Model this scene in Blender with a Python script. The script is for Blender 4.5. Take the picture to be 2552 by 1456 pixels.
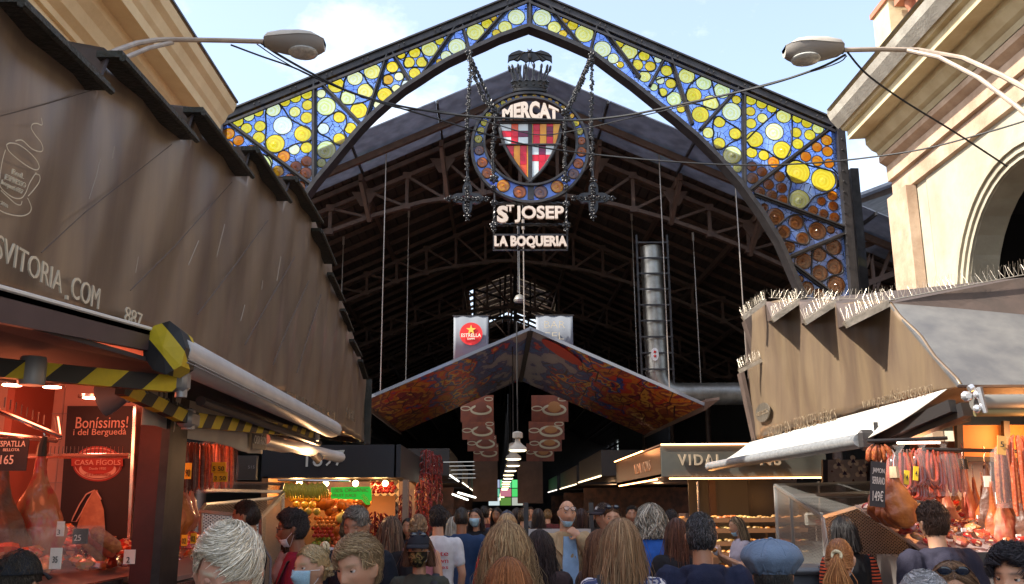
import bpy, bmesh, math, random
import numpy as np
from mathutils import Vector, Matrix, geometry
R = math.radians
S = bpy.context.scene
for o in list(bpy.data.objects): bpy.data.objects.remove(o)
COL = S.collection
rnd = random.Random(7)

# ------------------------------------------------------------ camera
CH = 1.8
FPX = 2320.0                      # focal length measured for a 2552 px wide picture
def _d(px, py): return Vector(((px-1276)/FPX, -(py-728)/FPX, -1.0))
cY = _d(1235, 1265).normalized()
cZ = _d(1200, 728-10000); cZ = (cZ - cY*cZ.dot(cY)).normalized()
if cZ.y < 0: cZ = -cZ
cX = cY.cross(cZ)
Rm = Matrix((cX, cY, cZ))         # camera -> world
CAM = Vector((0, 0, CH))
def W(px, py, y=None, x=None, z=None):
    d = Rm @ _d(px, py)
    if y is not None: t = y/d.y
    elif x is not None: t = x/d.x
    else: t = (z-CH)/d.z
    return CAM + d*t
cd = bpy.data.cameras.new('camera'); cam = bpy.data.objects.new('camera', cd); COL.objects.link(cam)
cam.matrix_world = Matrix.Translation(CAM) @ Rm.to_4x4()
cd.sensor_width = 36; cd.lens = 36*FPX/2552; cd.clip_end = 2000; cd.clip_start = 0.05
S.camera = cam
# ------------------------------------------------------------ sky and sun
SUN = Vector((-0.66, -0.20, 0.70)).normalized()
wd = bpy.data.worlds.new("World"); S.world = wd; wd.use_nodes = True
nt = wd.node_tree; nt.nodes.clear()
def N(nt, t, **k):
    n = nt.nodes.new(t)
    for a, b in k.items():
        if a in n.inputs.keys(): n.inputs[a].default_value = b
        else: setattr(n, a, b)
    return n
out = N(nt, 'ShaderNodeOutputWorld'); bg = N(nt, 'ShaderNodeBackground'); bg.inputs[1].default_value = 0.14
sky = N(nt, 'ShaderNodeTexSky'); sky.sky_type = 'NISHITA'; sky.sun_disc = False
sky.sun_elevation = math.asin(SUN.z); sky.sun_rotation = math.atan2(SUN.x, SUN.y)
sky.dust_density = 2.2; sky.ozone_density = 1.6; sky.air_density = 1.0
tc = N(nt, 'ShaderNodeTexCoord'); mp = N(nt, 'ShaderNodeMapping'); mp.inputs['Scale'].default_value = (1, 1, 1.6)
ns = N(nt, 'ShaderNodeTexNoise'); ns.inputs['Scale'].default_value = 4.2; ns.inputs['Detail'].default_value = 9; ns.inputs['Roughness'].default_value = .62
cr = N(nt, 'ShaderNodeValToRGB'); cr.color_ramp.elements[0].position = .46; cr.color_ramp.elements[1].position = .74; cr.color_ramp.elements[0].color = (.16,.16,.16,1)
mx = N(nt, 'ShaderNodeMixRGB'); mx.inputs[2].default_value = (4.6, 4.7, 4.8, 1)
nt.links.new(tc.outputs['Generated'], mp.inputs[0]); nt.links.new(mp.outputs[0], ns.inputs['Vector'])
nt.links.new(ns.outputs['Fac'], cr.inputs[0]); nt.links.new(cr.outputs[0], mx.inputs[0])
nt.links.new(sky.outputs[0], mx.inputs[1]); nt.links.new(mx.outputs[0], bg.inputs[0]); nt.links.new(bg.outputs[0], out.inputs[0])
sd = bpy.data.lights.new('sun', 'SUN'); sd.energy = 4.0; sd.angle = R(.6); sd.color = (1, .93, .82)
so = bpy.data.objects.new('sun', sd); COL.objects.link(so); so.rotation_euler = SUN.to_track_quat('Z', 'Y').to_euler()
S.view_settings.view_transform = 'Standard'; S.view_settings.look = 'None'; S.view_settings.exposure = 1.5
S.view_settings.gamma = 1

# ------------------------------------------------------------ materials
MATS = {}
def mat(name, col=(.5,.5,.5), rough=.6, metal=0, nscale=0, col2=None, bump=0, bscale=None, emit=None, estr=1, spec=.5,
        stretch=(1,1,1), trans=0, alpha=1, lo=.35, hi=.65, detail=5, coat=0, sheen=0):
    if name in MATS: return MATS[name]
    m = bpy.data.materials.new(name); m.use_nodes = True; nt = m.node_tree
    p = nt.nodes['Principled BSDF']; L = nt.links
    p.inputs['Base Color'].default_value = (*col, 1); p.inputs['Roughness'].default_value = rough
    p.inputs['Metallic'].default_value = metal; p.inputs['Specular IOR Level'].default_value = spec
    p.inputs['Transmission Weight'].default_value = trans; p.inputs['Alpha'].default_value = alpha
    p.inputs['Coat Weight'].default_value = coat; p.inputs['Sheen Weight'].default_value = sheen
    if emit: p.inputs['Emission Color'].default_value = (*emit, 1); p.inputs['Emission Strength'].default_value = estr
    if nscale or bump:
        tc = N(nt, 'ShaderNodeTexCoord'); mp = N(nt, 'ShaderNodeMapping'); mp.inputs['Scale'].default_value = stretch
        L.new(tc.outputs['Object'], mp.inputs[0])
    if nscale:
        n = N(nt, 'ShaderNodeTexNoise'); n.inputs['Scale'].default_value = nscale; n.inputs['Detail'].default_value = detail; n.inputs['Roughness'].default_value = .6
        r = N(nt, 'ShaderNodeValToRGB'); r.color_ramp.elements[0].position = lo; r.color_ramp.elements[1].position = hi
        r.color_ramp.elements[0].color = (*col, 1); r.color_ramp.elements[1].color = (*(col2 or tuple(c*.6 for c in col)), 1)
        L.new(mp.outputs[0], n.inputs['Vector']); L.new(n.outputs['Fac'], r.inputs[0]); L.new(r.outputs[0], p.inputs['Base Color'])
    if bump:
        n2 = N(nt, 'ShaderNodeTexNoise'); n2.inputs['Scale'].default_value = bscale or nscale*4 or 40; n2.inputs['Detail'].default_value = 4
        b = N(nt, 'ShaderNodeBump'); b.inputs['Strength'].default_value = bump; b.inputs['Distance'].default_value = .02
        L.new(mp.outputs[0], n2.inputs['Vector']); L.new(n2.outputs['Fac'], b.inputs['Height']); L.new(b.outputs[0], p.inputs['Normal'])
    MATS[name] = m
    return m
def vcol_mat(name, rough=.6, metal=0, bump=0, bscale=60, spec=.4, coat=0, emis=0):
    """colour comes from the face-wise attribute 'Col' of the mesh"""
    if name in MATS: return MATS[name]
    m = mat(name, (.5,.5,.5), rough, metal, bump=bump, bscale=bscale, spec=spec, coat=coat)
    nt = m.node_tree; a = N(nt, 'ShaderNodeAttribute'); a.attribute_name = 'Col'
    nt.links.new(a.outputs['Color'], nt.nodes['Principled BSDF'].inputs['Base Color'])
    if emis:
        nt.links.new(a.outputs['Color'], nt.nodes['Principled BSDF'].inputs['Emission Color']); nt.nodes['Principled BSDF'].inputs['Emission Strength'].default_value = emis
    return m
def glass_mat(name, col, trans=.6, rings=0, cames=0, col2=None, dif=.15):
    """stained glass: tinted see-through plus glow of light scattered in it"""
    if name in MATS: return MATS[name]
    m = bpy.data.materials.new(name); m.use_nodes = True; nt = m.node_tree; nt.nodes.clear(); L = nt.links
    o = N(nt, 'ShaderNodeOutputMaterial'); tr = N(nt, 'ShaderNodeBsdfTransparent'); tl = N(nt, 'ShaderNodeBsdfTranslucent')
    gl = N(nt, 'ShaderNodeBsdfGlossy'); gl.inputs['Roughness'].default_value = .12
    tc = N(nt, 'ShaderNodeTexCoord')
    n = N(nt, 'ShaderNodeTexNoise'); n.inputs['Scale'].default_value = 3.0; n.inputs['Detail'].default_value = 3
    L.new(tc.outputs['Object'], n.inputs['Vector'])
    c = N(nt, 'ShaderNodeMixRGB'); c.inputs[1].default_value = (*col, 1); c.inputs[2].default_value = (*(col2 or tuple(x*.75 for x in col)), 1)
    rr = N(nt, 'ShaderNodeValToRGB'); rr.color_ramp.elements[0].position = .35; rr.color_ramp.elements[1].position = .65
    L.new(n.outputs['Fac'], rr.inputs[0])
    fac = rr.outputs[0]
    if rings:
        ln = N(nt, 'ShaderNodeVectorMath'); ln.operation = 'LENGTH'
        d = N(nt, 'ShaderNodeVectorMath'); d.operation = 'ADD'
        n3 = N(nt, 'ShaderNodeTexNoise'); n3.inputs['Scale'].default_value = 6; L.new(tc.outputs['Object'], n3.inputs['Vector'])
        sc = N(nt, 'ShaderNodeVectorMath'); sc.operation = 'SCALE'; sc.inputs['Scale'].default_value = .06
        L.new(n3.outputs['Color'], sc.inputs[0]); L.new(tc.outputs['Object'], d.inputs[0]); L.new(sc.outputs[0], d.inputs[1])
        L.new(d.outputs[0], ln.inputs[0])
        mul = N(nt, 'ShaderNodeMath'); mul.operation = 'MULTIPLY'; mul.inputs[1].default_value = rings; L.new(ln.outputs['Value'], mul.inputs[0])
        sn = N(nt, 'ShaderNodeMath'); sn.operation = 'SINE'; L.new(mul.outputs[0], sn.inputs[0])
        m2 = N(nt, 'ShaderNodeMath'); m2.operation = 'MULTIPLY_ADD'; m2.inputs[1].default_value = .38; m2.inputs[2].default_value = .42; L.new(sn.outputs[0], m2.inputs[0])
        fac = m2.outputs[0]
    L.new(fac, c.inputs[0])
    colout = c.outputs[0]
    if cames:
        v = N(nt, 'ShaderNodeTexVoronoi'); v.feature = 'DISTANCE_TO_EDGE'; v.inputs['Scale'].default_value = cames
        L.new(tc.outputs['Object'], v.inputs['Vector'])
        lt = N(nt, 'ShaderNodeMath'); lt.operation = 'LESS_THAN'; lt.inputs[1].default_value = .028; L.new(v.outputs['Distance'], lt.inputs[0])
        c2 = N(nt, 'ShaderNodeMixRGB'); c2.inputs[2].default_value = (.006, .008, .014, 1)
        L.new(lt.outputs[0], c2.inputs[0]); L.new(colout, c2.inputs[1]); colout = c2.outputs[0]
    df = N(nt, 'ShaderNodeBsdfDiffuse')
    for s_ in (tr, tl, df): L.new(colout, s_.inputs['Color'])
    mx0 = N(nt, 'ShaderNodeMixShader'); mx0.inputs[0].default_value = dif/(1-trans); L.new(tl.outputs[0], mx0.inputs[1]); L.new(df.outputs[0], mx0.inputs[2]); tl = mx0
    mx1 = N(nt, 'ShaderNodeMixShader'); mx1.inputs[0].default_value = trans; L.new(tl.outputs[0], mx1.inputs[1]); L.new(tr.outputs[0], mx1.inputs[2])
    mx2 = N(nt, 'ShaderNodeMixShader'); mx2.inputs[0].default_value = .05; L.new(mx1.outputs[0], mx2.inputs[1]); L.new(gl.outputs[0], mx2.inputs[2])
    L.new(mx2.outputs[0], o.inputs[0]); MATS[name] = m
    return m
def emis(name, col, s):
    return mat(name, (.02,.02,.02), .5, emit=col, estr=s)

# ------------------------------------------------------------ objects
def tag(o, label=None, cat=None, group=None, kind=None):
    if label: o['label'] = label
    if cat: o['category'] = cat
    if group: o['group'] = group
    if kind: o['kind'] = kind
    return o
def empty(name, loc, label=None, cat=None, group=None, rz=0):
    o = bpy.data.objects.new(name, None); COL.objects.link(o); o.location = loc; o.rotation_euler.z = rz
    o.empty_display_size = .1
    return tag(o, label, cat, group)
def copy_tree(o, parent=None):
    c = o.copy(); COL.objects.link(c)
    if parent: c.parent = parent
    for ch in [x for x in o.children]: copy_tree(ch, c)
    return c
def wloc(o):
    v = Vector((0,0,0))
    while o: v += Vector(o.location); o = o.parent
    return v
class MB:
    def __init__(s): s.v = []; s.f = []; s.c = []; s.m = []; s.col = None; s.mi = 0
    def add(s, vs, fs, M=None):
        b = len(s.v)
        s.v += [tuple(M @ Vector(p)) if M else tuple(p) for p in vs]
        for f in fs: s.f.append(tuple(b+i for i in f)); s.c.append(s.col); s.m.append(s.mi)
        return s
    def box(s, c, d, M=None, rz=0, bev=0):
        x, y, z = (k/2 for k in d); q = Matrix.Rotation(rz, 3, 'Z') if rz else None
        if bev:
            e = min(bev, x*.9, y*.9, z*.9); vs = []
            for sx in (-1,1):
                for sy in (-1,1):
                    for sz in (-1,1):
                        vs += [(sx*(x-e), sy*(y-e), sz*z), (sx*(x-e), sy*y, sz*(z-e)), (sx*x, sy*(y-e), sz*(z-e))]
            bm = bmesh.new(); [bm.verts.new(p) for p in vs]; bmesh.ops.convex_hull(bm, input=bm.verts)
            bmesh.ops.dissolve_limit(bm, angle_limit=.02, verts=bm.verts, edges=bm.edges)
            bm.verts.index_update(); vs = [v.co.copy() for v in bm.verts]; fs = [[v.index for v in f.verts] for f in bm.faces]; bm.free()
        else:
            vs = [(sx*x, sy*y, sz*z) for sx in (-1,1) for sy in (-1,1) for sz in (-1,1)]
            fs = [(0,1,3,2),(4,6,7,5),(0,4,5,1),(2,3,7,6),(0,2,6,4),(1,5,7,3)]
        vs = [Vector(p) for p in vs]
        if q: vs = [q @ p for p in vs]
        vs = [p + Vector(c) for p in vs]
        return s.add(vs, fs, M)
    def tube(s, pts, r, n=8, closed=False, cap=True, M=None, flat=1.0, up=None):
        pts = [Vector(p) for p in pts]; m = len(pts); rs = r if hasattr(r, '__len__') else [r]*m
        vs = []; prev = None
        for i, p in enumerate(pts):
            a = pts[i-1] if (i or closed) else p; b = pts[(i+1) % m] if (i < m-1 or closed) else p
            t = (b-a).normalized() if (b-a).length > 1e-9 else Vector((0,0,1))
            if prev is None:
                u = Vector(up) if up else (Vector((0,0,1)) if abs(t.z) < .9 else Vector((1,0,0)))
            else: u = prev
            u = (u - t*u.dot(t))
            if u.length < 1e-6: u = t.orthogonal()
            u.normalize(); w = t.cross(u); prev = u
            for k in range(n):
                an = 2*math.pi*k/n
                vs.append(p + (u*math.cos(an) + w*math.sin(an)*flat)*rs[i])
        fs = []
        for i in range(m if closed else m-1):
            for k in range(n):
                a = i*n+k; b = i*n+(k+1) % n; c = ((i+1) % m)*n+(k+1) % n; d = ((i+1) % m)*n+k
                fs.append((a, d, c, b))
        if cap and not closed: fs.append(tuple(range(n))); fs.append(tuple((m-1)*n+k for k in reversed(range(n))))
        return s.add(vs, fs, M)
    def bar(s, a, b, w, h, up=(0,0,1), M=None):
        a = Vector(a); b = Vector(b); t = (b-a).normalized(); u = Vector(up); u = (u - t*u.dot(t)); u = (u if u.length > 1e-6 else t.orthogonal()).normalized(); q = t.cross(u)
        vs = [p + u*(sy*h/2) + q*(sx*w/2) for p in (a, b) for sx, sy in ((-1,-1),(1,-1),(1,1),(-1,1))]
        return s.add(vs, [(3,2,1,0),(4,5,6,7),(0,1,5,4),(1,2,6,5),(2,3,7,6),(3,0,4,7)], M)
    def lathe(s, prof, c=(0,0,0), n=16, M=None, sx=1, sy=1):
        vs = []; fs = []; m = len(prof)
        for i, (r, z) in enumerate(prof):
            for k in range(n):
                a = 2*math.pi*k/n; vs.append((c[0]+r*math.cos(a)*sx, c[1]+r*math.sin(a)*sy, c[2]+z))
        for i in range(m-1):
            for k in range(n): fs.append((i*n+k, i*n+(k+1) % n, (i+1)*n+(k+1) % n, (i+1)*n+k))
        if prof[0][0] > 1e-4: fs.append(tuple(reversed(range(n))))
        if prof[-1][0] > 1e-4: fs.append(tuple((m-1)*n+k for k in range(n)))
        return s.add(vs, fs, M)
    def ell(s, c, r, n=12, m=8, M=None):
        if not hasattr(r, '__len__'): r = (r, r, r)
        vs = []; fs = []
        for i in range(m+1):
            a = math.pi*i/m
            for k in range(n):
                b = 2*math.pi*k/n; vs.append((c[0]+r[0]*math.sin(a)*math.cos(b), c[1]+r[1]*math.sin(a)*math.sin(b), c[2]-r[2]*math.cos(a)))
        for i in range(m):
            for k in range(n): fs.append((i*n+k, i*n+(k+1) % n, (i+1)*n+(k+1) % n, (i+1)*n+k))
        return s.add(vs, fs, M)
    def prism(s, poly, off, M=None):
        """poly: 3D loop, extruded by vector off"""
        n = len(poly); off = Vector(off); vs = [Vector(p) for p in poly] + [Vector(p)+off for p in poly]
        fs = [tuple(range(n)), tuple(reversed(range(n, 2*n)))] + [(i, n+i, n+(i+1) % n, (i+1) % n) for i in range(n)]
        return s.add(vs, fs, M)
    def quad(s, *p): return s.add(p, [tuple(range(len(p)))])
    def grid(s, rows):
        m = len(rows); n = len(rows[0]); vs = [p for r in rows for p in r]
        return s.add(vs, [(i*n+j, i*n+j+1, (i+1)*n+j+1, (i+1)*n+j) for i in range(m-1) for j in range(n-1)])
    def build(s, name, m, parent=None, smooth=40, label=None, cat=None, group=None, kind=None, fix=True, thick=0):
        me = bpy.data.meshes.new(name)
        if not s.v: s.box((0,0,-5), (.01,.01,.01))
        if parent: org = wloc(parent)
        elif kind: org = Vector((0,0,0))
        else:
            a = np.array(s.v); org = Vector(((a[:,0].min()+a[:,0].max())/2, (a[:,1].min()+a[:,1].max())/2, a[:,2].min()))
        me.from_pydata([(p[0]-org.x, p[1]-org.y, p[2]-org.z) for p in s.v], [], s.f)
        for mm in (m if isinstance(m, (list, tuple)) else [m]): me.materials.append(mm)
        if any(s.m): me.polygons.foreach_set('material_index', s.m)
        if any(c is not None for c in s.c):
            at = me.color_attributes.new('Col', 'FLOAT_COLOR', 'CORNER'); arr = []
            for poly, c in zip(me.polygons, s.c): arr += [*(c or (.5,.5,.5)), 1]*poly.loop_total
            at.data.foreach_set('color', arr)
        if fix or smooth:
            bm = bmesh.new(); bm.from_mesh(me)
            bmesh.ops.recalc_face_normals(bm, faces=bm.faces)
            bm.to_mesh(me); bm.free()
        if smooth:
            me.polygons.foreach_set('use_smooth', [True]*len(me.polygons)); me.set_sharp_from_angle(angle=R(smooth))
        o = bpy.data.objects.new(name, me); COL.objects.link(o)
        if parent: o.parent = parent
        else: o.location = org
        if thick:
            md = o.modifiers.new('thickness', 'SOLIDIFY'); md.thickness = thick; md.offset = 0
        return tag(o, label, cat, group, kind)
DG = None
def text_pts(txt, offset=0.0, space=1.0, ext=0.0):
    """glyph mesh of the built-in font, normalised to its own bounding box: verts (u,v,w), faces"""
    cu = bpy.data.curves.new('t', 'FONT'); cu.body = txt; cu.offset = offset; cu.space_character = space; cu.extrude = ext; cu.resolution_u = 3
    cu.align_x = 'LEFT'
    o = bpy.data.objects.new('t', cu); COL.objects.link(o)
    bpy.context.view_layer.update(); dg = bpy.context.evaluated_depsgraph_get()
    me = o.evaluated_get(dg).to_mesh()
    vs = np.array([tuple(v.co) for v in me.vertices]); fs = [tuple(p.vertices) for p in me.polygons]
    o.evaluated_get(dg).to_mesh_clear(); bpy.data.objects.remove(o); bpy.data.curves.remove(cu)
    if len(vs) == 0: return vs, fs
    mn = vs.min(0); mxx = vs.max(0); sp = np.maximum(mxx-mn, 1e-6)
    u = (vs-mn)/sp
    return u, fs
def text_on(mb, txt, o, ux, uy, depth=0.01, offset=0.012, space=1.0, f=None):
    """lay text on a parallelogram: origin o (bottom-left), ux along the line, uy up; depth pushes out along the normal"""
    u, fs = text_pts(txt, offset, space, .05)
    o = Vector(o); ux = Vector(ux); uy = Vector(uy); n = ux.cross(uy).normalized()
    vs = []
    for a, b, c in u:
        if f: a, b = f(a, b)
        vs.append(o + ux*a + uy*b + n*(depth*(c)))
    mb.add(vs, fs)
    return mb
# ------------------------------------------------------------ ground, hall, buildings
M_ground = mat('paving', (.16,.15,.14), .8, nscale=3, col2=(.09,.085,.08), bump=.3, bscale=30)
g = MB(); g.quad((-300,-200,0),(300,-200,0),(300,400,0),(-300,400,0)); g.build('ground', M_ground, kind='structure', smooth=0)
M_iron = mat('dark_iron', (.035,.033,.034), .45, .6, nscale=6, col2=(.06,.055,.055))
M_brown = mat('brown_iron', (.105,.06,.042), .55, .2, nscale=5, col2=(.06,.035,.026), lo=.3, hi=.7)
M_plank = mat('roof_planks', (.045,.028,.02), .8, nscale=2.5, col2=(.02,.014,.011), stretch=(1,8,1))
M_panel = glass_mat('grey_translucent_panel', (.235,.255,.31), .16, col2=(.165,.18,.22), dif=.5)
CXH = .64
def gable(d, px_apex, py_apex, px_l, py_l, px_r, py_r): return W(px_apex,py_apex,y=d), W(px_l,py_l,y=d), W(px_r,py_r,y=d)
D0, D1, D2 = 21.0, 23.2, 26.0
apx = W(1302,163,y=D0); lf = W(760,390,y=D0); rt = W(1870,398,y=D0)
slL = (apx.z-lf.z)/(apx.x-lf.x); slR = (apx.z-rt.z)/(rt.x-apx.x); sl = (slL+slR)/2
HX = 10.5       # half width of the nave roof
ZA = apx.z; XA = apx.x
def rz_(x): return ZA - abs(x-XA)*sl
# roof edge of translucent panels (front strip)
hall = empty('market_hall', (XA, D0, 0), 'dark iron market hall with planked gable roof behind the glass arch', 'market hall')
for sgn in (-1, 1):
    for k in range(5):
        xa = XA + sgn*HX*k/5 + sgn*.02; xb = XA + sgn*HX*(k+1)/5 - sgn*.02
        p = MB(); p.prism([(xa,D0,rz_(xa)),(xb,D0,rz_(xb)),(xb,D1+.2,rz_(xb)),(xa,D1+.2,rz_(xa))], (0,0,.03)); p.build('roof_panel', M_panel, hall, smooth=0)
        s_ = MB(); s_.bar((xb,D0-.03,rz_(xb)-.04),(xb,D1+.2,rz_(xb)-.04),.05,.08); s_.build('panel_joint', M_iron, hall, smooth=0)
    r = MB()
    def slab(xa, xb, ya, yb, dz): r.prism([(xa,ya,rz_(xa)+dz),(xb,ya,rz_(xb)+dz),(xb,yb,rz_(xb)+dz),(xa,yb,rz_(xa)+dz)],(0,0,.05))
    for q in range(44):       # plank strips seen from below, thin gaps between; open under the lantern
        xa = XA+sgn*HX*q/44; xb = XA+sgn*HX*(q+.86)/44; dz = .05+.02*(q%2)
        for ya, yb in (((D1+.2,42),(53,95)) if q < 8 else ((D1+.2,95),)): slab(xa,xb,ya,yb,dz)
    xo = XA+sgn*HX*8/44
    slab(XA,xo,D1+.2,42,.16); slab(XA,xo,53,95,.16); slab(xo,XA+sgn*HX,D1+.2,95,.16)
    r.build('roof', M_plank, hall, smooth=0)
    # cross battens
    b = MB()
    for y in np.arange(D1+.6, 60, 1.25):
        b.bar((XA,y,ZA-.06),(XA+sgn*HX,y,rz_(XA+HX)-.06),.09,.12)
    b.build('rafters', M_brown, hall, smooth=0)
    pr = MB()
    for k in (0.02,.2,.4,.6,.8,1.0):
        x = XA+sgn*HX*k
        pr.bar((x,D1-.1,rz_(x)-.22),(x,95,rz_(x)-.22),.10,.18)
    pr.build('purlin', M_brown, hall, smooth=0)
    fb = MB(); fb.bar((XA,D1-1.0,ZA-.16),(XA+sgn*HX,D1-1.0,rz_(XA+HX)-.16),.12,.16); fb.build('edge_beam', M_brown, hall, smooth=0)
# trusses
chL = [(560,690),(680,635),(790,590),(925,540),(1059,503),(1221,479),(1290,476),(1417,490),(1520,507),(1645,541),(1736,572),(1827,606),(1971,672),(2100,748)]
lowpts = [W(a,b,y=24) for a,b in chL]
def low_z(x):
    for a, b in zip(lowpts, lowpts[1:]):
        if a.x <= x <= b.x: return a.z+(b.z-a.z)*(x-a.x)/(b.x-a.x)
    return lowpts[0].z if x < lowpts[0].x else lowpts[-1].z
upA = W(1296,322,y=24); upL = W(782,529,y=24); upR = W(1907,588,y=24)
su = ((upA.z-upL.z)/(upA.x-upL.x)+(upA.z-upR.z)/(upR.x-upA.x))/2
def truss(y, w=1.0):
    t = MB(); hx = 9.2
    xs = [XA+hx*k/14 for k in range(-14,15)]
    up_ = lambda x: upA.z-abs(x-XA)*su
    for a, b in zip(xs, xs[1:]):
        t.bar((a,y,low_z(a)),(b,y,low_z(b)),.16*w,.10*w); t.bar((a,y,up_(a)),(b,y,up_(b)),.16*w,.10*w)
    nod = [XA+hx*k/9 for k in range(-9,10)]
    for i, x in enumerate(nod):
        t.bar((x,y,low_z(x)),(x,y,up_(x)),.09*w,.09*w,up=(0,1,0))
        if i < len(nod)-1:
            x2 = nod[i+1]
            if x < XA-.01: t.bar((x,y,up_(x)),(x2,y,low_z(x2)),.07*w,.08*w,up=(0,1,0))
            else: t.bar((x,y,low_z(x)),(x2,y,up_(x2)),.07*w,.08*w,up=(0,1,0))
        t.box((x,y+.0,up_(x)),(.22,.19*w,.18)); t.box((x,y,low_z(x)),(.2,.19*w,.16))
    t.build('roof_truss', M_brown, hall, smooth=0)
for y in (24, 31.3, 39, 47, 56): truss(y)
# raking gable of the front truss, following the roof
for sgn in (-1,1):
    for k in range(1,5):
        t = MB()
        x = XA+sgn*HX*k/5; t.bar((x,D1,rz_(x)-.3),(x-sgn*.15,24,low_z(x)-.05),.10,.14)
        t.bar((x,23.95,rz_(x)-.25),(x,24,upA.z-abs(x-XA)*su),.12,.12,up=(0,1,0))
        t.prism([(x-.35,23.9,rz_(x)-.35),(x+.35,23.9,rz_(x)-.35),(x+.1,23.9,rz_(x)-.75),(x-.1,23.9,rz_(x)-.75)],(0,.05,0))
        t.build('strut', M_brown, hall, smooth=0)
# columns and side walls (dark), end wall with windows
M_dark = mat('hall_dark_wall', (.022,.02,.021), .8, nscale=.8, col2=(.035,.03,.028))
for sgn in (-1,1):
    for y in (24.4, 31.3, 39, 47, 56):
        c = MB(); x = XA+sgn*8.2; c.lathe([(.22,0),(.22,.5),(.14,.6),(.12,6.0),(.2,6.2),(.24,6.4)], (x,y,0), 12); c.build('column', M_brown, hall)
    w = MB(); x = XA+sgn*HX
    w.box((x+sgn*.1,59,2.1),(.2,72,4.2))
    if sgn < 0: w.box((x+sgn*.1,59,6.5),(.2,72,4.6))
    else:
        w.box((x+.1,41,6.5),(.2,36,4.6)); w.box((x+.1,77,8.4),(.2,36,.8)); w.box((x+.1,77,4.6),(.2,36,.8))
        for y in np.arange(59.5,95,3.6): w.box((x+.1,y,6.5),(.18,1.0,3.6))
        for z in (5.3,5.9,6.5,7.1,7.7): w.box((x+.08,77,z),(.05,36,.06))
        for y in np.arange(59.5,95,.6): w.box((x+.08,y,6.5),(.05,.06,3.4))
    w.box((XA+sgn*(HX+.6),30,4),(1.4,.2,8))
    w.build('side_wall', M_dark, hall, smooth=0)
e = MB(); e.prism([(XA-HX-1,95,0),(XA+HX+1,95,0),(XA+HX+1,95,rz_(XA+HX)+.5),(XA,95,ZA+.6),(XA-HX-1,95,rz_(XA+HX)+.5)],(0,.2,0)); e.build('end_wall', M_dark, hall, smooth=0)
# clerestory lantern: a lighter, daylit stretch of timber roof deep inside
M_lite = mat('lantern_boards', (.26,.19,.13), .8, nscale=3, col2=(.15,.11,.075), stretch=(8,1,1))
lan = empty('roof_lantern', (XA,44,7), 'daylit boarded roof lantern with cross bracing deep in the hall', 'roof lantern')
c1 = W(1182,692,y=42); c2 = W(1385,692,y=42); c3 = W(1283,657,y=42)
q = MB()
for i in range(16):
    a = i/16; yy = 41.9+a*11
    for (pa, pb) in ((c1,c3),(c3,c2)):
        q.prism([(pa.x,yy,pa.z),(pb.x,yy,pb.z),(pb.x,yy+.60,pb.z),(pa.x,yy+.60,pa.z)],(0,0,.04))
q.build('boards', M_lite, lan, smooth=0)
q = MB()
for i in range(7):
    for x in (c1.x, c2.x):
        za = c1.z - 2.2*i/7; q.bar((x,42.2,za),(x,52,za-.02),.05,.20)
q.build('louvre', M_lite, lan, smooth=0)
q = MB()
for yy in (41.8,):
    pts = [c1,c3,c2]; bb = 2.6
    q.bar(c1,c3,.1,.12); q.bar(c3,c2,.1,.12); q.bar(c1,(c1.x,yy,c1.z-bb),.1,.1,up=(0,1,0)); q.bar(c2,(c2.x,yy,c2.z-bb),.1,.1,up=(0,1,0))
    q.bar((c1.x,yy,c1.z-.6),(c2.x,yy,c2.z-1.9),.08,.1); q.bar((c2.x,yy,c2.z-.6),(c1.x,yy,c1.z-1.9),.08,.1); q.bar((c1.x,yy,c1.z-1.95),(c2.x,yy,c2.z-1.95),.08,.12)
    q.bar((c3.x,yy,c3.z),(c3.x,yy,c3.z-4.5),.16,.12,up=(0,1,0)); q.bar((c1.x+1.2,yy,c1.z-.1),(c1.x+1.2,yy,c1.z-2),.08,.08,up=(0,1,0)); q.bar((c2.x-1.2,yy,c1.z-.1),(c2.x-1.2,yy,c1.z-2),.08,.08,up=(0,1,0))
q.build('bracing', M_iron, lan, smooth=0)
# side aisle roof on the right (second gable rising to the right)
a2 = empty('side_aisle_roof', (12,22,6), 'lower brown side aisle roof with lattice truss beside the right building', 'roof')
p1 = W(2120,497,y=22); p2 = W(2560,330,y=22)
q = MB(); q.prism([(p1.x,22,p1.z),(p2.x,22,p2.z),(p2.x,60,p2.z),(p1.x,60,p1.z)],(0,0,.08)); q.build('roof_sheet', M_panel, a2, smooth=0)
q = MB()
for dz, w in ((-.25,.18),(-1.5,.14),(-2.5,.14)): q.bar((p1.x-.8,22.5,p1.z+dz),(p2.x,22.5,p2.z+dz*.9),.12,w)
for k in range(8):
    x = p1.x+(p2.x-p1.x)*k/8; x2 = p1.x+(p2.x-p1.x)*(k+1)/8; zz = lambda x, d: p1.z+(p2.z-p1.z)*(x-p1.x)/(p2.x-p1.x)+d
    q.bar((x,22.5,zz(x,-1.5)),(x,22.5,zz(x,-2.5)),.08,.08,up=(0,1,0)); q.bar((x,22.5,zz(x,-2.5)),(x2,22.5,zz(x2,-1.5)),.08,.08,up=(0,1,0))
q.build('lattice_truss', M_brown, a2, smooth=0)
q = MB(); q.box((16,61,5),(16,.3,12)); q.box((20,40,3),(.3,42,14)); q.box((XA+HX+.5,45,5.2),(.1,40,.2)); q.build('wall', M_dark, a2, smooth=0)
q = MB()
for k in range(5): q.bar((XA+HX+1+k*2,30,9),(XA+HX+1+k*2,30,0),.12,.12,up=(0,1,0)); q.bar((XA+HX+1+k*2,30,4.8),(XA+HX+3+k*2,30,6.3),.08,.1)
q.build('post', M_brown, a2, smooth=0)
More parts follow.
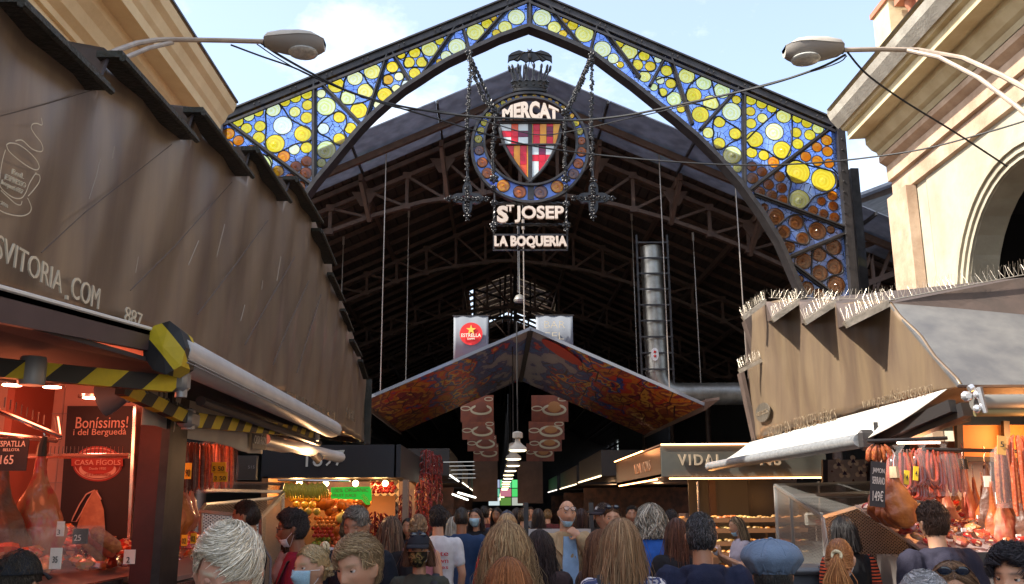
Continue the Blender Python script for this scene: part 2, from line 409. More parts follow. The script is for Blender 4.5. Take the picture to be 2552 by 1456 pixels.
# steel tie rods hung from the front truss (native rods seen against the dark)
M_rod = mat('bright_rod', (.42,.36,.31), .35, .6)
rods = [((963,356),(949,985),22.6),((1019,532),(1004,955),27.),((1641,362),(1669,972),22.6),((1832,455),(1862,905),22.0),((1574,540),(1592,930),27.),((1727,590),(1745,985),25.),((856,600),(849,760),27.),((1304,560),(1308,820),20.5),((1290,560),(1290,730),24.)]
for a, b, y in rods:
    p = W(*a, y=y); q_ = W(*b, y=y); q_.x = p.x
    m_ = MB(); m_.tube([p, q_], .014, 6); m_.tube([p+Vector((0,0,.12)), p-Vector((0,0,.12))], .035, 6); m_.build('tie_rod', M_rod, hall)
# ------------------------------------------------------------ stone buildings with cornices
M_cream = mat('cream_render', (.74,.57,.33), .85, nscale=1.6, col2=(.60,.43,.23), bump=.25, bscale=14, lo=.3, hi=.75)
M_creamR = mat('pale_yellow_render', (.60,.51,.32), .85, nscale=1.6, col2=(.42,.31,.16), bump=.25, bscale=14, lo=.4, hi=.8)
M_white = mat('white_render', (.44,.40,.30), .85, nscale=1.5, col2=(.33,.29,.215), bump=.15, bscale=20)
M_stone = mat('pilaster_stone', (.52,.38,.27), .8, nscale=2.2, col2=(.36,.24,.16), bump=.25, bscale=25)
M_grey = mat('weathered_cornice', (.50,.47,.40), .85, nscale=3, col2=(.34,.31,.26), bump=.3, bscale=30)
M_terra = mat('terracotta', (.42,.17,.10), .8, nscale=6, col2=(.33,.13,.08))
def profile_run(name, m, prof, y0, y1, parent, sgn):
    """extrude a moulding profile [(x,z)] along the street"""
    q = MB(); rows = [[(x,y0,z) for x,z in prof],[(x,y1,z) for x,z in prof]]; q.grid(rows)
    q.add([(x,y1,z) for x,z in prof],[tuple(range(len(prof)))]); q.add([(x,y0,z) for x,z in prof],[tuple(range(len(prof)))])
    return q.build(name, m, parent, smooth=0)
# right building: wall plane, cornice nose measured at y=16
YE = 16.0
tip = W(2067,283,y=YE); wc = W(2203,405,y=YE); zA = W(2190,432,y=YE).z
XW = wc.x+.15
rb = empty('stone_building', (XW+3,8,0), 'cream stone building with heavy cornice, pilasters and arches on the right', 'building')
zt = tip.z
prof = [(tip.x,zt),(tip.x+.04,zt-.10),(tip.x+.22,zt-.34),(tip.x+.30,zt-.36),(tip.x+.30,zt-.52),(tip.x+.62,zt-.50),(tip.x+.62,zt-.62),(tip.x+.72,zt-.74),(tip.x+.80,zt-.78),(tip.x+.84,zt-.86),(XW+.6,zt-.86),(XW+.6,zt+.12),(tip.x,zt+.06)]
profile_run('cornice', M_creamR, prof, -8, YE, rb, 1)
g1 = MB(); 
prof2=[(tip.x-.03,zt-.02),(tip.x+.02,zt-.14),(tip.x+.15,zt-.30),(tip.x+.15,zt+.05),(tip.x-.03,zt+.09)]
profile_run('cornice_edge', M_grey, prof2, -8, YE+.03, rb, 1)
profile_run('frieze', M_creamR, [(XW,zt-.85),(XW,zA+.28),(XW+.5,zA+.28),(XW+.5,zt-.85)], -8, YE-.2, rb, 1)
profile_run('architrave', M_stone, [(XW-.26,zA+.28),(XW-.26,zA+.18),(XW-.14,zA+.10),(XW-.14,zA-.18),(XW-.07,zA-.19),(XW-.07,zA-.50),(XW,zA-.52),(XW+.45,zA-.52),(XW+.45,zA+.28)], -8, YE-.05, rb, 1)
q = MB()
for y in np.arange(-1, 15.5, 2.9):
    for k in range(4): q.box((XW-.005,y+k*.07,zt-1.35),(.02,.03,.3))
q.build('vent_slots', M_iron, rb, smooth=0)
# wall below with arches
AR, AC = 1.84, 12.0; zs = W(2511,369,x=XW).z - 2.15
cuts = [AC-5.6*k for k in range(4)]
zt2 = zA-.5
wl = MB()
def arch_wall(mb, x, th, yc, half, r, z0, zs, ztop, n=18):
    ys = [yc-half] + [yc+r*math.cos(math.pi*(1-i/n)) for i in range(n+1)] + [yc+half]
    zz = lambda i: zs+r*math.sin(math.pi*i/n)
    for xx in (x, x+th):
        mb.quad((xx,yc-half,z0),(xx,yc-r,z0),(xx,yc-r,zs),(xx,yc-r,ztop),(xx,yc-half,ztop))
        mb.quad((xx,yc+r,z0),(xx,yc+half,z0),(xx,yc+half,ztop),(xx,yc+r,ztop),(xx,yc+r,zs))
        for i in range(n):
            ya = yc-r*math.cos(math.pi*i/n); yb = yc-r*math.cos(math.pi*(i+1)/n)
            mb.quad((xx,ya,zz(i)),(xx,yb,zz(i+1)),(xx,yb,ztop),(xx,ya,ztop))
    for i in range(n):
        ya = yc-r*math.cos(math.pi*i/n); yb = yc-r*math.cos(math.pi*(i+1)/n)
        mb.quad((x,ya,zz(i)),(x,yb,zz(i+1)),(x+th,yb,zz(i+1)),(x+th,ya,zz(i)))
    for yy in (yc-r, yc+r): mb.quad((x,yy,z0),(x,yy,zs),(x+th,yy,zs),(x+th,yy,z0))
for yc in cuts: arch_wall(wl, XW, .42, yc, 2.8, AR, 0, zs, zt2)
wl.box((XW+.22, YE-.62, zt2/2),(.42,1.1,zt2)); wl.build('wall', M_white, rb, smooth=0, fix=True)
for yc in cuts:
    am = MB()
    for (ra, rb_, dx) in ((AR+.01,AR+.09,.04),(AR+.09,AR+.18,.08),(AR+.18,AR+.26,.12)):
        rows = []
        for i in range(25):
            a = math.pi*i/24; rows.append([(XW-0.002,yc-ra*math.cos(a),zs+ra*math.sin(a)),(XW-dx,yc-ra*math.cos(a),zs+ra*math.sin(a)),(XW-dx,yc-rb_*math.cos(a),zs+rb_*math.sin(a)),(XW-.002,yc-rb_*math.cos(a),zs+rb_*math.sin(a))])
        am.grid(rows)
        for s_ in (-1,1): am.box((XW-dx/2,yc+s_*(ra+rb_)/2,zs/2),(dx,rb_-ra,zs))
    am.build('arch_moulding', M_white, rb, smooth=30)
q = MB(); pz = zA-.52
for yc in [YE-.45]+[c-2.8 for c in cuts[:-1]]:
    q = MB(); q.box((XW-.10,yc,pz/2),(.18,.78,pz)); q.build('pilaster', M_stone, rb, smooth=0)
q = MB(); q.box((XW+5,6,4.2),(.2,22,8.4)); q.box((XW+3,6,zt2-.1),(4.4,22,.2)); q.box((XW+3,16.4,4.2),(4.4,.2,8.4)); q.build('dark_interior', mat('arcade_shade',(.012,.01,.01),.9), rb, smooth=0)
q = MB(); q.box((XW+.6,YE-3,zt+.3),(2.0,6,.3)); q.build('roof', M_terra, rb, smooth=0)
# balustrade
bx = tip.x+.38
bal = empty('balustrade', (bx,9,zt), 'terracotta balustrade with turned balusters on the right cornice', 'balustrade')
pe = W(2193,60,x=bx+.0)
q = MB(); q.box((bx+.2,14.2,zt+.55),(.5,.62,1.1)); q.build('pedestal', M_creamR, bal, smooth=0)
q = MB(); q.box((bx+.2,14.2,zt+1.14),(.58,.7,.09)); q.box((bx+.2,5.0,zt+1.0),(.34,17.7,.10)); q.build('coping', M_terra, bal, smooth=0)
bb = MB(); bb.lathe([(.09,0),(.09,.08),(.05,.12),(.10,.3),(.09,.42),(.045,.58),(.05,.7),(.09,.76),(.09,.84)],(0,0,0),10)
proto = None
for i in range(26):
    y = 13.65-i*.3
    if proto is None:
        proto = MB(); proto.v = [(a+bx+.2,b+y,c+zt+.1) for a,b,c in bb.v]; proto.f = bb.f; proto.c = bb.c; proto.m = bb.m
        proto = proto.build('baluster', M_terra, bal)
    else:
        c = proto.copy(); COL.objects.link(c); c.location = (0,-i*.3,0)
# left building
tl = W(590,262,y=YE); XL = tl.x
lb = empty('cream_building', (XL-3,8,0), 'shaded cream building with moulded cornice behind the left stall roof', 'building')
zl = tl.z
prof = [(XL,zl),(XL-.05,zl-.14),(XL-.14,zl-.2),(XL-.2,zl-.34),(XL-.26,zl-.40),(XL-.28,zl-.55),(XL-.58,zl-.52),(XL-.60,zl-.66),(XL-.72,zl-.76),(XL-.78,zl-.92),(XL-.9,zl-.98),(XL-.92,zl-1.06),(XL-1.6,zl-1.06),(XL-1.6,zl+.1),(XL,zl+.05)]
profile_run('cornice', M_cream, prof, -8, YE, lb, -1)
profile_run('wall', M_cream, [(XL-.98,zl-1.05),(XL-.98,zl-2.0),(XL-.84,zl-2.04),(XL-.80,zl-2.2),(XL-.92,zl-2.3),(XL-.92,zl-2.75),(XL-1.0,zl-2.8),(XL-1.0,zl-3.6),(XL-.9,zl-3.66),(XL-.9,zl-3.8),(XL-1.06,zl-3.9),(XL-1.06,0),(XL-1.7,0),(XL-1.7,zl-1.05)], -8, YE-.1, lb, -1)
profile_run('cornice_edge', mat('dark_zinc',(.05,.045,.045),.6), [(XL+.02,zl+.04),(XL+.02,zl+.08),(XL-.5,zl+.14),(XL-.5,zl+.10)], -8, YE+.02, lb, -1)
q = MB()
M_hole = mat('vent_dark', (.05,.035,.025), .9)
for y in (3.6,5.5,7.5,9.5,11.6):
    q = MB(); q.box((XL-.97,y,zl-1.52),(.03,.36,.30)); q.build('vent_plate', M_terra, lb, smooth=0)
    q = MB()
    for a in range(5):
        for b in range(4): q.box((XL-.950,y-.13+a*.065,zl-1.62+b*.065),(.012,.035,.035))
    q.build('vent_hole', M_hole, lb, smooth=0)
q = MB(); q.box((XL-.35,8.9,zl+.75),(.6,.7,1.4)); q.build('pedestal', M_cream, lb, smooth=0)
q = MB(); q.box((XL-.35,8.9,zl+1.48),(.7,.8,.08)); q.box((XL-.45,4,zl+1.2),(.4,9.5,.08)); q.build('coping', M_terra, lb, smooth=0)
# ------------------------------------------------------------ stained glass entrance arch
YA = 17.0
arch = empty('entrance_arch', (.6,YA,0), 'pointed iron truss arch filled with blue glass and yellow roundels', 'arch')
def z2(x, y): return (498.4+.3637*x, .3637*y)
def z3(x, y): return (1308.3+.535*x, .535*y)
innerL = [(764,491),(789,455),(826,411),(862,367),(898,324),(935,287),(971,255),(1008,225),(1044,202),(1080,178),(1117,156),(1171,131),(1208,115),(1244,98),(1308,75)]
innerR = [(1319,72),(1362,88),(1415,110),(1469,134),(1522,174),(1576,214),(1629,257),(1683,300),(1736,345),(1790,399),(1843,460),(1897,535),(1940,605),(1972,679),(1998,740),(2012,790)]
A = lambda px, py, dy=0: W(px, py, y=YA+dy)
def strap(mb, a, b, wpx, th=.2, dy=0):
    pa = A(*a, dy); pb = A(*b, dy); mb.bar(pa, pb, th, wpx*YA/FPX, up=(0,0,1) if abs(pb.z-pa.z) < abs(pb.x-pa.x)*3 else (1,0,0))
apex = (1316,-12)
fr = MB()
for pts in ((( 549,298),apex),(apex,(2082,312))):
    a, b = pts
    fr.bar(A(a[0],a[1]+3), A(b[0],b[1]+3), .22, .13); fr.bar(A(a[0],a[1]-6), A(b[0],b[1]-6), .32, .03); fr.bar(A(a[0],a[1]+16,-.1), A(b[0],b[1]+16,-.1), .05, .05)
fr.build('top_chord', M_iron, arch, smooth=0)
M_curve = mat('curved_rib_iron', (.16,.15,.14), .45, .4)
fr = MB()
allin = innerL+innerR
pp = [A(*p) for p in allin]
vs = []
for i, p in enumerate(pp):
    t = (pp[min(i+1,len(pp)-1)]-pp[max(i-1,0)]).normalized(); n = Vector((-t.z,0,t.x))*.04
    vs += [p+n+Vector((0,-.17,0)), p+n+Vector((0,.17,0)), p-n+Vector((0,.17,0)), p-n+Vector((0,-.17,0))]
fs = [(i*4+k, i*4+(k+1)%4, (i+1)*4+(k+1)%4, (i+1)*4+k) for i in range(len(pp)-1) for k in range(4)]
fr.add(vs, fs); fr.build('curved_chord', M_iron, arch)
mem = [((564,302),(778,464),11),((784,205),(784,455),13),((798,207),(902,315),11),((966,138),(909,311),10),((978,134),(1026,211),10),((1135,71),(1051,191),10),((1153,67),(1169,126),9),((1266,23),(1182,118),10),
 ((1320,4),(1320,72),16),((1370,22),(1458,128),9),((1487,68),(1471,130),9),((1506,78),(1594,195),10),((1656,148),(1619,216),9),((1672,150),(1725,312),10),((1838,223),(1744,326),10),((1853,228),(1854,470),12),((2071,319),(1862,480),11),((1878,485),(2100,568),11),((2100,586),(1960,645),11),((1972,659),(2085,742),11)]
for a, b, w in mem:
    q = MB(); strap(q, a, b, w, .12); strap(q, a, b, w*.35, .24); q.build('lattice_bar', M_iron, arch, smooth=0)
q = MB(); strap(q, (2087,308), (2130,800), 20, .34); q.box(A(2093,500)+Vector((.12,-.15,0)),(.05,.05,4)); q.build('post', M_iron, arch, smooth=0)
q = MB(); strap(q, (551,296), (548,560), 20, .3); q.build('post', M_iron, arch, smooth=0)
q = MB(); strap(q, (2118,430), (2150,800), 22, .5, .6); q.build('rear_post', M_iron, arch, smooth=0)
# rivets
rv = MB()
for a, b in (((549,300),apex),(apex,(2082,314))):
    for k in range(60):
        p = A(a[0]+(b[0]-a[0])*k/60, a[1]+(b[1]-a[1])*k/60+4); 
        if k % 7 in (0,1): rv.ell((p.x,YA-.155,p.z),.02,6,4)
for k in range(14):
    p = A(2089+1.1*k,330+26*k); rv.ell((p.x,YA-.18,p.z),.018,6,4)
rv.build('rivets', M_iron, arch)
LR = '''257,832,40,y 335,797,36,q 401,768,33,y 318,880,37,y 411,865,38,y 403,943,41,y 502,751,50,p 583,698,34,y 655,669,37,y 733,645,38,y 650,767,37,q 737,721,36,y 731,807,40,y 567,860,64,w 705,916,57,y 514,986,64,y 646,1025,37,p 730,1012,39,y 574,1073,41,o 731,1108,37,r 657,1143,37,r 726,1187,40,r 197,917,40,o 264,964,36,o 189,1000,38,o 350,1027,34,o 435,1120,60,g 534,1173,38,a 618,1225,36,r 681,1280,40,o 830,643,31,p 864,730,64,g 844,883,40,w 955,803,40,y 954,952,40,y 1031,879,39,y 865,1027,63,g 832,1118,31,g 933,584,54,y 1062,535,52,p 1180,490,55,q 1012,672,52,g 1134,624,53,q 1088,757,56,y 1319,460,40,y 1289,547,35,a 1363,525,31,p 1344,608,30,p 1408,576,27,w 1266,649,49,y 1220,718,30,p 1379,378,27,y 1471,361,38,y 1432,428,38,y 1522,426,38,y 1471,502,38,y 1574,335,54,q 1644,281,30,y 1761,320,58,p 1687,384,37,p 1640,424,22,a 1888,219,59,q 1967,163,37,y 2016,129,21,a 2168,117,56,p 2091,187,45,q 2030,228,27,y'''
RR = '''80,82,41,p 137,128,30,q 178,158,18,y 188,94,15,a 222,118,24,y 277,157,42,q 361,229,39,p 411,273,25,p 444,302,16,y 439,204,20,y 486,240,37,q 555,260,25,y 523,303,26,y 584,310,24,y 558,357,27,q 619,277,18,p 660,330,26,y 630,375,19,p 679,390,23,y 642,430,20,y 600,407,18,g 695,461,34,g 727,507,19,y 753,354,36,q 833,386,35,g 785,444,36,y 866,480,36,q 918,422,37,g 817,534,38,y 985,465,20,y 963,521,43,p 905,568,27,y 979,623,27,y 855,619,26,q 905,668,27,y 966,722,42,g 990,784,20,g 1052,466,25,y 1102,484,24,y 1150,504,22,y 1050,519,22,y 1106,551,23,q 1053,576,24,y 1205,541,33,q 1162,614,41,p 1070,649,38,y 1198,699,41,y 1268,552,22,y 1313,573,24,y 1365,598,26,q 1263,618,24,y 1327,629,25,y 1271,671,25,y 1056,711,25,y 1112,724,24,y 1158,756,26,o 1057,776,23,r 1104,801,23,r 1060,831,26,b 1405,654,25,o 1360,686,23,o 1409,706,24,o 1308,730,24,o 1362,750,25,o 1417,762,22,o 1271,802,54,c 1390,838,54,c 1278,931,46,g 1185,823,24,o 1135,860,24,r 1195,876,24,r 1093,894,25,b 1148,911,25,b 1200,932,24,r 1432,912,23,o 1381,938,20,r 1436,961,22,r 1342,981,22,b 1391,997,21,b 1441,1014,23,r 1115,968,19,b 1166,1010,40,b 1262,1037,33,b 1202,1081,32,b 1294,1112,29,b 1362,1076,40,b 1424,1071,18,b 1228,1150,29,b 1438,1152,36,b 1368,1184,34,b 1296,1216,38,b 1373,1273,36,b 1443,1243,36,b 1283,1300,15,b 1315,1342,30,b 1450,1328,40,b 1370,1372,26,b 1440,1420,30,b'''
GC = {'y':((1.0,.80,.04),(.95,.58,.01)),'q':((1.0,.92,.32),(.98,.76,.05)),'p':((1.0,.98,.62),(.98,.88,.22)),'w':((.97,.97,.88),(.85,.88,.62)),'g':((.95,.97,.55),(.85,.85,.15)),
 'a':((.95,.55,.02),(.75,.32,.01)),'o':((.95,.36,.01),(.75,.15,.005)),'r':((.62,.16,.01),(.28,.05,.005)),'b':((.62,.22,.06),(.24,.06,.015)),'c':((.98,.74,.05),(.92,.58,.02)),'v':((.30,.14,.10),(.10,.06,.10)),'l':((.75,.68,.12),(.5,.42,.05))}
discs = []
for s_, fn, k in ((LR, z2, .3637), (RR, z3, .535)):
    for t in s_.split():
        a, b, r, c = t.split(','); p = fn(float(a), float(b)); w = A(*p)
        w2 = A(p[0]+float(r)*k, p[1]); discs.append((w, (w2-w).length*1.045, c))
M_lead = mat('lead_came', (.012,.011,.012), .5, .3)
def disc_mesh(c, r, y, n=22):
    m = MB(); vs = []; prof = [(0,.018),(.10,.026),(.18,.012),(.5,.008),(.85,.012),(1,.004)]
    vs = [(c.x,y-prof[0][1],c.z)]
    for rr, h in prof[1:]:
        for k in range(n):
            a = 2*math.pi*k/n; vs.append((c.x+rr*r*math.cos(a), y-h, c.z+rr*r*math.sin(a)))
    fs = [(0,1+k,1+(k+1)%n) for k in range(n)]
    for j in range(len(prof)-2):
        for k in range(n): fs.append((1+j*n+k,1+j*n+(k+1)%n,1+(j+1)*n+(k+1)%n,1+(j+1)*n+k))
    m.add(vs, fs); m.mi = 0
    return m
def ring_tube(mb, c, r, y, t=.009, n=22):
    mb.tube([(c.x+r*math.cos(2*math.pi*k/n), y, c.z+r*math.sin(2*math.pi*k/n)) for k in range(n)], t, 5, closed=True)
ds = sorted(discs, key=lambda d: -d[1])
def ringglass(c):
    return glass_mat('roundel_glass_'+c, GC[c][0], .78, dif=.17, rings=95, col2=GC[c][1])
class OM(MB):
    pass
def place_disc(c, r, k, y, parent, name='glass_roundel', gf=None):
    m = disc_mesh(c, r, y); m.mi = 1; ring_tube(m, c, r, y)
    me_o = m.build(name, [(gf or ringglass)(k), M_lead], parent)
    # own origin at the centre of the roundel, so that its rings follow its own middle
    off = Vector((c.x, y, c.z)) - wloc(parent)
    for v in me_o.data.vertices: v.co -= off
    me_o.location = off
    return me_o
for c, r, k in ds[:100]: place_disc(c, r, k, YA, arch)
sm = MB(); codes = sorted(GC)
for c, r, k in ds[100:]:
    m = disc_mesh(c, r, YA); b = len(sm.v); sm.v += m.v; sm.f += [tuple(b+i for i in f) for f in m.f]; sm.c += [None]*len(m.f); sm.m += [codes.index(k)]*len(m.f)
    sm.mi = len(codes); ring_tube(sm, c, r, YA)
def plainglass(c): return glass_mat('small_roundel_'+c, GC[c][0], .78, dif=.17, col2=GC[c][1])
sm.build('small_roundels', [plainglass(c) for c in codes]+[M_lead], arch, kind='stuff')
# blue sheet with holes for the roundels
M_blue = glass_mat('blue_leaded_glass', (.18,.34,1.0), .60, dif=.30, cames=8.0, col2=(.40,.58,1.0))
def sheet(outline, name, discs, y, m, parent, cell=True):
    pts = [(p.x,p.z) for p in outline]; ed = [(i,(i+1)%len(pts)) for i in range(len(pts))]
    for c, r, k in discs:
        b = len(pts); n = 20
        pts += [(c.x+r*math.cos(2*math.pi*i/n), c.z+r*math.sin(2*math.pi*i/n)) for i in range(n)]; ed += [(b+i,b+(i+1)%n) for i in range(n)]
    o = geometry.delaunay_2d_cdt([Vector(p) for p in pts], ed, [tuple(range(len(outline)))], 1, 1e-5)
    q = MB(); fs = []
    for f in o[2]:
        cx = sum(o[0][i].x for i in f)/len(f); cz = sum(o[0][i].y for i in f)/len(f)
        if any((cx-c.x)**2+(cz-c.z)**2 < (r*.985)**2 for c, r, k in discs): continue
        fs.append(tuple(f))
    q.add([(v.x,y,v.y) for v in o[0]], fs)
    return q.build(name, m, parent, smooth=0)
outL = [A(*p) for p in innerL]+[A(1316,75),A(1316,5),A(556,300),A(554,560),A(764,560)]
outR = [A(1324,5)]+[A(1324,75)]+[A(*p) for p in innerR[1:]]+[A(2126,800),A(2084,318)]
sheet(outL, 'glass_panel', [d for d in discs if d[0].x < A(1318,50).x], YA, M_blue, arch)
sheet(outR, 'glass_panel', [d for d in discs if d[0].x >= A(1318,50).x], YA, M_blue, arch)
# thick curling lead lines
curl = [[z2(*p) for p in ps] for ps in (
 [(455,870),(450,770),(480,715),(530,705),(575,750),(620,815),(700,860),(755,890),(768,940),(740,970),(660,985),(590,1020),(520,1048),(465,1030),(448,975),(455,870)],
 [(800,880),(830,840),(890,790),(950,765),(995,790),(1005,850),(985,900),(1005,945),(985,990),(930,985),(880,945),(820,915),(800,880)],
 [(960,680),(975,620),(1005,520),(1060,485),(1115,510),(1150,570),(1190,620),(1180,670),(1120,700),(1050,715),(985,715),(960,680)],
 [(1255,560),(1262,520),(1330,500),(1380,495),(1398,530),(1378,580),(1370,630),(1335,640),(1300,600),(1255,575),(1255,560)],
 [(1395,430),(1420,370),(1460,328),(1510,340),(1540,400),(1558,430),(1540,460),(1470,460),(1410,465),(1395,430)],
 [(385,1065),(440,1060),(485,1110),(490,1190)])]+[[z3(*p) for p in ps] for ps in (
 [(1035,650),(1080,605),(1140,550),(1190,512),(1235,525),(1245,580),(1240,680),(1215,735),(1180,740),(1120,700),(1060,690),(1035,660)],
 [(1040,640),(1030,640)],
 [(875,600),(880,560),(905,542),(945,570),(1000,605),(1008,640),(960,665),(920,692),(885,690),(875,650),(880,620),(875,600)],
 [(750,440),(770,395),(830,352),(865,370),(885,440),(905,490),(880,510),(820,490),(760,475),(750,440)],
 [(500,310),(510,270),(550,236),(590,262),(610,310),(590,332),(530,330),(500,310)],
 [(610,375),(650,360),(700,370),(705,400),(670,440),(640,452),(625,425),(622,390)],
 [(1215,800),(1225,755),(1270,748),(1320,770),(1400,790),(1445,810),(1450,870),(1400,900),(1350,915),(1310,960),(1280,975),(1230,960),(1230,900),(1240,850),(1215,800)],
 [(1170,1080),(1180,1050),(1240,1005),(1290,1005),(1300,1050),(1325,1110),(1310,1140),(1260,1130),(1180,1110),(1170,1080)],
 [(1335,1290),(1340,1180),(1370,1150),(1410,1180),(1470,1220),(1480,1270),(1430,1285),(1385,1310),(1345,1310),(1335,1290)])]
for ps in curl:
    if len(ps) < 3: continue
    q = MB()
    P3 = [A(*p,-.012) for p in ps]
    # smooth the polyline (Catmull-Rom)
    out_ = []
    for i in range(len(P3)-1):
        p0 = P3[max(i-1,0)]; p1_ = P3[i]; p2_ = P3[i+1]; p3_ = P3[min(i+2,len(P3)-1)]
        for s_ in range(4):
            t = s_/4; out_.append(.5*((2*p1_)+(-p0+p2_)*t+(2*p0-5*p1_+4*p2_-p3_)*t*t+(-p0+3*p1_-3*p2_+p3_)*t**3))
    out_.append(P3[-1]); q.tube(out_, .017, 6); q.build('lead_line', M_lead, arch)
# ------------------------------------------------------------ hanging market sign under the arch
YS = 16.7
def z5(x, y): return (1059+.385*x, 93.4+.385*y)
def B5(x, y, dy=0): return W(*z5(x, y), y=YS+dy)
sign = empty('hanging_market_sign', B5(680,710), 'hanging iron medallion sign with stained glass shield under bat crown, reading MERCAT', 'sign')
PX = .385*YS/FPX
def circ(c, r, n=48, dy=0, sx=1): return [(c.x+r*math.cos(2*math.pi*k/n)*sx, c.y+dy, c.z+r*math.sin(2*math.pi*k/n)) for k in range(n)]
CO = B5(680,712); RO = (B5(1055,705).x-B5(305,705).x)/2
CI = B5(684,674); RI = (B5(985,690).x-B5(384,690).x)/2
def flat_ring(mb, c, r, w, d, n=56):
    rows = []
    for k in range(n+1):
        a = 2*math.pi*k/n; ca, sa = math.cos(a), math.sin(a)
        rows.append([(c.x+(r-w)*ca,c.y-d,c.z+(r-w)*sa),(c.x+(r+w)*ca,c.y-d,c.z+(r+w)*sa),(c.x+(r+w)*ca,c.y+d,c.z+(r+w)*sa),(c.x+(r-w)*ca,c.y+d,c.z+(r-w)*sa),(c.x+(r-w)*ca,c.y-d,c.z+(r-w)*sa)])
    mb.grid(rows)
q = MB(); flat_ring(q, CO, RO, .024, .07); flat_ring(q, CI, RI, .020, .07)
for (a, b) in (((303,697),(384,697)),((985,700),(1057,700)),((685,945),(685,1050)),((678,368),(678,400))): q.bar(B5(*a),B5(*b),.12,.03,up=(0,1,0))
q.bar(B5(470,543),B5(900,543),.12,.035); q.bar(B5(480,695),B5(880,695),.08,.022)
q.bar(B5(681,545),B5(681,940),.08,.022,up=(0,1,0)); q.build('medallion_frame', M_iron, sign, smooth=35)
MR = '''467,450,18,a 508,428,19,y 550,408,18,a 598,394,18,a 648,384,16,a 709,386,17,a 759,393,17,a 807,408,16,a 852,430,16,a 893,457,17,a 950,510,18,a 413,507,24,y 384,554,24,y 362,605,26,l 346,660,28,l 352,733,33,v 372,811,35,r 405,880,37,r 508,962,43,o 614,1002,43,r 977,557,24,y 1000,610,26,l 1013,671,28,r 1013,742,34,r 993,818,35,r 962,885,36,v 857,968,43,o 750,1003,45,v'''
mds = []
for t in MR.split():
    a, b, r, c = t.split(','); mds.append((B5(float(a), float(b)), float(r)*PX*1.02, c))
for c, r, k in mds: place_disc(c, r, k, YS-.01, sign, gf=lambda k: glass_mat('ring_roundel_'+k, tuple(min(1,x*1.25) for x in GC[k][0]), .45, dif=.4, rings=95, col2=GC[k][1]))
M_blue2 = glass_mat('deep_blue_glass', (.14,.24,1.0), .30, dif=.5, col2=(.22,.42,.95))
def ring_sheet(name, m, co, ro, ci, ri, holes, y):
    pts = [(co.x+ro*math.cos(2*math.pi*k/48), co.z+ro*math.sin(2*math.pi*k/48)) for k in range(48)]
    ed = [(k,(k+1)%48) for k in range(48)]
    hs = [(ci, ri)] + [(c, r*.99) for c, r, k in holes]
    for c, r in hs:
        b = len(pts); n = 32 if r > .5 else 16
        pts += [(c.x+r*math.cos(2*math.pi*i/n), c.z+r*math.sin(2*math.pi*i/n)) for i in range(n)]; ed += [(b+i,b+(i+1)%n) for i in range(n)]
    o = geometry.delaunay_2d_cdt([Vector(p) for p in pts], ed, [tuple(range(48))], 1, 1e-5)
    q = MB(); fs = []
    for f in o[2]:
        cx = sum(o[0][i].x for i in f)/len(f); cz = sum(o[0][i].y for i in f)/len(f)
        if any((cx-c.x)**2+(cz-c.z)**2 < (r*.985)**2 for c, r in hs): continue
        fs.append(tuple(f))
    q.add([(v.x,y,v.y) for v in o[0]], fs); return q.build(name, m, sign, smooth=0)
ring_sheet('blue_ring_pane', M_blue2, CO, RO-.03, CI, RI+.02, mds, YS)
# shield
def clip(poly, a, b):
    out = []
    for i in range(len(poly)):
        p = poly[i]; q = poly[(i+1)%len(poly)]
        sp = (b[0]-a[0])*(p[1]-a[1])-(b[1]-a[1])*(p[0]-a[0]); sq = (b[0]-a[0])*(q[1]-a[1])-(b[1]-a[1])*(q[0]-a[0])
        if sp >= 0: out.append(p)
        if sp*sq < 0:
            t = sp/(sp-sq); out.append((p[0]+(q[0]-p[0])*t, p[1]+(q[1]-p[1])*t))
    return out
shl = [(480,552),(880,552),(877,600),(868,650),(850,705),(820,765),(780,830),(735,885),(690,925),(681,932),(660,915),(625,872),(580,810),(545,755),(515,700),(495,640),(484,590)]
cells = [(485,553,558,603,'W'),(560,553,603,603,'O'),(605,553,675,603,'W'),(485,606,558,643,'R'),(560,606,603,643,'R'),(605,606,675,643,'M'),(485,646,558,690,'W'),(560,646,603,690,'R'),(605,646,675,690,'W'),
 (687,553,699,690,'Y'),(701,553,743,600,'R'),(701,602,743,640,'R'),(701,642,743,690,'R'),(745,553,786,690,'Y'),(788,553,829,576,'R'),(788,578,829,608,'M'),(788,610,829,642,'M'),(788,644,829,690,'R'),(831,553,880,690,'Y'),
 (500,700,574,760,'R'),(500,762,574,900,'R'),(576,700,615,900,'Y'),(617,700,658,760,'R'),(617,762,658,822,'R'),(617,824,658,935,'O'),(660,700,675,935,'Y'),
 (687,700,736,758,'W'),(738,700,781,758,'M'),(783,700,870,758,'W'),(687,760,736,800,'R'),(738,760,781,800,'R'),(783,760,850,800,'R'),(687,802,736,935,'W'),(738,802,781,900,'R'),(783,802,830,850,'W')]
SG = {'W':((.93,.97,.95),(.80,.88,.88)),'R':((.95,.02,.05),(.75,.01,.04)),'O':((.98,.22,.03),(.9,.12,.02)),'M':((.32,.015,.10),(.22,.01,.07)),'Y':((.98,.60,.04),(.92,.42,.02))}
for x0,y0,x1,y1,k in cells:
    poly = [(x0,y0),(x1,y0),(x1,y1),(x0,y1)]
    for i in range(len(shl)): poly = clip(poly, shl[i], shl[(i+1)%len(shl)]) if poly else poly
    if len(poly) < 3: continue
    q = MB(); q.prism([B5(*p) for p in poly], (0,.012,0)); q.build('shield_pane', glass_mat('shield_glass_'+k, SG[k][0], .18, dif=.5, col2=SG[k][1]), sign, smooth=0)
q = MB(); P = [B5(*p) for p in shl]
q.tube(P, .032, 6, closed=True); q.build('shield_rim', M_iron, sign)
q = MB(); q.prism([B5(x,y,.02) for x,y in shl], (0,.004,0))
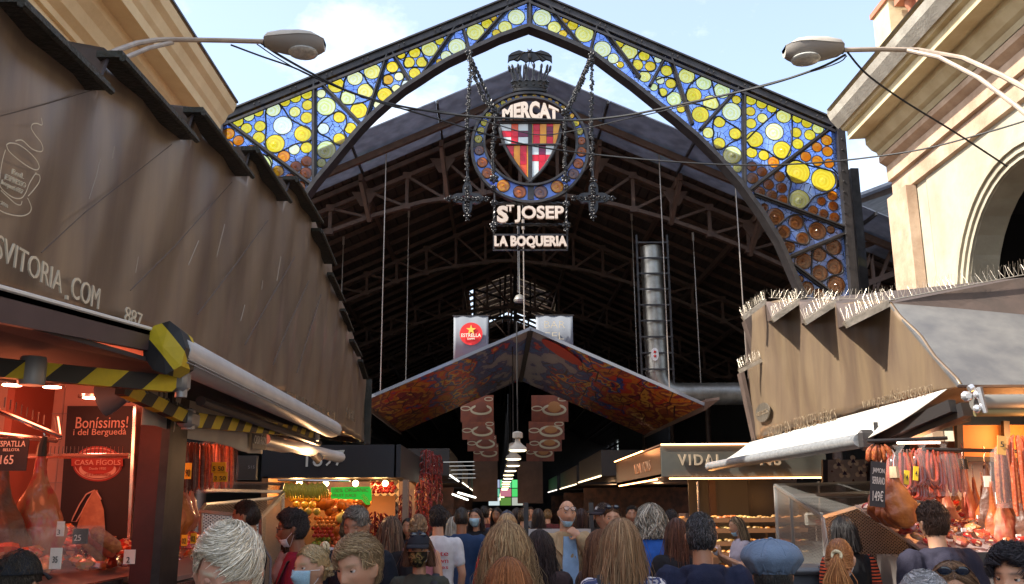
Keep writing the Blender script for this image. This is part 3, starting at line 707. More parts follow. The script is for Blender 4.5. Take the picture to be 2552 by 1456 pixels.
# lettering
M_let = mat('cream_letter', (.62,.52,.44), .6, nscale=3, col2=(.52,.43,.36))
M_lets = mat('letter_side', (.35,.28,.24), .6)
def word(txt, p0, p1, h, name='lettering', f=None, off=.03, d=.07):
    a = B5(*p0,-.08); b = B5(*p1,-.08); q = MB(); text_on(q, txt, a, b-a, Vector((0,0,1))*h*PX, d, off, f=f); return q.build(name, M_let, sign, smooth=0)
def arcf(u, v):
    x = 497+u*370; top = 680+0; r2 = 300**2-(x-684)**2
    h = 674-math.sqrt(max(r2,1)) ; h = (535-h-28)/105
    return u, v*h
word('MERCAT', (500,537), (866,537), 105, f=arcf, off=.05)
word('JOSEP', (582,1205), (900,1205), 118, off=.03)
word('S', (466,1205), (540,1205), 118, off=.045)
word('T', (527,1132), (578,1132), 44, off=.03)
word('LA BOQUERIA', (449,1370), (920,1370), 86, off=.05)
q = MB()
for a, b in (((440,1278),(925,1278)),((440,1376),(925,1376)),((446,1200),(446,1376)),((921,1200),(921,1376)),((450,1000),(450,1215)),((915,1000),(915,1215)),((608,1060),(608,1380)),):
    q.bar(B5(*a),B5(*b),.03,.03,up=(0,1,0) if a[0]==b[0] else (0,0,1))
q.build('plate_frame', M_iron, sign, smooth=0)
M_orn = mat('black_ornament', (.022,.021,.022), .32, .5)
def twist(mb, a, b, r=.028, n=26):
    a = Vector(a); b = Vector(b); t = (b-a); L_ = t.length; t.normalize(); u = t.orthogonal().normalized(); w = t.cross(u)
    for ph in (0, math.pi):
        mb.tube([a+t*L_*k/n + (u*math.cos(ph+k*1.0)+w*math.sin(ph+k*1.0))*r*.6 for k in range(n+1)], r*.75, 5)
q = MB()
twist(q, B5(440,1075), B5(905,1075)); twist(q, B5(440,1213), B5(905,1213)); twist(q, B5(448,1085), B5(448,1205), .022, 12); twist(q, B5(915,1085), B5(915,1205), .022, 12)
q.build('rope_bar', M_orn, sign)
def flower(mb, c, r, n=5, ry=None, tilt=0):
    c = Vector(c); ph = rnd.random()*6
    for k in range(n):
        a = 2*math.pi*k/n+ph
        M = Matrix.Translation(c+Vector((math.cos(a)*r*.58, rnd.uniform(-.3,.3)*r, math.sin(a)*r*.58))) @ Matrix.Rotation(-a,4,'Y') @ Matrix.Rotation(rnd.uniform(-.5,.5),4,'X')
        mb.ell((0,0,0),(r*.46,r*.2,r*.38),6,4,M)
    mb.ell(c+Vector((0,-r*.25,0)), r*.24, 6, 4)
for x, y, r in ((447,1075,26),(917,1078,26),(447,1215,30),(917,1215,30),(448,915,34),(913,915,34),(447,972,22),(915,968,22),(455,480,36),(912,490,36),(285,100,30),(1083,115,30),(447,1245,18),(915,1245,18)):
    q = MB(); flower(q, B5(x,y,-.12), r*PX, 6); q.build('flower_boss', M_orn, sign)
def garland(pts, name='flower_garland', r=15, step=15, extra=1):
    q = MB(); P = [B5(*p,-.14) for p in pts]
    for a, b in zip(P, P[1:]):
        n = max(1, int((b-a).length/(step*PX)))
        for k in range(n):
            for e_ in range(extra):
                p = a.lerp(b, (k+rnd.random()*.4)/n)+Vector((rnd.uniform(-1,1),rnd.uniform(-1,1),rnd.uniform(-.5,.5)))*r*PX*.5
                flower(q, p, r*PX*rnd.uniform(.75,1.1), 5)
        q.tube([a,b], 3.2*PX, 5)
    q.build(name, M_orn, sign)
garland([(287,115),(293,210),(288,300),(285,400),(280,520),(277,640),(272,760),(275,860)],)
garland([(292,130),(318,230),(350,330),(385,400),(425,450)], r=17, step=11)
garland([(452,510),(448,600),(442,700),(444,800),(447,890)])
garland([(1083,130),(1082,240),(1080,340),(1078,450),(1080,560),(1082,700),(1082,830),(1080,870)])
garland([(1068,140),(1035,230),(1005,310),(965,390),(945,440)], r=18, step=11)
garland([(910,520),(905,620),(908,720),(910,830),(910,890)])
q = MB(); twist(q, B5(300,140,-.1), B5(455,470,-.1), .03, 40); twist(q, B5(1068,140,-.1), B5(925,460,-.1), .03, 40); 
q.tube([B5(275,850),B5(275,920)],.02,6); q.tube([B5(1084,850),B5(1084,900)],.02,6)
q.build('hanger_rod', M_orn, sign)
def cross(cx, cy, nm):
    q = MB(); R_ = 100; th = .05
    out_ = []
    for k in range(4):
        a0 = math.pi/2*k
        for t in (-.22, -.14, 0, .14, .22):
            pass
    # concave diamond as four arms
    pts = []
    for k in range(64):
        a = 2*math.pi*k/64; m_ = abs(math.cos(2*a)); rr = (44+ (R_-44)*m_**1.7)
        pts.append((cx+rr*math.cos(a), cy-rr*math.sin(a)*1.04))
    inn = [(cx+(x-cx)*.50, cy+(y-cy)*.50) for x, y in pts]
    rows = []
    for i in range(65):
        o_ = B5(*pts[i%64]); n_ = B5(*inn[i%64]); rows.append([o_+Vector((0,-th,0)), n_+Vector((0,-th,0)), n_+Vector((0,th,0)), o_+Vector((0,th,0)), o_+Vector((0,-th,0))])
    q.grid(rows)
    for dx, dy in ((1,0),(-1,0),(0,1),(0,-1)):
        flower(q, B5(cx+dx*112,cy+dy*112,-.04), 27*PX, 4); flower(q, B5(cx+dx*72,cy+dy*72,-.06), 20*PX, 5); flower(q, B5(cx+dx*134,cy+dy*134,-.04), 17*PX, 3); flower(q, B5(cx+dx*38,cy+dy*38,-.06), 18*PX, 5)
    flower(q, B5(cx,cy,-.08), 26*PX, 6); return q.build('openwork_cross', M_orn, sign)
cross(275,1045,'l'); cross(1089,1042,'r')
# crown
q = MB(); c = B5(680,355); s_ = PX
q.lathe([(118*s_,0),(124*s_,14*s_),(112*s_,22*s_),(120*s_,30*s_),(118*s_,52*s_),(128*s_,60*s_),(130*s_,72*s_),(116*s_,74*s_),(112*s_,20*s_)], c, 28, sy=.3)
for k in range(14):
    a = 2*math.pi*k/14; q.ell((c.x+120*s_*math.cos(a), c.y+40*s_*math.sin(a), c.z+42*s_), 9*s_, 6, 4)
for k in range(16):
    a = 2*math.pi*(k+.5)/16; ca, sa = math.cos(a), math.sin(a)
    q.tube([(c.x+r*s_*ca, c.y+.3*r*s_*sa, c.z+z*s_) for r, z in ((124,66),(112,95),(124,130),(138,160))], [17*s_,9*s_,6*s_,4.5*s_], 6)
    M = Matrix.Translation((c.x+146*s_*ca, c.y+44*s_*sa, c.z+178*s_)) @ Matrix.Rotation(.28*ca,4,'Y')
    q.ell((0,0,0),(10*s_,8*s_,24*s_),8,5,M)
q.build('crown', M_orn, sign)
q = MB(); bc = B5(680,100)
wing = [(680,85),(650,95),(610,82),(590,88),(560,100),(540,118),(536,160),(550,146),(575,140),(600,150),(620,138),(640,148),(655,160),(668,150),(680,150),(694,150),(704,158),(718,146),(742,138),(762,152),(785,140),(808,146),(824,162),(822,120),(800,100),(770,88),(750,82),(712,95)]
q.prism([B5(x,y,-.05) for x, y in wing], (0,.06,0)); q.ell(B5(678,92,-.06),(13*s_,12*s_,12*s_),8,6); q.ell(B5(680,122,-.05),(16*s_,14*s_,30*s_),8,6)
q.tube([B5(668,84,-.06),B5(664,72,-.06)],[6*s_,1*s_],5); q.tube([B5(688,84,-.06),B5(692,72,-.06)],[6*s_,1*s_],5)
for a, b in (((675,92),(540,120)),((640,92),(600,148)),((650,92),(575,140)),((690,92),(822,122)),((712,94),(762,150)),((720,94),(785,140))): q.tube([B5(*a,-.06),B5(*b,-.06)],3*s_,4)
q.tube([B5(680,140,-.02),B5(660,240,-.02)],3*s_,5); q.tube([B5(680,140,-.02),B5(720,240,-.02)],3*s_,5)
q.build('bat_figure', M_orn, sign)
# ------------------------------------------------------------ street lamps and overhead cables
M_lampg = mat('lamp_housing', (.46,.42,.36), .5, nscale=4, col2=(.36,.33,.28))
M_lampd = mat('lamp_under', (.20,.18,.16), .55)
M_lens = mat('lamp_lens', (.45,.45,.42), .25, alpha=1, nscale=20, col2=(.3,.3,.28))
def lamp(name, x0, x1, ytop, ybot, Y, arms, label, sgn):
    c = W((x0+x1)/2, (ytop+ybot)/2, y=Y); k = Y/FPX; L_ = abs(x1-x0)*k
    r = empty(name, c, label, 'street lamp', 'street lamps over the market entrance')
    # sgn=+1: arm joins on the left end, lens towards the right end. cross sections along the length
    q = MB(); ql = MB(); rows = []; rowl = []
    secs = [(-.5,.10,.05,-.07),(-.44,.14,.10,-.10),(-.2,.17,.13,-.15),(.1,.20,.12,-.20),(.3,.19,.09,-.19),(.43,.14,.02,-.15),(.5,.08,-.07,-.13)]
    for t, w, up, dn in secs:
        x = c.x+sgn*t*L_; rows.append([(x, c.y+w*math.cos(a), c.z+ (up*math.sin(a) if math.sin(a) > 0 else 0)*.95+.02) for a in [math.pi*i/10 for i in range(11)]])
        rowl.append([(x, c.y-w*.96*math.cos(a), c.z+ (dn*.95*math.sin(a))+.02) for a in [math.pi*i/10 for i in range(11)]])
    q.grid(rows); q.add(rows[0]+rowl[0], [tuple(range(22))]); q.add(rows[-1]+rowl[-1], [tuple(range(22))]); q.build('housing', M_lampg, r, smooth=50)
    ql.grid(rowl); ql.build('reflector_bowl', M_lampd, r, smooth=50)
    ln = MB(); M = Matrix.Translation((c.x+sgn*.15*L_, c.y-.02, c.z-.135)); ln.ell((0,0,0),(.25*L_,.165,.05),16,8,M); ln.build('lens', M_lens, r)
    q = MB()
    for arm, rad in arms: q.tube([W(a,b,y=yy) for a,b,yy in arm], rad, 8)
    q.build('arm', mat('lamp_arm', (.42,.34,.26), .5, .2, nscale=5, col2=(.30,.24,.19)), r)
    q = MB(); q.tube([Vector((c.x-sgn*L_*.52,c.y,c.z)),Vector((c.x-sgn*L_*.45,c.y,c.z))],.055,8); q.build('collar', M_iron, r)
    return r
lamp('street_lamp', 655, 816, 80, 135, 10.0, [([(662,104,10),(560,101,10),(440,99,10),(390,100,9.9),(340,108,9.6),(290,126,9.0),(240,150,8.4)],.030),([(430,106,10),(370,120,9.7),(310,145,9.0),(260,175,8.4)],.026)], 'street lamp on curved arms in front of the cream building', 1)
lamp('street_lamp', 1946, 2106, 97, 151, 10.0, [([(2100,125,10),(2200,123,10),(2290,125,10),(2400,145,9.7),(2500,190,9.2),(2600,245,8.6)],.030),([(2260,126,10),(2340,143,9.7),(2440,195,9.3),(2530,262,8.8),(2600,320,8.4)],.026)], 'street lamp on curved arms in front of the pale yellow cornice', -1)
M_cable = mat('black_cable', (.012,.012,.013), .6)
def cable(pts, r, label):
    P = [W(a,b,y=yy) for a,b,yy in pts]; out_ = []
    for i in range(len(P)-1):
        p0 = P[max(i-1,0)]; p1_ = P[i]; p2_ = P[i+1]; p3_ = P[min(i+2,len(P)-1)]
        for s_ in range(6):
            t = s_/6; out_.append(.5*((2*p1_)+(-p0+p2_)*t+(2*p0-5*p1_+4*p2_-p3_)*t*t+(-p0+3*p1_-3*p2_+p3_)*t**3))
    out_.append(P[-1]); q = MB(); q.tube(out_, r, 6)
    tag(q.build('overhead_cable', M_cable), label, 'cable', 'overhead cables')
cable([(650,107,10),(700,140,10.2),(790,190,10.6),(880,232,11),(985,262,11.4),(1090,280,11.6),(1200,292,11.6),(1330,297,11.6),(1440,300,11.6),(1560,288,11.4),(1700,260,11.1),(1900,215,10.6),(2040,170,10.2),(2108,136,10)], .016, 'thick black cable sagging from lamp to lamp across the MERCAT lettering')
cable([(640,110,10.1),(700,150,10.3),(800,201,10.7),(985,268,11.4),(1090,276,11.7),(1200,300,11.7),(1330,335,11.7),(1420,328,11.6),(1560,297,11.4),(1700,265,11.2),(2045,172,10.3),(2110,140,10)], .008, 'thinner black cable twisting round the thick one and dipping across the shield')
cable([(575,112,10),(650,140,10.2),(730,168,10.4),(800,200,10.7),(900,240,11.1),(1100,300,11.8),(1240,343,12.2),(1340,366,12.4),(1480,385,12.6),(1660,402,12.4),(1850,412,12.2),(2000,408,12),(2130,397,11.8),(2300,372,11.2),(2460,330,10.6),(2560,300,10.2)], .012, 'long black cable crossing below the shield to the right building')
cable([(2112,130,10),(2160,185,10.1),(2250,250,10.3),(2380,330,10.5),(2510,415,10.7)], .012, 'black cable running from the right lamp down to the stone arch')
# ------------------------------------------------------------ left stall: long dented metal roof fascia
M_fas = mat('bronze_sheet', (.26,.195,.135), .34, .3, nscale=2.4, col2=(.155,.110,.088), stretch=(1,2.2,.30), lo=.3, hi=.7, bump=.12, bscale=3, detail=8)
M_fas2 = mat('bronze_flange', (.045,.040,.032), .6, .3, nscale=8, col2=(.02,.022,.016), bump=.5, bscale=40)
M_fasR = mat('sunlit_bronze', (.23,.165,.10), .38, .25, nscale=3.0, col2=(.13,.088,.062), stretch=(1,1.5,.3), lo=.3, hi=.7, bump=.10, bscale=3, detail=8)
M_zinc = mat('grey_metal_sheet', (.21,.205,.195), .5, .4, nscale=2.5, col2=(.12,.12,.125), bump=.08, bscale=4)
XF = -1.72
def F(px, py, dx=0): return W(px, py, x=XF+dx)
left = empty('butcher_stall', (XF-1.2,8,0), 'left butcher stall with long dented bronze metal roof fascia, red-lit meat counter below', 'market stall')
top = [(-420,-420),(10,-3),(243,219),(268,136),(464,344),(478,274),(608,436),(619,370),(706,499),(720,444),(786,551),(790,572),(820,656),(825,682),(850,748),(856,772),(873,825),(878,848),(895,888),(899,900),(910,945)]
tp = [F(*p) for p in top]; ys = [p.y for p in tp]
def topz(y):
    for a, b in zip(tp, tp[1:]):
        if a.y <= y <= b.y: return a.z+(b.z-a.z)*(y-a.y)/max(b.y-a.y,1e-6)
    return tp[0].z if y < tp[0].y else tp[-1].z
zb0 = 2.64; y_end = tp[-1].y
samp = sorted(set([round(v,4) for v in np.linspace(tp[0].y, y_end, 130)]+[y for y in ys]))
rows = []
for y in samp:
    col = []
    zt_ = topz(y)
    for j in range(15):
        zq = min(zb0, 2.50+.086*(y-3.0)); z = zq+(zt_-zq)*j/14
        k = (y - (z-zb0)*.42)/.62; tri = abs((k % 1)-.5)*2
        k2 = (y + (z-zb0)*.9)/1.9; tri2 = abs((k2 % 1)-.5)*2
        col.append((XF + .034*tri + .03*tri2*(1-abs(j/14-.5)) - .02, y, z))
    rows.append(col)
q = MB(); q.grid(rows); q.build('fascia', M_fas, left, smooth=14, thick=.02)
# rolled flanges along each scale edge and the folded wedge behind it
fl = [((10,-6),(243,217)),((272,134),(464,342)),((481,273),(608,434)),((621,369),(706,497)),((722,443),(788,550)),((786,572),(822,655)),((822,682),(852,747)),((853,772),(875,824)),((876,848),(896,886)),((897,898),(911,943))]
for (a, b) in fl:
    q = MB(); pa = F(*a, .06); pb = F(*b, .06); kk = 1 if pa.y < 8.4 else .55; q.bar(pa, pb, .11*kk, .03, up=(0,0,1)); q.tube([pa+Vector((.06*kk,0,-.02)),pb+Vector((.06*kk,0,-.02))],.016*kk,6); q.build('roof_flange', M_fas2, left, smooth=0)
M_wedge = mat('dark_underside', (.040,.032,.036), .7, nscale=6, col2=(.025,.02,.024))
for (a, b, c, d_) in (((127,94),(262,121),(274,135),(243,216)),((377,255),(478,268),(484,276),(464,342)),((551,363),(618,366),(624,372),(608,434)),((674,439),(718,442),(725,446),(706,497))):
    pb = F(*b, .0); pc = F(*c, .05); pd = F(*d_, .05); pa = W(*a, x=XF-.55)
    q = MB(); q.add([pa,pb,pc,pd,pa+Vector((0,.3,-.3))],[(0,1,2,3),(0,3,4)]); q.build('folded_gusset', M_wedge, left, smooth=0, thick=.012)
q = MB(); q.prism([(XF-.03,y_end,zb0-.02),(XF-.03,y_end,tp[-1].z),(XF-.9,y_end,tp[-1].z+.1),(XF-.9,y_end,zb0+.1)],(0,-.05,0)); q.bar((XF+.03,y_end+.01,zb0-.02),(XF+.03,y_end+.01,tp[-1].z),.12,.03,up=(0,1,0)); q.build('end_plate', M_fas2, left, smooth=0)
q = MB(); q.prism([(XF-.1,1.6,zb0+.06),(-5.2,1.6,3.1),(-5.2,y_end,3.1),(XF-.1,y_end,zb0+.06)],(0,0,.06)); q.build('ceiling', mat('stall_ceiling',(.50,.30,.24),.7), left, smooth=0)
HM = lambda y: 2.51+.086*(y-3.0)
q = MB(); q.prism([(XF-.02,1.2,HM(1.2)+.03),(-1.6,1.2,HM(1.2)),(-1.6,4.45,HM(4.45)),(XF-.02,4.45,HM(4.45)+.03)],(0,0,-.03)); q.prism([(-1.6,1.2,HM(1.2)),(-1.6,4.45,HM(4.45)),(-1.6,4.45,HM(4.45)-.10),(-1.6,1.2,HM(1.2)-.13)],(-.03,0,0)); q.build('awning_case', mat('plum_case',(.075,.045,.05),.5,nscale=2,col2=(.05,.03,.035)), left, smooth=0)
q = MB(); q.tube([(-1.6,1.2,HM(1.2)),(-1.6,4.4,HM(4.4))],.009,6); q.build('hem', mat('white_trim',(.7,.7,.68),.5), left)
q = MB(); q.prism([(-1.61,1.0,2.33),(-2.6,1.0,2.40),(-2.6,5.3,2.50),(-1.61,4.5,2.50)],(0,0,-.02)); q.prism([(-1.66,4.5,2.52),(-2.3,5.3,2.52),(-2.3,9,2.52),(-1.66,9,2.52)],(0,0,-.02)); q.build('canopy_lining', mat('dark_canvas',(.03,.022,.024),.8), left, smooth=0)
M_seam = mat('seam_edge', (.085,.062,.048), .5, .3); M_scr = mat('scratch_pale', (.34,.30,.25), .5, .3)
for ps in (((243,221),(120,258),(0,290),(-80,312)),((428,360),(320,445),(210,531),(103,630)),((578,454),(510,530),(437,613),(325,724)),((668,549),(630,600),(590,656),(492,784)),((735,640),(680,735),(610,860)),((770,700),(720,810),(680,910)),((800,735),(770,830),(740,930))):
    q = MB(); q.tube([F(*p,.045) for p in ps], .0024*F(*ps[0]).y/5, 5); q.build('sheet_seam', M_seam, left)
for ps in (((250,397),(240,440),(222,496)),((285,365),(280,395)),((495,600),(470,660)),((655,700),(652,722)),((560,560),(540,640)),((700,640),(690,700)),((345,640),(338,680)),((610,760),(600,800))):
    q = MB(); q.tube([F(*p,.048) for p in ps], .0016*F(*ps[0]).y/4, 4); q.build('scratch', M_scr, left)
# worn lettering painted on the fascia
M_paint = mat('worn_cream_paint', (.62,.55,.42), .7, nscale=18, col2=(.45,.39,.30), lo=.45, hi=.8)
def fas_text(txt, bl, br, hpx, off=-.004, name='lettering', m=None, slant=0):
    a = F(*bl, .055); b = F(*br, .055); h = hpx*a.y/FPX; q = MB(); text_on(q, txt, a, b-a, Vector((0,slant*h,h)), .006, off); return q.build(name, m or M_paint, left, smooth=0)
fas_text('TESVITORIA', (-70,612), (150,732), 66)
q = MB(); c = F(166,742,.06); q.box(c,(.01,.016,.016)); q.build('lettering', M_paint, left, smooth=0)
fas_text('COM', (174,742), (243,772), 58)
fas_text('887', (308,803), (350,822), 42)
M_faint = mat('worn_letter_trace', (.28,.22,.15), .5, .4, nscale=30, col2=(.09,.07,.05))
fas_text('LEIDRES', (460,872), (532,905), 26, m=M_faint); fas_text('98', (652,960), (664,968), 18, m=M_faint); fas_text('CERCIOCI', (712,992), (835,1045), 20, m=M_faint); fas_text('CIPIA', (862,1040), (884,1052), 26, m=M_faint)
# coffee cup logo drawn in strokes
q = MB()
def zL(x, y): return (.428*x, 249+.428*y)
def stroke(ps, w=4.2, closed=False):
    P = [F(*zL(*p), .055) for p in ps]; out_ = []
    if closed: P = P+[P[0]]
    for i in range(len(P)-1):
        p0 = P[max(i-1,0)]; p1_ = P[i]; p2_ = P[i+1]; p3_ = P[min(i+2,len(P)-1)]
        for s_ in range(5):
            t = s_/5; out_.append(.5*((2*p1_)+(-p0+p2_)*t+(2*p0-5*p1_+4*p2_-p3_)*t*t+(-p0+3*p1_-3*p2_+p3_)*t**3))
    out_.append(P[-1]); q.tube(out_, w*.5*3.4/FPX*.7, 6, flat=.4, up=(0,0,1))
stroke([(38,262),(60,252),(110,262),(170,305),(215,355),(228,395),(205,408),(150,380),(90,335),(50,295)], closed=True)
stroke([(32,292),(15,350),(2,430),(0,500),(40,545),(85,572),(125,572),(150,540),(175,480),(210,425)])
stroke([(205,432),(230,440),(230,475),(200,520),(165,560)]); stroke([(-20,630),(20,655),(75,672),(130,676),(170,660),(182,630),(170,590),(160,572)]); stroke([(5,528),(40,560),(90,605),(120,612),(128,590)])
stroke([(90,240),(110,235),(135,240),(185,285),(230,302),(250,290),(240,250),(205,205),(182,165),(190,142),(215,138),(245,146),(240,105)])
q.build('coffee_cup_emblem', M_paint, left)
def logo_text(t, bl, br, h):
    a = F(*zL(*bl), .055); b = F(*zL(*br), .055); hh = h*.428*a.y/FPX; q = MB(); text_on(q, t, a, b-a, Vector((0,0,hh)), .005, -.004); q.build('lettering', M_paint, left, smooth=0)
logo_text('ReaL', (65,432), (132,462), 34); logo_text('ESPRESSO', (25,462), (142,515), 34); logo_text('boqueria887', (3,500), (125,560), 40); logo_text('2008', (0,608), (38,632), 22)
# ---- awning bar, wrapped end, folding arms
M_alu = mat('white_aluminium', (.60,.60,.60), .42, .15, nscale=4, col2=(.50,.50,.51))
aw = empty('retracted_awning', (-1.6,6.8,2.5), 'retracted awning with white front bar and black and yellow striped folding arms', 'awning')
pa = W(422,872,y=4.35); pb = W(826,1070,y=9.3)
def D_bar(mb, a, b, r, up=(0,0,1), n=12):
    """half-round extrusion"""
    a = Vector(a); b = Vector(b); mb.tube([a,b], r, n, flat=1.25)
q = MB(); D_bar(q, pa, pb, .082); q.build('front_bar', M_alu, aw)
for dz in (-.03,-.045,-.06):
    q = MB(); q.tube([pa+Vector((.088,0,dz)), pb+Vector((.088,0,dz))], .004, 4); q.build('groove', mat('groove_grey',(.3,.3,.3),.5), aw)
def stripes(name, vec, k):
    m = mat(name, (.55,.42,.01), .5, spec=.4); nt = m.node_tree; L = nt.links; tc = N(nt,'ShaderNodeTexCoord'); dt = N(nt,'ShaderNodeVectorMath'); dt.operation = 'DOT_PRODUCT'; dt.inputs[1].default_value = vec
    L.new(tc.outputs['Object'], dt.inputs[0]); mu = N(nt,'ShaderNodeMath'); mu.operation = 'MULTIPLY'; mu.inputs[1].default_value = k; L.new(dt.outputs['Value'], mu.inputs[0])
    fr_ = N(nt,'ShaderNodeMath'); fr_.operation = 'FRACT'; L.new(mu.outputs[0], fr_.inputs[0]); gt = N(nt,'ShaderNodeMath'); gt.operation = 'GREATER_THAN'; gt.inputs[1].default_value = .5; L.new(fr_.outputs[0], gt.inputs[0])
    ns_ = N(nt,'ShaderNodeTexNoise'); ns_.inputs['Scale'].default_value = 30; L.new(tc.outputs['Object'], ns_.inputs['Vector'])
    c0 = N(nt,'ShaderNodeMixRGB'); c0.inputs[1].default_value = (.62,.46,.012,1); c0.inputs[2].default_value = (.45,.34,.02,1); L.new(ns_.outputs['Fac'], c0.inputs[0])
    mxn = N(nt,'ShaderNodeMixRGB'); mxn.inputs[2].default_value = (.018,.017,.018,1); L.new(c0.outputs[0], mxn.inputs[1]); L.new(gt.outputs[0], mxn.inputs[0]); L.new(mxn.outputs[0], nt.nodes['Principled BSDF'].inputs['Base Color'])
    return m
def arm(a, b, w, h, name='folding_arm'):
    a = Vector(a); b = Vector(b); t = (b-a).normalized()
    v = t*.7 - Vector((0,0,1))*.75; q = MB(); q.bar(a, b, w, h); return q.build(name, stripes('hazard_stripe_%d' % int(a.y*100), v, 4.6), aw, smooth=0)
a1 = W(-60,912,y=3.75); a2_ = W(432,958,y=4.5); arm(a1, a2_, .05, .078)
e1 = W(300,965,x=-1.90); e2 = W(470,1046,x=-1.84); e3 = W(782,1080,x=-1.72); arm(e1, e2, .05, .075); arm(e2, e3, .05, .09)
M_jt = mat('joint_grey',(.28,.28,.29),.4,.4)
q = MB(); q.lathe([(.05,-.06),(.055,-.04),(.055,.04),(.05,.06)], a1.lerp(a2_, .25), 12); q.build('arm_joint', M_jt, aw)
q = MB(); q.box(a2_+Vector((.03,.03,.02)),(.07,.09,.11),bev=.02); q.tube([a2_+Vector((.03,.03,-.06)),a2_+Vector((.03,.03,.10))],.03,10); q.build('arm_joint', M_jt, aw)
q = MB(); q.box(e2,(.09,.18,.10),bev=.02); q.lathe([(.04,-.06),(.04,.06)], e2, 12); q.build('arm_joint', M_jt, aw)
q = MB(); q.box(e3,(.08,.10,.12),bev=.02); q.tube([e3+Vector((.02,.03,-.07)),e3+Vector((.02,.03,.09))],.03,8); q.build('arm_joint', M_jt, aw)
q = MB(); c = pa+Vector((0,-.07,0)); rr = [(c.x+ (.10+.012*math.sin(5*k))*math.cos(2*math.pi*k/9)*(1), c.z+(.125+.012*math.cos(7*k))*math.sin(2*math.pi*k/9)) for k in range(9)]
q.col = None; q.add([(x,c.y,z) for x,z in rr]+[(x+(c.x-x)*.08,c.y+.2,z+(c.z-z)*.08) for x,z in rr]+[(c.x,c.y-.02,c.z)], [(k,(k+1)%9,9+(k+1)%9,9+k) for k in range(9)]+[(k,(k+1)%9,18) for k in range(9)])
q.build('taped_end', stripes('tape_stripe', Vector((.8,.4,.7)), 5.2), aw, smooth=0)
q = MB(); p1 = W(640,1030,y=7.6); q.box(p1+Vector((0,0,-.1)),(.05,.12,.1),bev=.01); q.tube([W(500,1000,y=5.4),W(795,1105,y=9.3)],.03,8); q.build('bracket', M_iron, aw)
q = MB(); D_bar(q, W(655,1095,y=8.6), W(845,1140,y=10.6), .06); q.prism([W(655,1100,y=8.6),W(840,1128,y=10.6),W(700,1128,y=10.6),W(600,1110,y=8.6)],(0,0,.02)); q.build('rear_bar', M_alu, aw)
# ---- counters of the left stall
red = (1,.20,.10)
M_wallred = mat('white_tile_wall', (.62,.42,.34), .45, nscale=1, col2=(.55,.36,.29))
q = MB(); q.box((-4.1,7.0,1.4),(3.3,.06,2.9)); q.box((-5.3,4.5,1.5),(.1,6,3)); q.build('back_wall', M_wallred, left, smooth=0)
q = MB()
for x in (-4.6,-3.9,-3.2): q.box((x,6.965,1.4),(.008,.01,2.9))
for z in (1.0,1.5,2.0,2.5): q.box((-4.1,6.965,z),(3.3,.01,.008))
q.build('tile_joint', mat('joint',(.45,.36,.33),.8), left, smooth=0)
M_maroon = mat('maroon_pillar', (.12,.022,.018), .38, .3, nscale=3, col2=(.07,.015,.013))
q = MB(); a = W(340,1200,y=5.75).x; b = W(398,1200,y=5.75).x; q.box(((a+b)/2,5.9,1.3),(b-a,.3,2.62)); q.build('pillar', M_maroon, left, smooth=0)
q = MB(); q.box((b+.025,5.75,1.3),(.05,.06,2.62)); q.box((b+.012,5.98,1.3),(.02,.3,2.6)); q.build('pillar_edge', M_iron, left, smooth=0)
q = MB(); q.box((-2.8,4.6,.66),(1.1,4.0,1.32)); q.box((-2.22,4.3,1.385),(.06,2.9,.05)); q.build('counter', mat('black_counter',(.02,.02,.022),.25,nscale=3,col2=(.04,.035,.035)), left, smooth=0)
q = MB(); q.prism([(-2.24,2.7,1.38),(-2.24,6.6,1.38),(-3.3,6.6,1.60),(-3.3,2.7,1.60)],(0,0,.03)); q.build('sloping_tray', mat('steel_tray',(.5,.42,.40),.3,.6), left, smooth=0)
# second display further in
q = MB(); q.box((-2.65,7.3,.65),(1.0,2.4,1.25)); q.box((-2.14,7.3,1.30),(.06,2.5,.04)); q.build('counter', mat('glass_counter',(.06,.05,.05),.2), left, smooth=0)
q = MB(); q.prism([(-2.16,6.1,1.33),(-2.16,8.5,1.33),(-3.1,8.5,1.62),(-3.1,6.1,1.62)],(0,0,.03)); q.build('sloping_tray', MATS['steel_tray'], left, smooth=0)
q = MB(); q.box((-3.3,8.0,1.4),(.05,3.2,2.7)); q.build('back_wall', mat('red_inner_wall',(.30,.09,.06),.6), left, smooth=0)
# rails and hooks
M_chr = mat('chrome', (.7,.66,.64), .18, .95)
q = MB()
for (a, b) in ((W(-40,1010,y=5.3),W(150,1088,y=6.0)),(W(-40,1078,y=5.2),W(140,1098,y=6.1)),(W(72,1137,y=5.9),W(322,1136,y=5.9)),(W(140,1040,y=6.0),W(148,1095,y=6.0))): q.tube([a,b],.016,8)
q.build('hanging_rail', M_chr, left)
q = MB()
for i in range(22):
    p = W(95+i*10,1133,y=5.9); q.tube([p,p+Vector((0,0,.05))],.003,4)
for i in range(8):
    p = W(10+i*14,1016+i*6,y=5.5+.06*i); q.tube([p,p+Vector((0,0,.06))],.004,4)
q.build('rail_pins', M_chr, left)
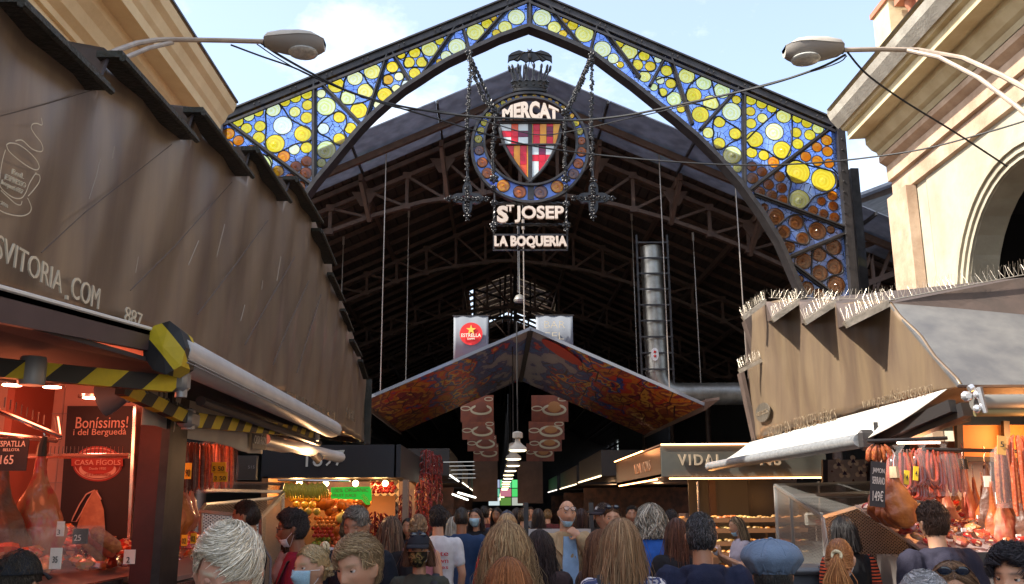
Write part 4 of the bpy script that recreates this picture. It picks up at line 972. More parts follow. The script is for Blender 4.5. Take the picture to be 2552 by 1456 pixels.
# lit ceiling downlights
for (px, py, y) in ((228,992,6.3),(130,965,6.1),(30,960,5.8)):
    p = W(px,py,y=y); q = MB(); q.lathe([(.085,0),(.085,.02),(.06,.025)], p, 16); dl_ = q.build('downlight', M_chr, left)
    q = MB(); q.lathe([(0,-.004),(.055,-.004),(.055,.006),(0,.006)], p, 16); q.build('downlight_lens', emis('red_lamp_lens',(1,.35,.22),14), left).parent = dl_
def light(name, loc, e, col, size=.15, typ='POINT'):
    l = bpy.data.lights.new(name, typ); l.energy = e; l.color = col
    if typ == 'POINT': l.shadow_soft_size = size
    o = bpy.data.objects.new(name, l); COL.objects.link(o); o.location = loc; return o
light('stall_lamp', W(228,1010,y=6.0), 5.4, (1,.20,.09)); light('stall_lamp', (-3.3,4.8,2.35), 7.425, (1,.20,.09)); light('stall_lamp', (-2.6,7.6,2.35), 6.075, (1,.20,.09)); light('stall_lamp', (-3.9,5.9,2.3), 5.4, (1,.22,.09))
light('stall_lamp', (-2.35,4.6,2.3), 2.97, (1,.22,.09))
# pendant spot lamp under the arms
sp = empty('spot_lamp', W(290,985,y=5.0), 'grey ribbed spot lamp hanging under the striped arm', 'spot lamp'); p = wloc(sp)
q = MB(); M = Matrix.Translation(p) @ Matrix.Rotation(R(70),4,'Y'); q.lathe([(.05,.16),(.06,.12),(.05,.1),(.06,.06),(.055,.04),(.09,-.06),(.09,-.08)],(0,0,0),14,M); q.build('shade', mat('slate_lamp',(.12,.13,.15),.5), sp)
q = MB()
for k in range(4): q.lathe([(.064,.05+.025*k),(.064,.058+.025*k)],(0,0,0),14,M)
q.build('cooling_fin', mat('fin_grey',(.45,.45,.46),.4), sp)
# track spots further along
for i, (px, py, y, lit) in enumerate(((712,1100,9.4,0),(735,1115,9.5,0),(757,1112,9.6,1),(786,1135,9.8,1),(668,1092,9.2,0))):
    p = W(px,py,y=y); t = empty('track_spot', p, ['black track spot nearest the white banner','black track spot tilted beside the lit pair','lit black track spot above the 1897 sign','lowest lit black track spot over the fruit stall','half hidden track spot by the banner corner'][i], 'spot lamp', 'track spots under the left awning')
    q = MB(); M = Matrix.Translation(p) @ Matrix.Rotation(R(-40),4,'Y') @ Matrix.Rotation(R(30),4,'X'); q.lathe([(.03,.10),(.045,.09),(.05,-.06),(.052,-.07)],(0,0,0),12,M); q.tube([p,p+Vector((0,0,.16))],.012,6); q.build('barrel', M_iron, t)
    q = MB(); q.lathe([(0,-.072),(.044,-.072),(.044,-.066),(0,-.066)],(0,0,0),12,M)
    q.build('lens', emis('warm_spot_lens',(1,.5,.15),30) if lit else mat('spot_dark_lens',(.1,.06,.04),.2), t)
light('spot_glow', W(786,1150,y=9.5), 6, (1,.55,.25), .05)
# white cloth banner under the fascia
bn = empty('cloth_banner', (-2.0,6.7,2.2), 'white cloth banner under the left roof reading CASA FIGOLS in a grey box', 'banner')
def BN(u, v): # u along, v up
    a = Vector((-2.0,5.33,2.27)); b = Vector((-2.0,8.12,2.25)); p = a.lerp(b,u); p.z += v*.25 + .012*math.sin(u*14)*(1-v); p.x += .02*math.sin(u*19)*(1-v)+.01*math.sin(u*41); return p
q = MB(); q.grid([[BN(i/40,j/6) for j in range(7)] for i in range(41)]); q.build('cloth', mat('banner_cloth',(.62,.57,.48),.8,nscale=3,col2=(.52,.47,.40)), bn, thick=.006); bnc = bn.children[0]
M_gr = mat('slate_print', (.10,.10,.105), .7)
q = MB(); q.prism([BN(.80,.12)+Vector((.035,0,0)),BN(.985,.12)+Vector((.035,0,0)),BN(.985,.86)+Vector((.035,0,0)),BN(.80,.86)+Vector((.035,0,0))],(.004,0,0)); q.build('printed_box', M_gr, bn, smooth=0)
def bt(t, u0, u1, v0, v1, m): 
    q = MB(); a = BN(u0,v0)+Vector((.05,0,0)); b = BN(u1,v0)+Vector((.05,0,0)); text_on(q, t, a, b-a, Vector((0,0,(v1-v0)*.25)), .003, 0); q.build('lettering', m, bn, smooth=0).parent = bnc
bt('CASA FÍGOLS', .81, .975, .28, .62, mat('print_white',(.75,.72,.66),.7)); bt('Parres', .02,.28,.45,.85, M_gr); bt('XARCUTERS | ARTESANS DE L\'EMBOTIT', .42,.78,.5,.70, M_gr)
# dark poster
po = empty('wall_poster', (-2.8,6.6,1.2), 'dark poster with Boníssims! i del Berguedà lettering, red oval emblem and a hanging sausage', 'poster')
def PO(px, py, dy=0): return W(px,py,y=6.75-dy)
q = MB(); q.prism([PO(140,1420),PO(316,1420),PO(334,1012),PO(168,1012)],(0,.03,0)); q.build('board', mat('poster_black',(.014,.006,.008),.6,nscale=2,col2=(.01,.005,.008)), po, smooth=0); pob = bpy.data.objects['board']
M_pc = mat('poster_cream', (.55,.35,.28), .6); M_pr = mat('poster_red', (.30,.03,.02), .6)
def pt(t, x0, y0, x1, y1, h, m=M_pc, dy=.012): 
    q = MB(); a = PO(x0,y0,dy); b = PO(x1,y1,dy); text_on(q, t, a, b-a, Vector((0,0,h*6.7/FPX)), .003, 0); q.build('lettering', m, po, smooth=0).parent = pob
pt('Boníssims!', 188,1068,318,1066,28); pt('i del Berguedà', 182,1090,314,1088,20)
def oval(cx, cy, rx, ry, dy, m, nm): 
    q = MB(); q.prism([PO(cx+rx*math.cos(a),cy+ry*math.sin(a),dy) for a in [2*math.pi*k/36 for k in range(36)]],(0,.003,0)); q.build(nm, m, po, smooth=0)
oval(243,1156,62,44,.006,M_pr,'emblem'); oval(243,1156,58,40,.010,M_pc,'emblem_ring'); oval(243,1156,56,38,.014,M_pr,'emblem_field'); oval(243,1170,46,22,.018,M_pc,'emblem_scroll'); oval(243,1164,40,18,.022,M_pr,'emblem_centre')
q = MB(); q.prism([PO(178,1140,.026),PO(306,1140,.026),PO(306,1162,.026),PO(178,1162,.026)],(0,.003,0)); q.build('emblem_plate', M_pr, po, smooth=0)
pt('CASA FÍGOLS', 186,1159,300,1159,15,dy=.032); pt('VET & MONTMAJOR', 210,1188,277,1188,8,m=M_pr,dy=.024); pt('Desde 1930', 222,1171,264,1171,6,dy=.028)
q = MB(); P_ = [PO(x,y,.02) for x,y in ((236,1222),(215,1232),(198,1258),(182,1290),(178,1300),(190,1300),(205,1275),(220,1245),(236,1222),(240,1225),(252,1245))]; q.tube(P_,.005,5); q.build('printed_string', M_pc, po)
q = MB(); q.tube([PO(236,1222,.02),PO(236,1240,.02),PO(232,1270,.02),PO(226,1320,.02)],[.02,.035,.075,.10],10,flat=.2,up=(1,0,0)); q.build('printed_sausage', mat('print_sausage',(.42,.22,.12),.7,nscale=20,col2=(.30,.14,.08)), po)
q = MB(); a = PO(334,1150); q.bar(PO(337,1012,.02),PO(318,1420,.02),.02,.02,up=(1,0,0)); q.build('edge_trim', M_chr, po, smooth=0)
# ------------------------------------------------------------ goods: meat
M_ham = mat('cured_ham', (.50,.15,.025), .45, nscale=5, col2=(.24,.05,.015), bump=.5, bscale=18, coat=.05)
M_hamD = mat('dark_cured_ham', (.16,.055,.025), .5, nscale=7, col2=(.07,.03,.02), bump=.5, bscale=22, coat=.2)
M_sau = mat('chorizo', (.42,.05,.010), .3, nscale=30, col2=(.22,.02,.012), bump=.3, bscale=60, coat=.6)
M_sauD = mat('dark_sausage', (.10,.035,.025), .4, nscale=30, col2=(.30,.2,.16), bump=.3, bscale=60, lo=.55, hi=.75)
M_salP = mat('pale_salami', (.42,.13,.035), .45, nscale=40, col2=(.24,.035,.012), bump=.3, bscale=60)
M_bag = mat('clear_plastic', (.9,.85,.82), .10, spec=.9, alpha=.07)
M_tagY = mat('yellow_price_card', (.75,.48,.02), .6); M_tagW = mat('white_price_card', (.78,.72,.66), .6); M_ink = mat('ink_black', (.02,.018,.018), .6)
def ham_mesh(L_=.62, w=.13, hoof=True, rs=1):
    r_ = random.Random(rs); q = MB()
    prof = [(0,.020),(.06,.028),(.12,.030),(.2,.036),(.3,.055),(.42,.085),(.55,.118),(.68,.13),(.8,.125),(.9,.10),(.97,.06),(1,.02)]
    pf = []
    for (ta, ra), (tb, rb_) in zip(prof, prof[1:]): pf += [(ta+(tb-ta)*k/3, ra+(rb_-ra)*k/3) for k in range(3)]
    prof = pf+[prof[-1]]
    n = 20; rows = []
    for t, r in prof:
        row = []
        for k in range(n+1):
            a = 2*math.pi*(k%n)/n; rr = r*(w/.13)*(1+.10*math.sin(2*a+t*5+rs)+.09*math.sin(5*a-t*9+rs*2)*(t > .15)+.07*math.sin(t*23+rs+2*a))
            row.append((rr*math.cos(a)+.05*t*t*w/.13, rr*.62*math.sin(a), -L_*t))
        rows.append(row)
    q.grid(rows); 
    return q
def hang(kind, p, s=1.0, rz=0, label='', group=None, m=None, hoof=True, rs=1):
    p = Vector(p); r = empty(kind, p, label, 'ham' if 'ham' in kind else 'sausage', group, rz)
    h = ham_mesh(.62*s, .13*s, rs=rs); h.v = [tuple(Vector(v)+p) for v in h.v]; h.build('meat', m or M_ham, r)
    q = MB(); q.tube([p+Vector((0,0,.0)),p+Vector((0,0,.05)),p+Vector((.015,0,.08)),p+Vector((0,0,.11))],.006,5); q.build('hook', M_chr, r)
    if hoof: q = MB(); q.tube([p+Vector((0,0,-.02)),p+Vector((.0,-.005,.04)),p+Vector((.01,-.02,.09))],[.028,.024,.012],8); q.build('hoof', mat('black_hoof',(.02,.015,.014),.4), r)
    return r
hang('cured_ham', W(22,1140,y=5.2)+Vector((-.02,0,0)), 1.05, 0, 'dark spotted ham hanging behind the ESPATLLA price board', 'hams in the left stall', M_hamD, rs=3)
hang('cured_ham', W(104,1128,y=5.35), .98, .4, 'long ham leg with black hoof on the chrome rail, cut open and red', 'hams in the left stall', mat('cut_ham',(.36,.13,.05),.4,nscale=4,col2=(.38,.02,.02),stretch=(3,3,1),lo=.5,hi=.6,coat=.4), rs=5)
for i, (px, py, s) in enumerate(((420,1150,.9),(432,1145,.95),(447,1205,.6),(462,1200,.62),(478,1205,.58))):
    hang('cured_ham', W(px,py,y=6.9+.15*i), s, .3*i, ['pale ham just right of the maroon pillar','second pale ham behind the pillar edge','short ham over the packed cuts by the pillar','middle short ham under the sausages','red short ham nearest the mesh cage'][i], 'hams in the left stall', [M_ham,M_ham,mat('red_ham',(.38,.06,.03),.4,nscale=6,col2=(.5,.2,.1),stretch=(4,4,1),coat=.4)][min(i,2)], hoof=False, rs=i+9)
def sausage_bunch(p, n, L_, r, m, label, group, spread=.05, bag=False, loop=False, kind='sausage_bunch'):
    p = Vector(p); root = empty(kind, p, label, 'sausages', group)
    for i in range(n):
        q = MB(); ox = (i-(n-1)/2)*spread; oy = rnd.uniform(-.03,.03)
        if loop: pts = [p+Vector((ox-.02,oy,0)),p+Vector((ox-.035,oy,-L_*.5)),p+Vector((ox-.03,oy,-L_*.88)),p+Vector((ox,oy,-L_)),p+Vector((ox+.03,oy,-L_*.88)),p+Vector((ox+.035,oy,-L_*.5)),p+Vector((ox+.02,oy,0))]; rs_ = [r*.5]+[r]*5+[r*.5]
        else: pts = [p+Vector((ox*.5,oy,0)),p+Vector((ox*.8,oy,-.03)),p+Vector((ox,oy,-L_*.4)),p+Vector((ox*1.1,oy+.01,-L_*.9)),p+Vector((ox*1.1,oy,-L_))]; rs_ = [r*.3,r*.9,r,r,r*.4]
        q.tube(pts, rs_, 8); q.build('sausage', m, root)
    if bag: q = MB(); q.tube([p+Vector((0,0,.06)),p+Vector((0,0,.02)),p+Vector((0,0,-.05)),p+Vector((0,0,-L_*.6)),p+Vector((0,0,-L_*1.08))],[.05,.02,spread*n*.55+.02,spread*n*.6+.03,spread*n*.5+.03],10,flat=.6,up=(1,0,0)); q.build('plastic_bag', M_bag, root)
    return root
lab = ['dark sausages hanging nearest the maroon pillar','dark mottled sausages left of the 3.50 cards','whip-thin dark sausages in the middle of the left rail','dark sausages right of the middle of the left rail','speckled sausages over the double price cards','pale sausages in the middle of the far end','pale bagged sausages nearest the lit bulb']
for i, (px, m) in enumerate(((432,M_sauD),(448,M_sauD),(470,M_sauD),(490,M_sauD),(515,M_salP),(540,M_salP),(565,M_salP))):
    sausage_bunch(W(px,1098+i*2,y=6.6+.25*i), 4, .36, .018, m, lab[i], 'sausage bunches in the left stall', .035, bag=i>3)
# price boards
def board(kind, p, w, h, txts, label, mb_, mt, tilt=0, group=None):
    p = Vector(p); r = empty(kind, p, label, 'price sign', group); M = Matrix.Rotation(tilt,3,'Y')
    q = MB(); q.prism([p+M@Vector((-w/2,0,-h/2)),p+M@Vector((w/2,0,-h/2)),p+M@Vector((w/2,0,h/2)),p+M@Vector((-w/2,0,h/2))],(0,.008,0)); cd_ = q.build('card', mb_, r, smooth=0)
    q = MB()
    for t, u0, u1, v0, v1 in txts:
        a = p+M@Vector((-w/2+w*u0,-.004,-h/2+h*v0)); text_on(q, t, a, M@Vector((w*(u1-u0),0,0)), M@Vector((0,0,h*(v1-v0))), .003, .003)
    q.build('lettering', mt, r, smooth=0).parent = cd_; return r
M_blk = mat('blackboard', (.03,.02,.022), .5); M_chalk = mat('chalk_letter', (.75,.62,.55), .6)
board('price_board', W(28,1133,y=4.9), .165, .165, [('ESPATLLA',.06,.92,.74,.92),('BELLOTA',.25,.75,.60,.69),('165',.2,.6,.2,.48)], 'black ESPATLLA 165 price board hanging by the left ham', M_blk, M_chalk)
for i, (px, py, y, w, h, t, l) in enumerate(((443,1168,6.4,.055,.14,'5','tall orange price card beside the pillar'),(464,1174,6.6,.07,.11,'3 90','yellow 3.90 card under the dark sausages'),(545,1165,7.4,.11,.08,'5 50','upper yellow 5.50 card of the right pair'),(549,1189,7.4,.11,.075,'3 50','lower yellow 3.50 card of the right pair'))):
    board('price_card', W(px,py,y=y), w, h, [(t,.1,.9,.15,.6)], l, M_tagY, M_ink, group='yellow price cards in the left stall')
# packed cuts piled on the trays: individually wrapped lumps
M_cut = vcol_mat('wrapped_cut', .22, bump=.6, bscale=28, spec=.8, coat=.9)
cutcols = [(.45,.025,.015),(.50,.10,.03),(.55,.18,.06),(.30,.015,.012),(.46,.045,.02),(.55,.26,.11),(.25,.03,.015)]
packs = {}
def pack_proto(k):
    if k in packs: return packs[k]
    r_ = random.Random(k); q = MB(); col = cutcols[k % len(cutcols)]; n, m_ = 10, 6
    rows = []
    for i in range(m_+1):
        a = math.pi*i/m_; row = []
        for j in range(n):
            b = 2*math.pi*j/n; f = 1+.3*r_.uniform(-1,1)*math.sin(a); row.append((.055*math.sin(a)*math.cos(b)*f, .04*math.sin(a)*math.sin(b)*f, .028-.028*math.cos(a)*f))
        row.append(row[0]); rows.append(row)
    q.grid(rows); q.c = [tuple(min(1,c*r_.uniform(.6,1.35)) for c in col) if r_.random() > .12 else (.60,.32,.18) for _ in q.c]
    me = q.build('packed_cut', M_cut, kind='tmp', smooth=30); bpy.data.objects.remove(me.copy()) if False else None
    d = me.data; bpy.data.objects.remove(me); packs[k] = d; return d
def put_pack(p, s, label, group, k=None, tagm=None):
    k = rnd.randrange(14) if k is None else k
    o = bpy.data.objects.new('packed_meat_cut', pack_proto(k)); COL.objects.link(o); o.location = p; o.rotation_euler = (rnd.uniform(-.4,.4),rnd.uniform(-.4,.4),rnd.uniform(0,6.28)); s_ = s*rnd.uniform(.8,1.25); o.scale = (s_,s_,s_*rnd.uniform(.8,1.2))
    return tag(o, label, 'packed meat', group)
for i in range(170):
    u = rnd.random(); y = 4.2+2.4*i/170; x = -2.32-.85*u; hh = 0.05*rnd.random()+(.14*max(0,math.sin((y-4.4)*1.6))*u)
    put_pack((x,y,1.42+.2*(-x-2.22)/.88+hh), 1.2, 'glossy wrapped cured cut heaped on the near left tray', 'wrapped cuts on the near left tray')
for i in range(90):
    u = rnd.random(); y = 6.2+2.2*i/90; x = -2.22-.75*u
    put_pack((x,y,1.37+.3*(-x-2.16)/.94+.05*rnd.random()), 1.1, 'dark red wrapped cut on the tray behind the maroon pillar', 'wrapped cuts on the far left tray')
for i, (px, py, y, t) in enumerate(((402+22,1352,6.3,'2'),(443,1350,6.6,'2'),(467,1347,6.8,'2'),(490,1342,7.0,'2'))):
    board('price_card', W(px-8,py,y=y), .04, .075, [('0'+t,.15,.85,.2,.7)], ['leftmost yellow card clipped to the far tray','second yellow card clipped to the far tray','third yellow card clipped to the far tray','rightmost yellow card clipped to the far tray'][i], M_tagY, M_ink, group='yellow cards on the far tray')
board('price_card', W(222,1335,y=4.7)+Vector((0,-.1,0)), .07,.07,[('25',.15,.6,.2,.6)],'black 25 price card standing in the heap',M_blk,M_chalk)
board('price_card', W(150,1318,y=4.7), .035,.07,[('3',.2,.6,.1,.45)],'white 3 price card on the acrylic case',M_tagW,M_ink)
board('price_card', W(138,1392,y=4.3), .05,.09,[('35',.3,.75,.3,.6)],'large white 35 price card lying on the near tray',M_tagW,M_ink)
board('price_card', W(322,1388,y=5.3), .06,.075,[('2',.3,.6,.1,.5)],'small white 2 price card at the counter corner',M_tagW,M_ink)
# acrylic cases
M_acr = mat('acrylic', (.95,.85,.82), .06, spec=.9, alpha=.05)
for a, b, l in (((20,1318),(130,1430),'near clear acrylic case full of cured meat'),((110,1312),(200,1425),'second clear acrylic case beside the first')):
    p0 = W(*a,y=4.3); p1 = W(*b,y=4.3); q = MB(); q.box(((p0.x+p1.x)/2,4.35,(p0.z+p1.z)/2),(p1.x-p0.x,.35,p0.z-p1.z)); tag(q.build('acrylic_case', M_acr, smooth=0), l, 'display case')
# long cured loins leaning on the heap
for i, (a, b) in enumerate((((200,1330),(262,1395)),((215,1322),(285,1385)),((228,1318),(300,1372)))):
    pa_ = W(*a,y=5.0); pb_ = W(*b,y=5.1); q = MB(); q.tube([pa_,pa_.lerp(pb_,.15),pa_.lerp(pb_,.85),pb_],[.01,.035,.035,.012],8,flat=.5); tag(q.build('vacuum_packed_loin', [M_sau,M_salP,M_cut][0 if i==1 else 1]), ['lowest packed loin leaning on the heap','middle red packed loin leaning on the heap','topmost packed loin leaning on the heap'][i], 'packed meat')
# ------------------------------------------------------------ right stall
XR = 3.34
rs = empty('ham_stall', (XR+1.5,9,0), 'right ham stall with sunlit stepped bronze metal roof fascia over hanging hams', 'market stall')
def G(px, py, dx=0): return W(px, py, x=XR+dx)
steps = [((2108,811),(2214,758)),((2006,805),(2083,756)),((1925,799),(1992,752)),((1851,795),(1909,752))]
tops = [G(*b) for a, b in steps]            # rising towards the far end
yn, yf = 6.65, 12.15; zb_ = 2.63
q = MB(); rows = []
def rtop(y):
    if y <= tops[0].y: t = (y-yn)/(tops[0].y-yn); return zb_+.02+(tops[0].z-zb_)*max(t,0)
    for a, b in zip(tops, tops[1:]):
        if a.y <= y <= b.y: return a.z-.02+(b.z-a.z)*((y-a.y)/(b.y-a.y))**.6
    return tops[-1].z if y < 11.85 else G(1890,897).z
for y in sorted(list(np.linspace(yn, yf, 90))+[t.y for t in tops]+[11.84,11.86]):
    col = []
    for j in range(13):
        z = zb_+(rtop(y)-zb_)*j/12
        k = (y+(z-zb_)*.55)/.75; tri = abs((k%1)-.5)*2; k2 = (y-(z-zb_)*.8)/1.7; tri2 = abs((k2%1)-.5)*2
        col.append((XR+.03*tri+.04*tri2-.03, y, z))
    rows.append(col)
q.grid(rows); q.build('fascia', M_fasR, rs, smooth=14, thick=.02)
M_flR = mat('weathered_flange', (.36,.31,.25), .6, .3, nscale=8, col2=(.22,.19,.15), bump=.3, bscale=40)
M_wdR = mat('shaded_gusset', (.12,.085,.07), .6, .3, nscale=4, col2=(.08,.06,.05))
def flangeR(a, b, yb=None, nxt=None):
    pb = G(*b); pa = W(*a, y=pb.y); q = MB(); q.bar(pa, pb, .05, .05); q.bar(pa+Vector((0,.03,.025)), pb+Vector((0,.03,.025)), .09, .02); q.build('roof_flange', M_flR, rs, smooth=0)
    if nxt is not None:
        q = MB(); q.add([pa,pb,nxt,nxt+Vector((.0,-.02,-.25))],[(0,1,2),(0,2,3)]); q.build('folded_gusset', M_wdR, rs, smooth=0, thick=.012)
    return pa, pb
sp_lines = []
for i, (a, b) in enumerate(steps):
    nxt = tops[i+1] if i < 3 else None
    sp_lines.append(flangeR(a, b, nxt=nxt))
b5 = G(1898,898); p5 = W(1842,926,y=b5.y); q = MB(); q.bar(p5, b5, .05, .05); q.build('roof_flange', M_flR, rs, smooth=0); sp_lines.append((p5,b5))
pB = W(1886,1107,y=12.15); q = MB(); q.bar(W(1857,800,y=12.0), W(1888,896,y=12.0), .18, .05, up=(1,0,0)); q.bar(W(1846,930,y=12.15), W(1884,1104,y=12.15), .18, .05, up=(1,0,0)); q.prism([(XR,12.15,zb_),(XR+1.2,12.15,zb_),(XR+1.2,12.15,4.1),(XR,12.15,4.3)],(0,.04,0)); q.build('end_plate', M_wdR, rs, smooth=0)
# near end: hipped grey facet and brown top strip
sA = G(2214,758); sB = Vector((XR,yn,zb_)); e1_ = W(2700,985,y=yn); 
def onplane(px, py):
    n = (Vector((1,0,0))).cross(sA-sB).normalized(); d = Rm @ _d(px,py); t = (sB-CAM).dot(n)/d.dot(n); return CAM+d*t
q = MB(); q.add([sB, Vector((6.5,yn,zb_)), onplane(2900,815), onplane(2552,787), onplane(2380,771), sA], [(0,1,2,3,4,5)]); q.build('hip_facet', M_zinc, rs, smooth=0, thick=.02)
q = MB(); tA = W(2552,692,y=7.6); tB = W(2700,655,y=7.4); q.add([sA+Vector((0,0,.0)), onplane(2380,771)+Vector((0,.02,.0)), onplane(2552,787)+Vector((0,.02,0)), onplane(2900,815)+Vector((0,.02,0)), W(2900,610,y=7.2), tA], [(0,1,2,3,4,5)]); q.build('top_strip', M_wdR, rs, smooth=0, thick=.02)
q = MB(); q.prism([(XR+.05,yn+.1,zb_),(6.5,yn+.1,zb_),(6.5,yf,zb_+.1),(XR+.05,yf,zb_+.1)],(0,0,.04)); q.prism([tops[0]+Vector((.05,.2,-.05)),W(2552,700,y=7.8),Vector((7,12,3.9)),tops[-1]+Vector((.05,0,-.05))],(0,0,.03)); q.build('ceiling', mat('dark_canopy',(.05,.035,.03),.7), rs, smooth=0)
def fasR_text(txt, bl, br, h, m):
    a = W(*bl, x=XR-.045); b = W(*br, x=XR-.045); q = MB(); text_on(q, txt, a, b-a, Vector((0,-.02,h)), .004, -.006); q.build('lettering', m, rs, smooth=0)
M_ft = mat('faded_letter', (.36,.28,.185), .5, .3, nscale=25, col2=(.18,.13,.085), lo=.35, hi=.55)
fasR_text('EN', (1957,1080),(1971,1077),.13,M_ft); fasR_text('PRODUCTES', (1980,1072),(2035,1060),.13,M_ft); fasR_text('IBÈRICS', (2042,1058),(2085,1048),.15,M_ft); fasR_text('TRADICIO', (1910,1090),(1950,1082),.12,M_ft); fasR_text('www.pernilsiberics.com', (2150,1028),(2325,990),.13,M_ft)
c = W(1902,1028,x=XR-.05); q = MB(); q.prism([(c.x,c.y+.30*math.cos(a),c.z+.115*math.sin(a)) for a in [2*math.pi*k/28 for k in range(28)]],(-.012,0,0)); q.build('round_plaque', mat('plaque_metal',(.35,.31,.25),.35,.7,nscale=12,col2=(.22,.19,.15)), rs, smooth=0)
q = MB(); text_on(q,'IBERICS',c+Vector((-.014,.24,-.03)),Vector((0,-.48,0)),Vector((0,0,.05)),.004,-.004); q.build('plaque_lettering', M_ft, rs, smooth=0)
# bird spikes
M_spk = mat('spike_wire', (.45,.40,.33), .35, .7)
def spikes(a, b, n, h, label, fan=.5):
    q = MB(); a = Vector(a); b = Vector(b); t = (b-a).normalized(); side = t.cross(Vector((0,0,1))).normalized()
    for i in range(n):
        p = a.lerp(b, (i+.5)/n)
        for s_ in (-1,1,.2):
            d = (Vector((0,0,1))+side*s_*fan*rnd.uniform(.7,1.2)+t*rnd.uniform(-.25,.25)).normalized(); q.tube([p, p+d*h*rnd.uniform(.85,1.1)], .0009, 4, cap=False)
    q.bar(a, b, .03, .006); tag(q.build('bird_spikes', M_spk, smooth=0), label, 'bird spikes', 'bird spike strips on the right stall roof')
for (a, b), l in zip(sp_lines, ('spike strip on the nearest roof flange','second spike strip with droppings','third spike strip from the near hip','spike strip on the highest far flange','lowest spike strip at the far left corner')): spikes(a+Vector((0,.03,.04)), b+Vector((0,.03,.04)), 22, .13, l)
spikes(sA+Vector((0,0,.03)), W(2700,657,y=7.45), 44, .13, 'long spike strip along the roof ridge below the stone arch', .8)
for i in range(3): spikes(tops[i]+Vector((.05,0,.03)), tops[i+1]+Vector((.05,0,.05)), 8, .11, ['ridge spikes between the first two flanges','ridge spikes between the middle flanges','ridge spikes by the blue glass foot'][i], .6)
# awning
ar = empty('striped_awning', (3.1,9,2.4), 'sunlit white awning with grey front bar sloping from the right stall', 'awning'); ar['category'] = 'awning'
ar.name = 'fabric_awning'
bn_ = W(2150,1098,y=7.7); bf = W(1772,1163,y=12.7)
M_awn = mat('white_awning_cloth', (.52,.50,.45), .7, nscale=4, col2=(.45,.43,.385))
q = MB(); fa = Vector((XR-.03,6.75,zb_-.01)); fb_ = Vector((XR-.03,12.2,zb_-.03)); rows = []
for i in range(21):
    t = i/20; a = fa.lerp(fb_, t); b = bn_.lerp(bf, t); rows.append([a.lerp(b, s_/6)+Vector((0,0,-.03*math.sin(math.pi*s_/6))) for s_ in range(7)])
q.grid(rows); q.build('cloth', M_awn, ar, thick=.006)
q = MB(); q.tube([bn_,bf],.062,12,flat=1.3,up=(0,0,1)); q.build('front_bar', mat('grey_bar',(.36,.37,.38),.4,.35,nscale=6,col2=(.22,.23,.24),stretch=(1,3,6)), ar)
q = MB(); q.box(bn_+Vector((0.02,-.04,.0)),(.14,.06,.17),bev=.03); q.box(bn_+Vector((.10,-.05,.09)),(.03,.02,.11)); q.box(bf+Vector((0,.02,.09)),(.02,.02,.06)); q.build('end_cap', M_iron, ar, smooth=0)
q = MB(); q.bar(bn_+Vector((.1,.1,.0)), Vector((XR+.0,6.75,2.50)), .06,.09); q.bar(W(2170,1120,y=7.9),W(2410,1020,y=6.7),.08,.10); q.bar(W(2250,1085,y=7.9),W(2400,1040,y=7.0),.12,.06); q.build('folding_arm', mat('black_arm',(.025,.022,.022),.4), ar, smooth=0)
q = MB(); q.tube([W(2180,1090,y=8.1),W(2300,1050,y=7.5)],.06,10); q.tube([W(2290,1060,y=7.8),W(2390,1025,y=7.2)],.05,10); q.build('roller', mat('black_arm',(.02,.02,.02),.5), ar)
j = W(2428,995,y=6.5)
q = MB(); q.tube([W(2425,1003,y=6.55),W(2700,1000,y=6.55)],.055,12); q.build('second_roller', mat('grey_roller',(.22,.21,.19),.45,.4), ar); q = MB(); q.tube([W(2430,1028,y=6.55),W(2700,1026,y=6.55)],.030,12); q.build('lower_roller', mat('olive_roller',(.20,.17,.08),.45,.3), ar)
q = MB(); q.box(j+Vector((-.05,0,.02)),(.08,.05,.07),bev=.02); q.ell(j+Vector((.02,-.02,.03)),.035,8,6); q.ell(j+Vector((.0,-.02,-.07)),.03,8,6); q.tube([j+Vector((.02,-.03,.08)),j+Vector((.05,-.03,-.10))],[.03,.02],8); q.tube([W(2415,970,y=6.6),W(2425,965,y=6.6)],.025,8); q.build('joint_casting', mat('bright_casting',(.6,.6,.62),.25,.7), ar)
# hanging goods, counter
warm = (1,.40,.12)
light('stall_lamp', W(2285,1108,y=7.6), 5.5, warm); light('stall_lamp', (4.3,7.6,2.35), 9, warm); light('stall_lamp', (3.9,6.5,2.3), 4.5, warm); light('stall_lamp', (5.1,7.2,2.3), 6, warm)
q = MB(); q.tube([W(2236,1104,y=7.4),W(2342,1103,y=7.4)],.009,6); q.build('tube_light', emis('pink_tube',(1,.5,.36),6), rs)
q = MB(); q.tube([W(2160,1100,y=7.0),W(2360,1092,y=7.0)],.014,8); q.tube([W(2300,1120,y=7.0),W(2700,1128,y=7.0)],.014,8); q.build('hanging_rail', M_iron, rs)
q = MB(); q.box((5.2,7.9,2.30),(2.6,.05,.30)); q.build('wood_panel', mat('amber_board',(.36,.15,.03),.5,nscale=2,col2=(.45,.17,.03),stretch=(.4,1,4)), rs, smooth=0)
q = MB(); 
for px in (2388,2505): q.bar(W(px,1050,y=7.8), W(px+4,1145,y=7.8), .05,.05,up=(0,1,0))
q.bar(W(2300,1142,y=7.8), W(2700,1150,y=7.8), .05,.04); q.build('board_frame', M_iron, rs, smooth=0)
q = MB(); q.prism([W(2350,1150,y=8.0),W(2470,1150,y=8.0),W(2475,1330,y=8.0),W(2350,1330,y=8.0)],(0,.03,0)); q.build('back_panel', mat('pale_panel',(.52,.48,.44),.6), rs, smooth=0)
q = MB(); q.box((5.4,9.2,1.2),(2.6,.1,2.4)); q.box((6.3,8,1.3),(.1,3,2.6)); q.build('back_wall', mat('brown_back',(.20,.08,.04),.7), rs, smooth=0)
cx0 = W(2322,1400,y=6.6).x; zc = W(2400,1398,y=6.6).z
